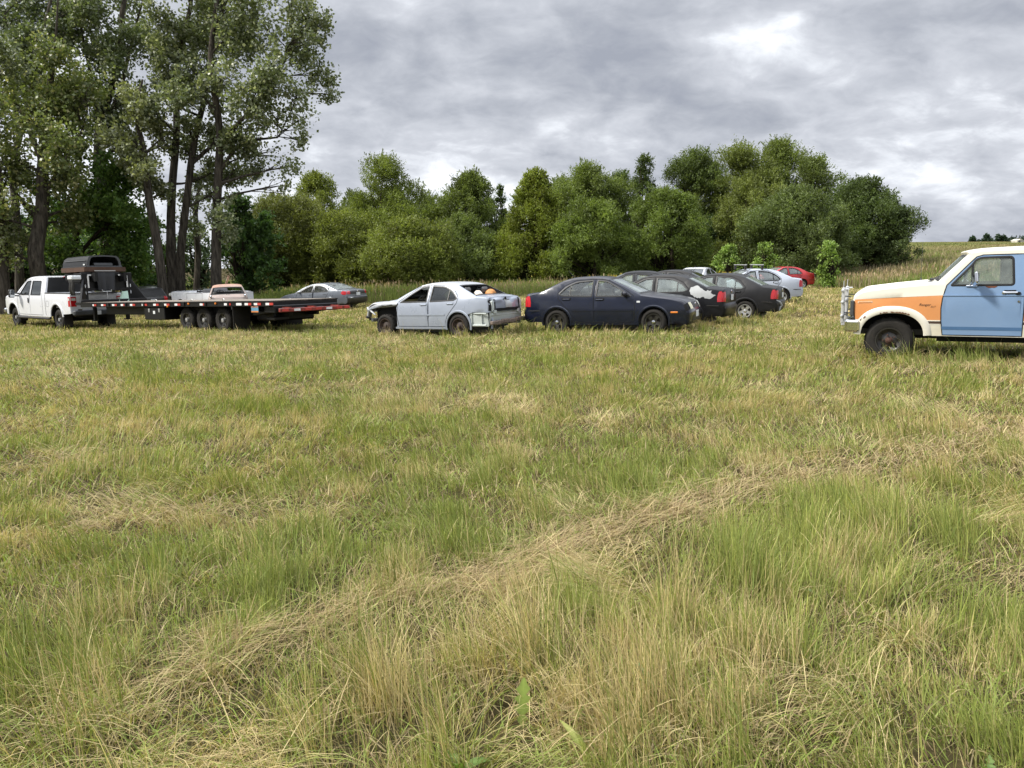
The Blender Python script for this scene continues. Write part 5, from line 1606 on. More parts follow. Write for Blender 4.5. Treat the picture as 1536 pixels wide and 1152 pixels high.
# ---------------------------------------------------------------- ground sheet
def ground():
    ra = np.concatenate([[0.0], np.geomspace(.6, 3200, 150)])
    na = 360
    V = [(0, 0, float(gz(np.zeros(1), np.zeros(1))[0]))]
    an = np.linspace(0, 2 * PI, na, endpoint=False)
    rr, aa = np.meshgrid(ra[1:], an, indexing='ij')
    X = rr * np.sin(aa); Y = rr * np.cos(aa)
    Z = gz(X, Y)
    P = np.stack([X, Y, Z], -1).reshape(-1, 3)
    V = np.concatenate([np.array(V), P])
    nr = len(ra) - 1
    F = [(0, 1 + (j + 1) % na, 1 + j) for j in range(na)]
    for i in range(nr - 1):
        for j in range(na):
            j2 = (j + 1) % na
            F.append((1 + i * na + j, 1 + i * na + j2, 1 + (i + 1) * na + j2, 1 + (i + 1) * na + j))
    m, nt, b = new_mat('soil_and_thatch'); L = nt.links.new
    tc = N(nt, 'ShaderNodeTexCoord')
    n1 = N(nt, 'ShaderNodeTexNoise', Scale=.12, Detail=6.0, Roughness=.6); L(tc.outputs['Object'], n1.inputs['Vector'])
    n2 = N(nt, 'ShaderNodeTexNoise', Scale=9.0, Detail=8.0, Roughness=.7); L(tc.outputs['Object'], n2.inputs['Vector'])
    cr = N(nt, 'ShaderNodeValToRGB')
    cr.color_ramp.elements[0].position = .35; cr.color_ramp.elements[0].color = (.055, .052, .024, 1)
    cr.color_ramp.elements[1].position = .65; cr.color_ramp.elements[1].color = (.10, .078, .042, 1)
    L(n1.outputs['Fac'], cr.inputs[0])
    c2 = N(nt, 'ShaderNodeValToRGB')
    c2.color_ramp.elements[0].position = .3; c2.color_ramp.elements[0].color = (.45, .42, .38, 1)
    c2.color_ramp.elements[1].position = .7; c2.color_ramp.elements[1].color = (1.1, 1.08, 1, 1)
    L(n2.outputs['Fac'], c2.inputs[0])
    mx = N(nt, 'ShaderNodeMix', data_type='RGBA', blend_type='MULTIPLY'); mx.inputs['Factor'].default_value = 1
    L(cr.outputs[0], mx.inputs['A']); L(c2.outputs[0], mx.inputs['B'])
    L(mx.outputs['Result'], b.inputs['Base Color']); b.inputs['Roughness'].default_value = 1; b.inputs['Specular IOR Level'].default_value = .05
    o = link_mesh('ground', V, F, m, None, None, True, 180)
    tag(o, kind='structure')
ground()

# ---------------------------------------------------------------- grass
def fast_mesh(name, V, loops, starts, mat_, col=None, smooth=False):
    me = bpy.data.meshes.new(name)
    nv = len(V)
    me.vertices.add(nv); me.vertices.foreach_set('co', np.ascontiguousarray(V, dtype=np.float32).ravel())
    me.loops.add(len(loops)); me.loops.foreach_set('vertex_index', np.ascontiguousarray(loops, dtype=np.int32))
    me.polygons.add(len(starts)); me.polygons.foreach_set('loop_start', np.ascontiguousarray(starts, dtype=np.int32))
    me.update(calc_edges=True)
    me.materials.append(mat_)
    if col is not None:
        at_ = me.attributes.new('Col', 'FLOAT_COLOR', 'POINT')
        c4 = np.ones((nv, 4), dtype=np.float32); c4[:, :3] = col
        at_.data.foreach_set('color', c4.ravel())
    o = bpy.data.objects.new(name, me); COL.objects.link(o)
    return o
def blades3(P, az, lean, Ln, W, C0, C1, bend=.4):
    n = len(P)
    d = np.stack([np.cos(az), np.sin(az)], 1); fa = RNG.uniform(0, 2 * PI, n)
    wd = np.stack([np.cos(fa), np.sin(fa), np.zeros(n)], 1) * (W / 2)[:, None]
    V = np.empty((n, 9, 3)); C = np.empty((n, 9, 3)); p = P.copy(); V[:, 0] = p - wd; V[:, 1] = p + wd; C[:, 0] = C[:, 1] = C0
    for k, f in enumerate((.28, .30, .24, .18)):
        a = np.minimum(lean * (1 - bend + 2 * bend * (k / 3)), 2.3)
        p = p.copy(); p[:, :2] += d * (np.sin(a) * Ln * f)[:, None]; p[:, 2] += np.cos(a) * Ln * f
        cc = C0 + (C1 - C0) * ((k + 1) / 4)
        if k < 3:
            w_ = wd * (1.0, .85, .55)[k]
            V[:, 2 + 2 * k] = p - w_; V[:, 3 + 2 * k] = p + w_; C[:, 2 + 2 * k] = C[:, 3 + 2 * k] = cc
        else: V[:, 8] = p; C[:, 8] = cc
    b = (np.arange(n) * 9)[:, None]
    loops = np.concatenate([b + np.array([[0, 1, 3, 2]]), b + np.array([[2, 3, 5, 4]]), b + np.array([[4, 5, 7, 6]]), b + np.array([[6, 7, 8]])], 1).ravel()
    st = (np.arange(n)[:, None] * 15 + np.array([[0, 4, 8, 12]])).ravel()
    return V.reshape(-1, 3), loops, st, C.reshape(-1, 3)
def blades(name, P, az, lean, Ln, W, C0, C1, bend=.5):
    """P roots (n,3); az lean azimuth; lean angle from vertical; Ln length; W width; colours root and tip"""
    n = len(P)
    d = np.stack([np.cos(az), np.sin(az)], 1)
    fa = RNG.uniform(0, 2 * PI, n)
    wd = np.stack([np.cos(fa), np.sin(fa), np.zeros(n)], 1) * (W / 2)[:, None]
    a1 = lean * (1 - bend); a2 = np.minimum(lean * (1 + bend), 2.2)
    m = P.copy(); h = Ln * .5
    m[:, :2] += d * (np.sin(a1) * h)[:, None]; m[:, 2] += np.cos(a1) * h
    t = m.copy()
    t[:, :2] += d * (np.sin(a2) * h)[:, None]; t[:, 2] += np.cos(a2) * h
    V = np.empty((n, 5, 3)); V[:, 0] = P - wd; V[:, 1] = P + wd; V[:, 2] = m + wd * .85; V[:, 3] = m - wd * .85; V[:, 4] = t
    C = np.empty((n, 5, 3)); C[:, 0] = C[:, 1] = C0; C[:, 2] = C[:, 3] = (C0 + C1) / 2; C[:, 4] = C1
    b = (np.arange(n) * 5)[:, None]
    loops = np.concatenate([b + np.array([[0, 1, 2, 3]]), b + np.array([[3, 2, 4]])], 1).ravel()
    st = (np.arange(n)[:, None] * 7 + np.array([[0, 4]])).ravel()
    return V.reshape(-1, 3), loops, st, C.reshape(-1, 3)
A37 = R(37.0)
_sd = np.array([math.cos(A37), math.sin(A37)]); _sn = np.array([-_sd[1], _sd[0]])
def swath(x, y):
    """raked hay lines left by the mower; 0..1"""
    wob = (fbm(x * .5, y * .5, 31, 3) - .5) * .55
    along = (x - .58) * _sd[0] + (y - 4.1) * _sd[1]
    q = (x - .58) * _sn[0] + (y - 4.1) * _sn[1] + wob
    q = q - .30 * np.exp(-((along - 1.2) / 1.9) ** 2)
    s = np.exp(-(q / (.20 + .13 * sstep(-.5, 2, along))) ** 2) * (.62 + .38 * sstep(.34, .55, fbm(along * .8, q * .3, 3, 2))) * (.35 + .65 * sstep(-3.5, -.2, along))
    for off, amp, wd, sd in ((-1.75, .75, .28, 5), (2.1, .5, .35, 7), (4.2, .55, .4, 9), (6.6, .6, .4, 11), (9.3, .5, .5, 13), (12.5, .5, .5, 15), (16, .5, .6, 17), (-4.2, .6, .4, 19), (-6.8, .5, .4, 21), (-9.5, .5, .5, 22)):
        s = np.maximum(s, amp * .5 * np.exp(-((q - off) / (wd * .7)) ** 2) * sstep(.48, .66, fbm(along * .55 + sd, q * .2, sd, 2)) * 1.25)
    return np.clip(s, 0, 1)
def mown(x, y):
    """1 inside the mown field"""
    nz = (fbm(x * .1, y * .1, 77, 2) - .5) * 4
    e = 44 + nz
    e = e + 11 * sstep(4, 9, x) - 0
    e = e - 20 * sstep(20.0, 24, x) - np.maximum(x - 24, 0) * .9
    return 1 - sstep(-.8, .8, y - e)
FOOT = [(o.location.x, o.location.y, o.rotation_euler.z) for o in bpy.data.objects if o.parent is None and o.get('category') in ('sedan', 'wrecked car', 'truck', 'pickup truck', 'old car', 'car')]
GREEN = np.array([.225, .285, .062]); LIME = np.array([.45, .46, .125]); STRAW = np.array([.68, .57, .29]); BROWN = np.array([.37, .26, .145]); DEEP = np.array([.115, .165, .028])
def mix(a, b, t): return a * (1 - t)[:, None] + b * t[:, None]
def grass_field():
    parts = []
    # radius sampled so that density falls with distance
    bands = [(.9, 4, 8000, .0034), (4, 6.5, 5500, .0042), (6.5, 10, 3000, .0058), (10, 15, 1500, .0085), (15, 26, 620, .0145), (26, 48, 230, .026), (48, 75, 55, .05)]
    for (r0, r1, dens, wd) in bands:
        half = R(64) if r1 <= 15 else R(49)
        n = int(dens * half * (r1 ** 2 - r0 ** 2))
        r = np.sqrt(RNG.uniform(r0 ** 2, r1 ** 2, n)); a = RNG.uniform(-half, half, n)
        x = r * np.sin(a); y = r * np.cos(a)
        keep = RNG.random(n) < np.maximum(mown(x, y), .25)
        # clumping
        cl = fbm(x * 4.2, y * 4.2, 41, 3)
        keep &= RNG.random(n) < np.clip(.18 + 3.2 * (cl - .38), .12, 1)
        x = x[keep]; y = y[keep]; r = r[keep]; n = len(x)
        z = gz(x, y)
        s = swath(x, y)
        dry = .45 * fbm(x * .8, y * .8, 51, 3) + .55 * fbm(x * 2.4, y * 2.4, 53, 3); patch = fbm(x * .45, y * .45, 61, 3); tuft = fbm(x * 5.2, y * 5.2, 71, 3)
        lodge = sstep(.54, .68, fbm(x * 1.9, y * 1.9, 87, 3)); ldir = 2 * PI * fbm(x * .5, y * .5, 89, 2) * 1.8
        dryness = np.clip(.26 + .22 * lodge + .08 * sstep(4, 12, r) - .09 * (1 - sstep(3.2, 5.5, r)) + 3.0 * (dry - .5) + .5 * (patch - .5) + .75 * s + .008 * np.minimum(r, 40), .04, .95)
        u = RNG.random(n)
        isdry = u < dryness
        flat = RNG.random(n) < np.clip(s * 1.15 + .10 * isdry, 0, .93)
        near_edge = np.exp(-((( x - .58) * _sn[0] + (y - 4.1) * _sn[1] + .75) / .40) ** 2)
        Ln = (.055 + .115 * sstep(.30, .70, tuft)) * RNG.uniform(.6, 1.35, n) * (1 - .25 * s) * (1 + .7 * near_edge)
        Ln = np.where(isdry, Ln * .95, Ln)
        Ln *= 1.38 - .38 * sstep(3.0, 6, r)
        # cattle-tramped lean: a slowly turning direction with much scatter
        fld = 2 * PI * fbm(x * .3, y * .3, 81, 2) * 1.4
        az = np.where(flat, A37 + RNG.choice([0, PI], n) + RNG.normal(0, .55, n), np.where(RNG.random(n) < lodge, ldir + RNG.normal(0, .35, n), fld + RNG.normal(0, .9, n)))
        lean = np.where(flat, RNG.uniform(1.15, 1.5, n), np.abs(RNG.normal(.30, .40, n)) + .95 * lodge)
        tall = RNG.random(n) < .03; Ln = np.where(tall & ~flat, Ln * 1.5 + .05, Ln); Ln = Ln * (1 + .25 * lodge)
        z = z + np.where(flat, RNG.uniform(.0, .05, n), 0)
        for (fx, fy, fr) in FOOT:
            dx = x - fx; dy = y - fy
            lx = dx * math.cos(fr) + dy * math.sin(fr); ly = -dx * math.sin(fr) + dy * math.cos(fr)
            under = (np.abs(lx) < 2.1) & (np.abs(ly) < .8)
            Ln = np.where(under, np.minimum(Ln, .08), Ln)
            near = (np.abs(lx) < 2.6) & (np.abs(ly) < 1.25) & ~under
            Ln = np.where(near, Ln * 1.7, Ln)
        g = mix(np.tile(GREEN, (n, 1)), np.tile(LIME, (n, 1)), np.clip(RNG.normal(.40, .3, n) + (patch - .5) * .8, 0, 1))
        g = mix(g, np.tile(DEEP, (n, 1)), np.clip(RNG.random(n) * .95 * sstep(.38, .6, tuft), 0, 1))
        st = mix(np.tile(STRAW, (n, 1)), np.tile(BROWN, (n, 1)), np.clip(RNG.random(n) * .7 + .55 * s * (RNG.random(n) < .7), 0, 1))
        C1 = np.where(isdry[:, None], st, g)
        C1 = C1 * RNG.uniform(.75, 1.25, n)[:, None]
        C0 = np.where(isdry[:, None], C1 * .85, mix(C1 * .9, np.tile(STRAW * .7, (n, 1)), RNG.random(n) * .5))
        W = wd * RNG.uniform(.6, 1.3, n) * np.where(isdry, .8, 1.05)
        P = np.stack([x, y, z - .01], 1)
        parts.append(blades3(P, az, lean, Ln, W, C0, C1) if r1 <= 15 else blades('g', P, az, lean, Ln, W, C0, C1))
    return parts
def join_parts(name, parts, mat_, **kw):
    Vs = []; Ls = []; Ss = []; Cs = []; vo = 0; lo = 0
    for V, L, S, C in parts:
        Vs.append(V); Ls.append(L + vo); Ss.append(S + lo); Cs.append(C); vo += len(V); lo += len(L)
    return fast_mesh(name, np.concatenate(Vs), np.concatenate(Ls), np.concatenate(Ss), mat_, np.concatenate(Cs))
parts = grass_field()
def litter():
    out = []
    for (r0, r1, dens, wd) in ((.9, 5, 1500, .005), (5, 11, 600, .008), (11, 24, 150, .016)):
        n = int(dens * R(62) * (r1 ** 2 - r0 ** 2)); r = np.sqrt(RNG.uniform(r0 ** 2, r1 ** 2, n)); a = RNG.uniform(-R(62), R(62), n)
        x = r * np.sin(a); y = r * np.cos(a)
        C1 = mix(np.tile(STRAW, (n, 1)), np.tile(BROWN, (n, 1)), RNG.random(n)) * RNG.uniform(.3, .8, n)[:, None]
        gk = RNG.random(n) < .45; C1[gk] = GREEN * RNG.uniform(.7, 1.3, gk.sum())[:, None]
        P = np.stack([x, y, gz(x, y) + RNG.uniform(0, .03, n)], 1)
        out.append(blades('l', P, RNG.uniform(0, 2 * PI, n), RNG.uniform(.6, 1.5, n), RNG.uniform(.05, .16, n), wd * RNG.uniform(.6, 1.3, n), C1, C1, .3))
    return out
parts += litter()
# loose hay lying in the raked lines
n = 85000
r = np.sqrt(RNG.uniform(1.6 ** 2, 22 ** 2, n)); a = RNG.uniform(-R(60), R(60), n)
x = r * np.sin(a); y = r * np.cos(a)
s = swath(x, y); k = RNG.random(n) < s ** 1.3 * np.minimum(1, (9 / r)) * 1.6
nn_ = 380000
r2 = RNG.uniform(1.6, 9, nn_); a2 = RNG.uniform(-R(60), R(60), nn_); x2 = r2 * np.sin(a2); y2 = r2 * np.cos(a2); k2 = RNG.random(nn_) < swath(x2, y2) ** 1.7 * .42
x = np.concatenate([x[k], x2[k2]]); y = np.concatenate([y[k], y2[k2]]); r = np.hypot(x, y); n = len(x)
P = np.stack([x, y, gz(x, y) + RNG.uniform(.005, .06, n)], 1)
C1 = mix(np.tile(STRAW * .9, (n, 1)), np.tile(BROWN * .9, (n, 1)), RNG.random(n) ** .75) * RNG.uniform(.75, 1.2, n)[:, None]
parts.append(blades3(P, A37 + RNG.choice([0, PI], n) + RNG.normal(0, .6, n), RNG.uniform(1.25, 1.75, n), RNG.uniform(.12, .34, n), np.maximum(.0032, .0009 * r) * RNG.uniform(.7, 1.3, n), C1 * .9, C1, .15))
o = join_parts('grass', parts, M['grass']); tag(o, kind='stuff')

# ---------------------------------------------------------------- uncut tall grass and weeds at the field edge
def tall_band():
    parts = []
    n = 300000
    r = np.sqrt(RNG.uniform(22 ** 2, 95 ** 2, n)); a = RNG.uniform(-R(46), R(49), n)
    x = r * np.sin(a); y = r * np.cos(a)
    k = RNG.random(n) < (1 - mown(x, y)) * np.clip(55 / r, .4, 1)
    x = x[k]; y = y[k]; r = r[k]; n = len(x)
    right = sstep(16, 26, x)
    pt = fbm(x * .22, y * .22, 91, 3); tf = fbm(x * 1.1, y * 1.1, 93, 2); du = fbm(x * .09, y * .09, 95, 2)
    rise = sstep(46, 60, y + 0 * x) * right
    dryn = np.clip(.08 + .10 * right + 2.0 * (pt - .5) * (.3 + right) + .25 * rise + .1 * sstep(60, 85, r) * right, 0, .85)
    dry = RNG.random(n) < dryn
    edge = sstep(0, 4, y - 40)
    Ln = (.30 + .55 * tf + .15 * right * pt + .15 * dry) * RNG.uniform(.6, 1.25, n) * (.55 + .45 * edge) * (1 - .45 * sstep(52, 70, r))
    g = mix(np.tile(np.array([.16, .22, .055]), (n, 1)), np.tile(np.array([.29, .32, .09]), (n, 1)), np.clip(pt + RNG.normal(0, .25, n), 0, 1))
    st = mix(np.tile(np.array([.48, .41, .25]), (n, 1)), np.tile(np.array([.24, .19, .11]), (n, 1)), np.clip(RNG.random(n) * .6 + (du - .4) * 1.4, 0, 1))
    C1 = np.where(dry[:, None], st, g) * RNG.uniform(.75, 1.25, n)[:, None]
    P = np.stack([x, y, gz(x, y) - .02], 1)
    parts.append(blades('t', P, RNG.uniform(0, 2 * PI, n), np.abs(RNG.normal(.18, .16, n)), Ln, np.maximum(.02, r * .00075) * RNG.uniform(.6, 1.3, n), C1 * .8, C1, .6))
    # seed heads on the dry stems
    i = np.where(dry & (RNG.random(n) < .5) & (r < 62))[0]
    Ph = P[i].copy(); Ph[:, 2] += Ln[i] * .8
    m = len(i); Ch = np.tile(np.array([.42, .31, .19]), (m, 1)) * RNG.uniform(.7, 1.25, m)[:, None]
    parts.append(blades('t', Ph, RNG.uniform(0, 2 * PI, m), RNG.uniform(.1, .7, m), RNG.uniform(.15, .32, m), np.maximum(.035, r[i] * .001), Ch, Ch, .4))
    return parts
o = join_parts('tall_grass', tall_band(), M['grass']); tag(o, kind='stuff')
# hillside meadow far beyond
n = 160000
r = np.sqrt(RNG.uniform(80 ** 2, 240 ** 2, n)); a = RNG.uniform(R(8), R(42), n)
x = r * np.sin(a); y = r * np.cos(a); pt = fbm(x * .06, y * .06, 101, 3); p2 = fbm(x * .3, y * .12, 103, 3)
t = np.clip(.34 + 1.8 * (pt - .5) + 1.8 * (p2 - .5), 0, 1)
C1 = mix(np.tile(np.array([.22, .24, .085]), (n, 1)), np.tile(np.array([.36, .29, .16]), (n, 1)), t) * RNG.uniform(.75, 1.25, n)[:, None]
P = np.stack([x, y, gz(x, y) - .03], 1)
o = join_parts('hill_grass', [blades('m', P, RNG.uniform(0, 2 * PI, n), np.abs(RNG.normal(.3, .2, n)), RNG.uniform(.25, .5, n), r * .0016 * RNG.uniform(.6, 1.3, n), C1 * .85, C1, .5)], M['grass'])
tag(o, kind='stuff')
# yellow goldenrod in bloom before the trees
def goldenrod():
    parts = []
    n = 1500
    cx = np.array([at(px, 405, Y)[:2] for px, Y in [(945, 50), (975, 50), (1010, 51), (1065, 50), (1078, 51), (1090, 50), (560, 48), (175 + 420, 47), (450, 47), (720, 49), (330, 44), (780, 50), (500, 47)]])
    ci = RNG.integers(0, len(cx), n)
    x = cx[ci, 0] + RNG.normal(0, 1.1, n); y = cx[ci, 1] + RNG.normal(0, .8, n)
    zz = gz(x, y); h = RNG.uniform(.55, 1.15, n)
    wt = np.array([1, 1, .8, 1.0, 1.0, 1, .05, .03, .04, .05, .06, .05, .03])[ci]
    k = RNG.random(n) < wt
    x = x[k]; y = y[k]; zz = zz[k]; h = h[k]; n = len(x)
    Cg = np.tile(np.array([.12, .17, .04]), (n, 1))
    parts.append(blades('s', np.stack([x, y, zz], 1), RNG.uniform(0, 6.28, n), RNG.uniform(.02, .2, n), h, np.full(n, .045), Cg, Cg * 1.2, .3))
    q = 3
    X = np.repeat(x, q) + RNG.normal(0, .07, n * q); Yy = np.repeat(y, q) + RNG.normal(0, .07, n * q); Z = np.repeat(zz + h * .82, q) + RNG.uniform(-.08, .12, n * q)
    Cy = np.tile(np.array([.38, .30, .05]), (n * q, 1)) * RNG.uniform(.6, 1.2, n * q)[:, None]
    parts.append(blades('f', np.stack([X, Yy, Z], 1), RNG.uniform(0, 6.28, n * q), RNG.uniform(.2, 1.2, n * q), RNG.uniform(.06, .14, n * q), np.full(n * q, .06), Cy, Cy, .3))
    return parts
o = join_parts('goldenrod', goldenrod(), M['grass']); tag(o, kind='stuff')

# ---------------------------------------------------------------- single broad-leaved weeds near the camera
def weed(name, px, py, leaves, label, hgt, wid, col, lobed=False, up=.5):
    d = at(px, py, 1.0) - Vector((0, 0, CAMZ))
    t = 0.5
    for _ in range(60):
        p = Vector((0, 0, CAMZ)) + d * t
        t += (p.z - (gzf(p.x, p.y) + .12)) * .5
    root = Vector((p.x, p.y, gzf(p.x, p.y) + .02))
    V = []; F = []; C = []
    rr = random.Random(px)
    for k in range(leaves):
        az = rr.uniform(0, 6.28) if leaves > 1 else -1.5; ln = hgt * rr.uniform(.7, 1.1); w = wid * rr.uniform(.8, 1.1); n = 10; b = len(V); tilt = up * rr.uniform(.4, 1.3)
        for i in range(n + 1):
            f = i / n
            wq = w * math.sin(min(1, f * .9 + .08) * PI) ** .8 * (1 + (.45 * (1 if i % 2 else -1) if lobed and i < n - 2 else 0)) * .5
            cx = math.sin(tilt * (1 + f)) * ln * f; cz = math.cos(tilt * (1 + f) * .8) * ln * f
            for sgn in (-1, 0, 1):
                V.append((cx * math.cos(az) - sgn * wq * math.sin(az), cx * math.sin(az) + sgn * wq * math.cos(az), cz + abs(sgn) * wq * .3))
                C.append(np.array(col) * (1.25 if sgn == 0 else 1))
        for i in range(n):
            for s_ in (0, 1): F.append((b + i * 3 + s_, b + i * 3 + s_ + 1, b + i * 3 + 4 + s_, b + i * 3 + 3 + s_))
    loops = np.array(F).ravel(); st = np.arange(len(F)) * 4
    o = fast_mesh(name, np.array(V), loops, st, M['leaf'], np.array(C))
    o.location = root
    tag(o, label, 'weed')
weed('weed', 783, 1050, 1, 'pale green lobed leaf standing upright in the near grass', .26, .040, (.30, .38, .15), True, .30)
weed('weed', 885, 1105, 2, 'small yellowish weed leaves low in the grass at the bottom edge', .14, .03, (.32, .34, .10), False, .5)
weed('weed', 985, 1010, 3, 'grey green weed leaves in the grass right of the pale lobed leaf', .17, .035, (.18, .26, .10), False, .6)
weed('weed', 1190, 860, 3, 'light green weed leaves below the raked hay line', .16, .035, (.25, .33, .12), False, .8)
weed('weed', 1490, 1128, 3, 'green weed leaves low by the lower right corner', .11, .026, (.15, .22, .06), True, .8)
weed('weed', 690, 1118, 3, 'bright green weed leaves low at the bottom of the picture', .14, .035, (.15, .23, .06), False, .9)
# ---------------------------------------------------------------- trees
RNG = np.random.default_rng(23)
def leaves(name, ctr, dirs, size, aspect, cols, mat_, parent, nrm_up=.3):
    n = len(ctr)
    d = dirs / np.maximum(np.linalg.norm(dirs, axis=1), 1e-6)[:, None]
    rn = RNG.normal(0, 1, (n, 3)); rn[:, 2] += nrm_up
    s = np.cross(d, rn); s /= np.maximum(np.linalg.norm(s, axis=1), 1e-6)[:, None]
    L = size[:, None]; Wd = (size * aspect)[:, None]
    V = np.empty((n, 4, 3)); V[:, 0] = ctr - d * L * .5; V[:, 1] = ctr + s * Wd * .5 - d * L * .05; V[:, 2] = ctr + d * L * .5; V[:, 3] = ctr - s * Wd * .5 - d * L * .05
    C = np.repeat(cols[:, None, :], 4, 1)
    loops = np.arange(n * 4); st = np.arange(n) * 4
    o = fast_mesh(name, V.reshape(-1, 3), loops, st, mat_, C.reshape(-1, 3))
    if parent: o.parent = parent
    return o
def fill_blobs(blobs, per_area, leaf, lpt=14, twig=.7, up=.35, scatter=.10, shell=.5):
    """blobs (n,4): centre and radius -> leaf centres and directions"""
    Ct = []; D = []
    for (x, y, z, r) in blobs:
        nt = max(5, int(per_area * r * r))
        u = RNG.normal(0, 1, (nt, 3)); u /= np.linalg.norm(u, axis=1)[:, None]
        f = (shell + (1 - shell) * RNG.random(nt)) * (.75 + .35 * RNG.random(nt))
        p = np.array([x, y, z]) + u * (r * f)[:, None] * np.array([1, 1, .92])
        d = u + np.array([0, 0, up]) + RNG.normal(0, .45, (nt, 3)); d /= np.linalg.norm(d, axis=1)[:, None]
        tl = twig * RNG.uniform(.5, 1.2, nt) * min(1.2, .5 + r * .35)
        t = RNG.random((nt, lpt)) - .35
        q = p[:, None] + d[:, None] * (t * tl[:, None])[..., None] + RNG.normal(0, scatter, (nt, lpt, 3))
        e = d[:, None] + RNG.normal(0, .7, (nt, lpt, 3))
        Ct.append(q.reshape(-1, 3)); D.append(e.reshape(-1, 3))
    return np.concatenate(Ct), np.concatenate(D)
def tint(ctr, base, var, second=None, frac=0.0, seed=1):
    n = len(ctr)
    cl = fbm(ctr[:, 0] * .8 + ctr[:, 2] * .5, ctr[:, 1] * .8 + ctr[:, 2] * .6, seed, 2)
    c = np.tile(np.array(base), (n, 1)) * (1 + (cl - .5) * 1.0)[:, None] * RNG.uniform(1 - var, 1 + var, n)[:, None]
    if second is not None:
        k = RNG.random(n) < frac; c[k] = np.array(second) * RNG.uniform(.8, 1.2, k.sum())[:, None]
    return np.clip(c, .004, 1)
def limb(mb, a, b, r0, r1, wob=.12, n=7, sag=0, rr=None):
    a = Vector(a); b = Vector(b); L = (b - a).length
    pts = []; rad = []
    o1 = Vector((RNG.normal(), RNG.normal(), RNG.normal() * .4)) * wob * L * .5
    for i in range(n + 1):
        t = i / n
        p = a.lerp(b, t) + o1 * math.sin(PI * t) + Vector((0, 0, sag * L * math.sin(PI * t))) + Vector((RNG.normal(), RNG.normal(), RNG.normal())) * wob * L * .03 * (0 < i < n)
        pts.append(p); rad.append(r0 + (r1 - r0) * t ** .8)
    mb.tube(pts, rad, 8 if r0 > .12 else 5, False)
    return pts
def tall_tree(name, label, trunks, blobs, Y, leafcol, second, frac, group, leaf_size=.175, per_area=58, depth=2.2, cat='tree', bark='bark', matn='leaf_shiny', lpt=14, shell=.35, aspect=.8):
    """trunks: lists of (px, py, radius); blobs: (px, py, radius in photo pixels); all Y metres away"""
    p0 = at(trunks[0][0][0], trunks[0][0][1], Y); base = Vector((p0.x, Y, gzf(p0.x, Y)))
    root = thing(name, base, label, cat, 0, group)
    mb = MB(); allp = []
    for tr in trunks:
        pts = []
        for i, (px, py, rr) in enumerate(tr):
            p = at(px, py, Y) - base
            if i == 0 and tr is trunks[0] or (i == 0 and py > 400): p.z = -.15
            p.y += 0 if i == 0 else RNG.normal(0, .25)
            pts.append(p)
        # smooth
        cp = catmull([(p.x, p.z, tr[i][2]) for i, p in enumerate(pts)], 4)
        yy = np.interp(np.linspace(0, 1, len(cp)), np.linspace(0, 1, len(pts)), [p.y for p in pts])
        V3 = [Vector((c_[0], yy[i], c_[1])) for i, c_ in enumerate(cp)]
        rad = [c_[2] for c_ in cp]
        if tr[0][1] > 400: rad[0] *= 1.22; rad[1] *= 1.06
        mb.tube(V3, rad, 10, True)
        allp += [(v, r_) for v, r_ in zip(V3, rad)]
    bl = []
    for (px, py, rp) in blobs:
        r = rp * Y / FPX
        c_ = at(px, py, Y) - base; c_.y += RNG.uniform(-depth, depth)
        bl.append((c_.x, c_.y, c_.z, r))
        # the limb that carries it leaves the nearest trunk point lower down
        best = min(allp, key=lambda q: (q[0] - c_).length + max(0, q[0].z - c_.z + r * .6) * 2.5)
        r0 = min(best[1] * .55, .05 + r * .055)
        pts = limb(mb, best[0], c_, r0, .03, .16, 6, .04)
        for k in range(5):
            u = Vector((RNG.normal(), RNG.normal(), RNG.normal() * .6 + .4)).normalized() * r * RNG.uniform(.6, .95)
            limb(mb, pts[RNG.integers(3, 6)], c_ + u, .028, .010, .2, 4)
    mb.build('trunk', M[bark], root)
    more = []
    for (x, y, z, r) in bl:
        for k in range(2):
            u = RNG.normal(0, 1, 3); u /= np.linalg.norm(u)
            more.append((x + u[0] * r * .85, y + u[1] * r * 1.2, z + u[2] * r * .7, r * RNG.uniform(.4, .65)))
    bl = bl + more
    ctr, d = fill_blobs(bl, per_area, leaf_size, lpt, .8, .2, .13, shell)
    # thin some clumps so that the sky shows through
    gap = fbm(ctr[:, 0] * .55 + ctr[:, 1] * .3, ctr[:, 2] * .55 + ctr[:, 1] * .4, 7 + int(abs(base.x) * 3), 3)
    k = RNG.random(len(ctr)) < sstep(.36, .54, gap) * .90 + .10
    ctr = ctr[k]; d = d[k]
    cols = tint(ctr, leafcol, .3, second, frac, int(abs(base.x) * 7))
    leaves('crown', ctr, d, leaf_size * RNG.uniform(.6, 1.3, len(ctr)), aspect, cols, M[matn], root)
    return root
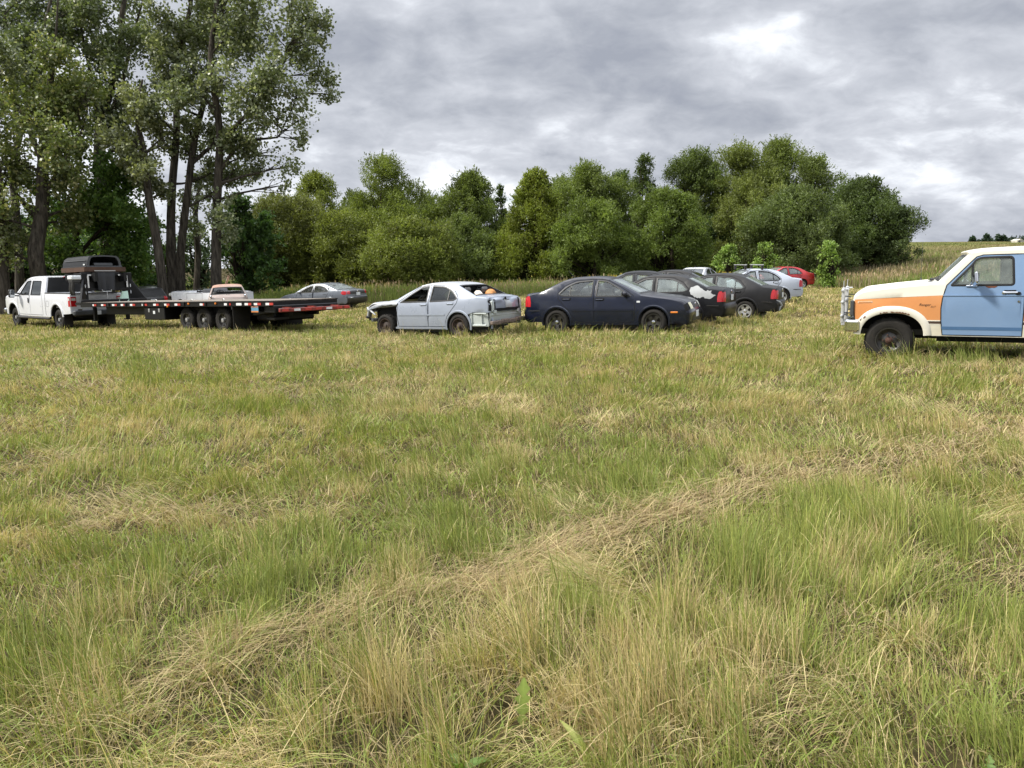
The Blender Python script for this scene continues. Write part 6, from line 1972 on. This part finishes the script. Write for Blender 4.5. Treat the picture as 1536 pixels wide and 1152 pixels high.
def bush(name, label, px, top, half, Y, leafcol, group, second=None, frac=0, shape='dome', nb=34, leaf_size=.17, per_area=100, aspect=.42, spiky=.75, cat='tree', lpt=11, base_py=None, seed=0, twig=.8):
    g = random.Random(seed * 13 + px)
    b = at(px, 410, Y); base = Vector((b.x, Y, gzf(b.x, Y)))
    root = thing(name, base, label, cat, 0, group)
    zt = at(px, top, Y).z - base.z
    rx = half * Y / FPX * (1.34 if cat == 'tree' and shape != 'cone' else 1.1)
    if cat == 'tree' and leaf_size < .5: nb = int(nb * 2.1)
    bl = []
    n = 0
    lobes = [(0, 0, 1.0, .92)]
    if shape == 'dome' and cat == 'tree' and leaf_size < .5:
        for k in range(4):
            la = g.uniform(0, 2 * PI); lobes.append((math.cos(la) * .55 * rx, math.sin(la) * .4 * rx, g.uniform(.55, .92), g.uniform(.50, .75)))
    zt0, rx0 = zt, rx
    while len(bl) < nb:
        ox, oy, fz, fr = lobes[0] if (g.random() < .45 or len(lobes) == 1) else g.choice(lobes[1:])
        if len(lobes) == 1: fr = 1.0
        zt = zt0 * fz; rx = rx0 * fr
        t = g.random() ** .85
        az = g.uniform(0, 2 * PI)
        if shape == 'cone': prof = (1 - t) ** .75 * .95 + .10
        elif shape == 'dome': prof = math.sqrt(max(0, 1 - max(0, (t - .35) / .65) ** 2)) * (.84 + .16 * min(1, t / .3)) * (.92 + .16 * math.sin(az * 3 + px))
        elif shape == 'column': prof = (1 - max(0, (t - .55) / .45) ** 2) * .85 + .15
        else: prof = math.sqrt(max(0, 1 - ((t - .5) / .5) ** 2)) * .95 + .05
        r = max(rx, .75 * rx0) * g.choice([g.uniform(.14, .24), g.uniform(.2, .38)]) * (1 if shape != 'cone' else (.5 + .5 * (1 - t)))
        rad = max(0, rx * prof - r * .6) * (g.uniform(.72, 1.08) if g.random() < .8 else g.uniform(.1, .6))
        z = zt * t * .97
        z = min(max(z, r * .5), zt - r * .72)
        bl.append((ox + rad * math.cos(az), oy + rad * math.sin(az) * .8, z, r))
    zt, rx = zt0, rx0
    bl.append((0, 0, zt - rx * .24, rx * .26))
    mb = MB()
    stems = 1 if shape == 'cone' else 3
    for k in range(stems):
        tp = Vector((g.uniform(-.3, .3) * rx, g.uniform(-.3, .3) * rx, zt * .72))
        limb(mb, (g.uniform(-.2, .2) * rx * (stems > 1), g.uniform(-.2, .2) * rx * (stems > 1), -.1), tp, .10 + .018 * zt, .03, .12, 7)
    for (x, y, z, r) in bl:
        limb(mb, (x * .12, y * .12, z * .35), (x, y, z), .05, .015, .2, 5, .05)
    mb.build('trunk', M['bark_dark'], root)
    ctr, d = fill_blobs(bl, per_area, leaf_size, lpt, twig, spiky, .09, .55)
    k = ctr[:, 2] > .05
    ctr = ctr[k]; d = d[k]
    # long loose sprays that break the outline
    sp_c = []; sp_d = []
    for (x, y, z, r) in bl:
        ns = 4 if cat == 'tree' else 2
        for k in range(ns):
            u = RNG.normal(0, 1, 3); u[2] = abs(u[2]) * .9 + .25; u /= np.linalg.norm(u)
            ln = r * RNG.uniform(.3, .75); t = RNG.random(26)
            st = np.array([x, y, z]) + u * r * .72
            dv = u + np.array([0, 0, .45]); dv /= np.linalg.norm(dv)
            sp_c.append(st + dv * (t * ln)[:, None] + RNG.normal(0, .05 + .02 * r, (26, 3)) * (1.2 - t)[:, None]); sp_d.append(dv + RNG.normal(0, .5, (26, 3)))
    if leaf_size < .5:
        ctr = np.concatenate([ctr] + sp_c); d = np.concatenate([d] + sp_d)
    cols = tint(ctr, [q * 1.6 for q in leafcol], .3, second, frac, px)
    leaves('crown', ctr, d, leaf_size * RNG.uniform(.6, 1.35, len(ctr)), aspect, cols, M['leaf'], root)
    return root
TG = 'tall cottonwood trees on the left'
CW = (.185, .220, .105); CW2 = (.36, .38, .26)
tall_tree('cottonwood_tree', 'rightmost tall cottonwood with one straight trunk and crown edge against the sky',
  [[(323, 440, .33), (323, 380, .27), (325, 300, .24), (330, 200, .20), (322, 90, .14), (330, -40, .08)], [(330, 215, .12), (365, 185, .10), (410, 120, .07), (440, 60, .04)], [(328, 260, .10), (360, 215, .08), (415, 205, .05)]],
  [(350,60,42),(400,45,42),(445,60,36),(430,110,40),(468,100,22),(455,150,26),(400,150,36),(440,200,30),(370,200,32),(402,230,26),(350,125,32),(432,250,20),(340,250,26),(408,275,16),(330,300,22),(440,15,34),(472,30,20),(466,70,20),(330,160,28),(380,10,40),(430,-40,40),(360,-60,45),(300,-40,40),(480,128,12),(420,175,26),(455,215,14),(385,255,18),(352,330,16),(336,350,14),(300,140,24),(345,215,22),(415,135,26),(445,175,20)],
  43, CW, CW2, .22, TG)
tall_tree('cottonwood_tree', 'tall cottonwood with a twin trunk forking near the ground',
  [[(262, 440, .34), (262, 380, .27), (258, 300, .22), (266, 200, .19), (268, 100, .15), (285, 20, .11), (290, -40, .07)], [(270, 440, .30), (276, 380, .24), (284, 290, .20), (292, 210, .18), (312, 140, .14), (322, 60, .10), (345, -30, .06)], [(288, 245, .12), (310, 225, .10), (345, 195, .05)]],
  [(280,30,36),(310,60,32),(260,85,27),(300,112,27),(285,160,27),(312,200,27),(268,220,24),(250,170,22),(300,250,22),(282,262,18),(255,40,22),(330,10,36),(238,130,13),(300,-40,40),(255,-20,30),(262,285,16),(300,285,14),(272,125,20),(290,195,20),(240,70,20),(250,115,18),(275,300,14)],
  44.5, CW, CW2, .24, TG)
tall_tree('cottonwood_tree', 'slim cottonwood with a dark trunk leaning left beside the twin trunked one',
  [[(247, 440, .27), (238, 370, .23), (226, 300, .20), (216, 230, .16), (212, 170, .10), (215, 120, .05)]],
  [(225,200,25),(205,172,22),(216,240,27),(196,215,22),(236,262,20),(206,272,17),(242,217,19),(190,245,18),(212,150,16),(182,205,18),(228,285,13),(200,150,18),(185,225,18),(225,180,20)],
  42, (.19, .21, .09), CW2, .25, TG)
tall_tree('cottonwood_tree', 'thin cottonwood trunk standing between the twin trunked tree and the straight trunked one',
  [[(293, 440, .22), (294, 380, .19), (296, 320, .16), (300, 260, .10)]], [(296,335,16),(285,350,12),(305,300,18),(310,345,13)], 50, (.14, .17, .075), CW2, .15, TG)
tall_tree('cottonwood_tree', 'tall dark limbed cottonwood rising behind the pickup truck near the middle of the grove',
  [[(160, 440, .42), (160, 340, .38), (150, 240, .33), (158, 170, .28), (175, 90, .2), (185, 20, .14), (190, -40, .08)], [(156, 190, .16), (180, 140, .13), (196, 60, .09), (215, 0, .05)], [(150, 250, .15), (175, 225, .12), (190, 250, .05)], [(150, 215, .16), (140, 130, .12), (125, 50, .07)]],
  [(150,20,36),(185,50,36),(160,92,36),(196,100,26),(145,60,28),(180,142,27),(150,132,28),(200,30,32),(216,65,22),(176,182,22),(130,20,30),(170,-30,40),(215,-20,30),(150,175,20),(205,130,16),(162,205,22),(130,185,24)],
  47, (.125, .155, .070), CW2, .14, TG)
tall_tree('cottonwood_tree', 'large cottonwood at the left with a thick bare trunk above the white pickup truck',
  [[(64, 440, .42), (65, 380, .38), (66, 310, .33), (62, 240, .27), (70, 160, .2), (85, 60, .07), (92, -20, .03)], [(62, 335, .17), (45, 315, .14), (25, 290, .08)], [(66, 290, .15), (95, 250, .12), (120, 190, .06)], [(62, 240, .15), (35, 180, .12), (10, 140, .07)]],
  [(60,150,46),(20,162,42),(100,122,42),(112,170,36),(60,220,40),(120,228,32),(92,272,32),(30,280,36),(10,230,38),(50,308,24),(20,330,22),(132,142,28),(80,90,28),(5,130,34),(130,265,22),(75,190,36),(40,190,32),(90,330,24),(35,345,24),(20,378,20),(48,365,16),(105,300,24)],
  41, (.155, .19, .06), (.34, .33, .15), .15, TG, per_area=56)
tall_tree('cottonwood_tree', 'tall dark cottonwood in the upper left corner behind the large one',
  [[(28, 440, .26), (28, 360, .24), (22, 250, .2), (40, 140, .16), (70, 60, .1), (85, -20, .06)], [(30, 200, .14), (15, 100, .1), (5, 20, .06)]],
  [(20,60,36),(60,30,36),(92,60,26),(40,100,36),(5,20,32),(75,-10,34),(30,-20,36),(100,15,24),(10,100,30),(60,80,26)],
  46, (.115, .145, .065), CW2, .12, TG)
tall_tree('cottonwood_tree', 'slender trunk at the left edge of the picture beside the white pickup truck',
  [[(4, 440, .30), (3, 360, .27), (0, 280, .23), (-8, 180, .17), (-15, 60, .1)]], [(-15,250,38),(-20,170,40),(-10,330,26),(-25,90,45),(2,300,24),(5,350,20),(-5,385,20)], 40, (.13, .155, .065), CW2, .12, TG)
MG = 'dense trees growing low under the cottonwoods'
MP = (.105, .18, .042)
tall_tree('maple_tree', 'bright green maple with low spreading leaves right behind the truck cap',
  [[(108, 440, .20), (112, 380, .17), (125, 330, .13), (140, 270, .07)], [(112, 390, .12), (160, 340, .08), (195, 320, .05)]],
  [(120,330,34),(158,322,36),(190,342,32),(150,370,32),(200,378,27),(110,378,27),(170,282,32),(132,292,27),(206,312,27),(186,402,24),(100,300,22),(140,250,22),(180,255,20),(120,410,22),(215,345,18),(160,405,26)],
  44, MP, (.20, .28, .07), .12, MG, .19, 80, 1.6, bark='bark_dark', matn='leaf', shell=.5)
def dark_bush(*a, **k): return bush(*a, **k)
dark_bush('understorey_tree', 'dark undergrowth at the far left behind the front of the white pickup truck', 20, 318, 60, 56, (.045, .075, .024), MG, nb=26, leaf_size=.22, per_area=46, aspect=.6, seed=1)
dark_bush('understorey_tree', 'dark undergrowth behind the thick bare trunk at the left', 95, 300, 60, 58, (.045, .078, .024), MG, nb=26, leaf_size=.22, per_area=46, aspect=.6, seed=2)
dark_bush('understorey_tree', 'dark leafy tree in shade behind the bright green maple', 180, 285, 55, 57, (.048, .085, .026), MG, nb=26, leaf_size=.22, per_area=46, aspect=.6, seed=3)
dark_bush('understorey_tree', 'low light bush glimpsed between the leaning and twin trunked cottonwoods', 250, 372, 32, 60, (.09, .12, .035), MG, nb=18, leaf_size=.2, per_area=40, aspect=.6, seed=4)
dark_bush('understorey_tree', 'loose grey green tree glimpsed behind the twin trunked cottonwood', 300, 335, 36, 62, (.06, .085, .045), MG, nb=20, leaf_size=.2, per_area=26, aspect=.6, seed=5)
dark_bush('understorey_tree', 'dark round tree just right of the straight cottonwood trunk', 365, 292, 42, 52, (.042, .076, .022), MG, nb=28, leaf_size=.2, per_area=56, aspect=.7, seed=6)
WG = 'willow trees and bushes along the field edge'
OL = (.108, .126, .028); GR = (.092, .116, .030); YE = (.125, .150, .026); DK = (.064, .088, .026)
B = lambda label, px, top, half, Y, col, **k: bush('willow_tree', label, px, top, half, Y + 9, col, WG, seed=px, **k)
B('leftmost willow of the row with dark leaning branches over the grey sedan', 425, 298, 62, 55, (.088, .098, .026), nb=40, shape='round')
B('tall feathery willow behind the leftmost one', 478, 262, 46, 61, OL, nb=34)
B('tallest round willow left of the middle, rising against the bright cloud', 585, 236, 58, 58, (.106, .130, .028), nb=44)
B('olive willow filling the gap below the tallest round one on its left', 520, 318, 66, 54, (.102, .118, .026), nb=44)
B('pale olive willow hanging low right behind the silver wrecked sedan', 618, 332, 62, 50, (.120, .142, .032), nb=44, second=(.2, .21, .06), frac=.12)
B('narrow topped green willow above the silver wrecked sedan', 708, 264, 46, 57, GR, nb=38, shape='column')
B('grey green willow standing low beside the narrow topped one', 690, 325, 52, 53, (.090, .114, .032), nb=34)
B('slim sparse willow at the gap left of the yellowish conical one', 750, 278, 24, 58, (.085, .12, .034), nb=22, shape='cone', per_area=44)
B('yellowish green conical tree with a pointed top in the middle of the row', 802, 256, 66, 53, YE, nb=60, shape='cone', second=(.17, .18, .03), frac=.15)
B('round dark green willow behind the navy sedan', 880, 248, 62, 57, GR, nb=46)
B('low rounded green willow in front of the dark green one, above the navy sedan', 890, 302, 56, 51, (.098, .128, .030), nb=40)
B('dark pointed tree with a conifer shape between the green willows', 962, 232, 40, 62, DK, nb=32, shape='cone')
B('mid green willow standing right of the pointed dark tree', 995, 288, 52, 52, (.090, .120, .028), nb=40, shape='column')
B('dark willow with a ragged top left of the highest crown', 1040, 226, 52, 60, (.068, .090, .026), nb=40)
B('high broad willow crown at the top of the row, leftmost of the two highest', 1100, 220, 60, 60, (.096, .114, .030), nb=46)
B('highest willow crown on the right half of the row', 1158, 212, 52, 62, (.088, .110, .028), nb=42)
B('pale leaved willow bulging forward below the two highest crowns', 1120, 268, 56, 55, (.112, .130, .034), nb=42)
B('broad willow with a sloping shoulder right of the highest crown', 1208, 238, 50, 59, (.086, .108, .030), nb=40)
B('dense grey green willow behind the silver sedan with the roof rack', 1190, 288, 62, 51, (.078, .100, .034), nb=46, shape='column')
B('dark green willow near the right end of the row', 1288, 270, 56, 55, (.062, .086, .026), nb=44)
B('small feathery willow at the right end of the row against the sky', 1342, 312, 36, 54, (.066, .088, .034), nb=30)
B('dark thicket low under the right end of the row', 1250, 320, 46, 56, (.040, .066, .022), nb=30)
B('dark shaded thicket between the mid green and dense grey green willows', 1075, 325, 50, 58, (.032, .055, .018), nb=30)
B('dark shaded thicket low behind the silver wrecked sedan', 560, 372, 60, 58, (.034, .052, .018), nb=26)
B('willow top filling the gap between the tallest round one and the narrow topped one', 648, 288, 40, 64, GR, nb=32)
B('willow top between the feathery one and the tallest round one', 535, 286, 38, 65, (.080, .100, .028), nb=32)
B('hazy green willow top left of the round one behind the navy sedan', 842, 268, 34, 64, (.090, .118, .032), nb=30)
B('willow top right of the round one behind the navy sedan', 930, 258, 36, 65, (.072, .100, .028), nb=30)
B('willow top seen in the gap right of the narrow topped one', 735, 300, 34, 66, (.078, .108, .032), nb=30)
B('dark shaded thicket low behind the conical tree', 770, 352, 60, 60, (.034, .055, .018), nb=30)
SG = 'bright young shrubs before the tree row'
S = lambda label, px, top, half, Y: bush('shrub', label, px, top, half, Y, (.14, .20, .05), SG, nb=34, leaf_size=.15, per_area=95, aspect=.7, seed=px, cat='shrub', shape='dome')
S('bright green shrub leftmost of the three before the dark thicket', 1093, 371, 19, 55)
S('bright green shrub in the middle of the three before the trees', 1146, 368, 19, 55)
S('yellow green shrub standing alone at the edge of the tall tan grass', 1243, 363, 15, 50)
# far hilltop
FG = 'conifers on the far hilltop'
def far_tree(px, top, half, Y, lab):
    bush('conifer', lab, px, top, half, Y, (.03, .05, .03), FG, nb=14, shape='cone', leaf_size=.9, per_area=3.2, aspect=.5, seed=px, lpt=8, twig=1.6)
far_tree(1454, 357, 4, 205, 'small dark conifer leftmost on the far hilltop')
far_tree(1475, 353, 5, 205, 'taller ragged dark conifer on the far hilltop above the truck roof')
far_tree(1493, 354, 5, 210, 'dark conifer in the middle of the far hilltop line')
far_tree(1501, 356, 4, 210, 'rounded dark conifer before the far wood on the hilltop')
wl = []
mbw = MB()
Cc = []; Dd = []
for px in range(1480, 1640, 5):
    p = at(px, 361, 300); z0 = gzf(p.x, 300); hgt = 7 + 4 * float(fbm(np.array([px * .08]), np.array([1.0]), 5, 2)[0]) + (px - 1480) * .01
    zt = at(px, 358 - (px - 1480) * .04, 300).z - 1.6
    Cc.append((p.x, 300 + RNG.normal() * 5, zt - 2.2, 3.4))
    Cc.append((p.x, 300 + RNG.normal() * 5, zt - 5, 4))
ct, dd = fill_blobs(Cc, 2.6, 1.2, 9, 2, .3, .6, .5)
o = leaves('far_wood', ct, dd, 1.5 * RNG.uniform(.6, 1.3, len(ct)), .6, tint(ct, (.034, .052, .035), .3, None, 0, 3), M['leaf'], None)
tag(o, kind='stuff')
# pale farm building on the hill
p = at(1526, 363, 160); fb = thing('farm_shed', (p.x, 160, gzf(p.x, 160) - .1), 'small pale shed far away on the hilltop above the truck roof', 'shed', .3)
zz = max(1.0, at(1526, 358.5, 160).z - gzf(p.x, 160) + .1)
m_ = MB(); m_.box((0, 0, zz * .35), (1.7, 1.4, zz * .7)); m_.build('wall', M['cream'], fb, False)
m_ = MB(); m_.prism([(-.98, zz * .7), (0, zz), (.98, zz * .7)], -.8, .8); m_.build('roof', M['cream_dirty'], fb, False)
m_ = MB(); m_.box((-.3, -.72, zz * .3), (.5, .05, zz * .58)); m_.build('door', M['plastic'], fb, False)
# ---------------------------------------------------------------- sky and light
SUN_EL, SUN_AZ = R(44), R(-100)      # azimuth from +Y towards +X
w = bpy.data.worlds.new('World'); SC.world = w; w.use_nodes = True
nt = w.node_tree; L = nt.links.new
bg = nt.nodes['Background']
sky = N(nt, 'ShaderNodeTexSky', sky_type='NISHITA', sun_disc=False)
sky.sun_elevation = SUN_EL; sky.sun_rotation = SUN_AZ
tc = N(nt, 'ShaderNodeTexCoord')
sp_ = N(nt, 'ShaderNodeSeparateXYZ'); L(tc.outputs['Generated'], sp_.inputs[0])
def math_(op, a, b=None, clamp=False):
    n = N(nt, 'ShaderNodeMath', operation=op); n.use_clamp = clamp
    for i, v in enumerate((a, b)):
        if v is None: continue
        if isinstance(v, (int, float)): n.inputs[i].default_value = v
        else: L(v, n.inputs[i])
    return n.outputs[0]
def maprange(v, a, b, c, d, smooth=True):
    n = N(nt, 'ShaderNodeMapRange'); n.interpolation_type = 'SMOOTHSTEP' if smooth else 'LINEAR'
    for k, q in (('From Min', a), ('From Max', b), ('To Min', c), ('To Max', d)): n.inputs[k].default_value = q
    L(v, n.inputs['Value']); return n.outputs['Result']
up = math_('MAXIMUM', sp_.outputs['Z'], 0.0)
den = math_('ADD', up, .38)
cxn = math_('DIVIDE', sp_.outputs['X'], den); cyn = math_('DIVIDE', sp_.outputs['Y'], den)
cmb = N(nt, 'ShaderNodeCombineXYZ'); L(cxn, cmb.inputs[0]); L(cyn, cmb.inputs[1])
def cloud(scale, detail, rough, off, dist=0.0, sx=1.0, sy=1.0, rot=0.0):
    mp = N(nt, 'ShaderNodeMapping'); mp.inputs['Location'].default_value = off; mp.inputs['Scale'].default_value = (sx, sy, 1); mp.inputs['Rotation'].default_value = (0, 0, rot)
    L(cmb.outputs[0], mp.inputs['Vector'])
    n = N(nt, 'ShaderNodeTexNoise', Scale=scale, Detail=detail, Roughness=rough, Distortion=dist)
    L(mp.outputs[0], n.inputs['Vector']); return n.outputs['Fac']
big = cloud(1.5, 2.0, .45, (1.2, 6.4, 0), .2, .75, 1.0, R(-10))
mid = cloud(4.2, 5.0, .52, (6.4, 1.2, 0), .3, .85, 1.0, R(-10))
fine = cloud(12.0, 7.0, .60, (1.3, 9.2, 0), .4, .9, 1.0)
dens0 = math_('ADD', math_('ADD', math_('MULTIPLY', big, .40), math_('MULTIPLY', mid, .42)), math_('MULTIPLY', fine, .18))
dens = math_('ADD', dens0, maprange(up, .02, .34, -.035, .02))
thick = maprange(dens, .40, .61, 0, 1, False)
low = maprange(up, .03, .36, 1, 0)
ramp = N(nt, 'ShaderNodeValToRGB')
e = ramp.color_ramp.elements
e[0].position = 0.0; e[0].color = (.88, .905, .95, 1)
e[1].position = 1.0; e[1].color = (.32, .345, .405, 1)
for q, cc in ((.17, (.70, .73, .785)), (.34, (.56, .585, .64)), (.52, (.485, .51, .565)), (.75, (.395, .42, .475))):
    x = ramp.color_ramp.elements.new(q); x.color = (*cc, 1)
L(thick, ramp.inputs[0])
# extra brightness added to the unseen sky overhead, to light the field
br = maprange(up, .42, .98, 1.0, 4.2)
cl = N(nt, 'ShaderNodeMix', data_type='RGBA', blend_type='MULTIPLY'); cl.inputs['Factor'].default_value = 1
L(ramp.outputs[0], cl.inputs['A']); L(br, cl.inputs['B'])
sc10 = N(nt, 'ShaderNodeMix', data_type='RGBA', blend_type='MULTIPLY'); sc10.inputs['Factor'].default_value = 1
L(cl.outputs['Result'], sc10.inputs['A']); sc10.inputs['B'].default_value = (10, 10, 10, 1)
# thin blue gaps
gap = maprange(dens, .30, .40, .55, 0)
mixs = N(nt, 'ShaderNodeMix', data_type='RGBA')
L(gap, mixs.inputs['Factor']); L(sc10.outputs['Result'], mixs.inputs['A']); L(sky.outputs[0], mixs.inputs['B'])
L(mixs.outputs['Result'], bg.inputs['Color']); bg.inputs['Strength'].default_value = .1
sun = bpy.data.lights.new('sun', 'SUN'); sun.energy = 4.5; sun.angle = R(8); sun.color = (1, .95, .86)
so = bpy.data.objects.new('sun', sun); COL.objects.link(so)
sd_ = Vector((math.sin(SUN_AZ) * math.cos(SUN_EL), math.cos(SUN_AZ) * math.cos(SUN_EL), math.sin(SUN_EL)))
so.rotation_euler = sd_.to_track_quat('Z', 'Y').to_euler()
SC.view_settings.view_transform = 'Standard'; SC.view_settings.look = 'None'; SC.view_settings.gamma = 1; SC.view_settings.exposure = 0.28
SC.cycles.max_bounces = 6; SC.cycles.transparent_max_bounces = 12; SC.cycles.transmission_bounces = 4; SC.cycles.diffuse_bounces = 3; SC.cycles.glossy_bounces = 3
SC.cycles.caustics_reflective = False; SC.cycles.caustics_refractive = False
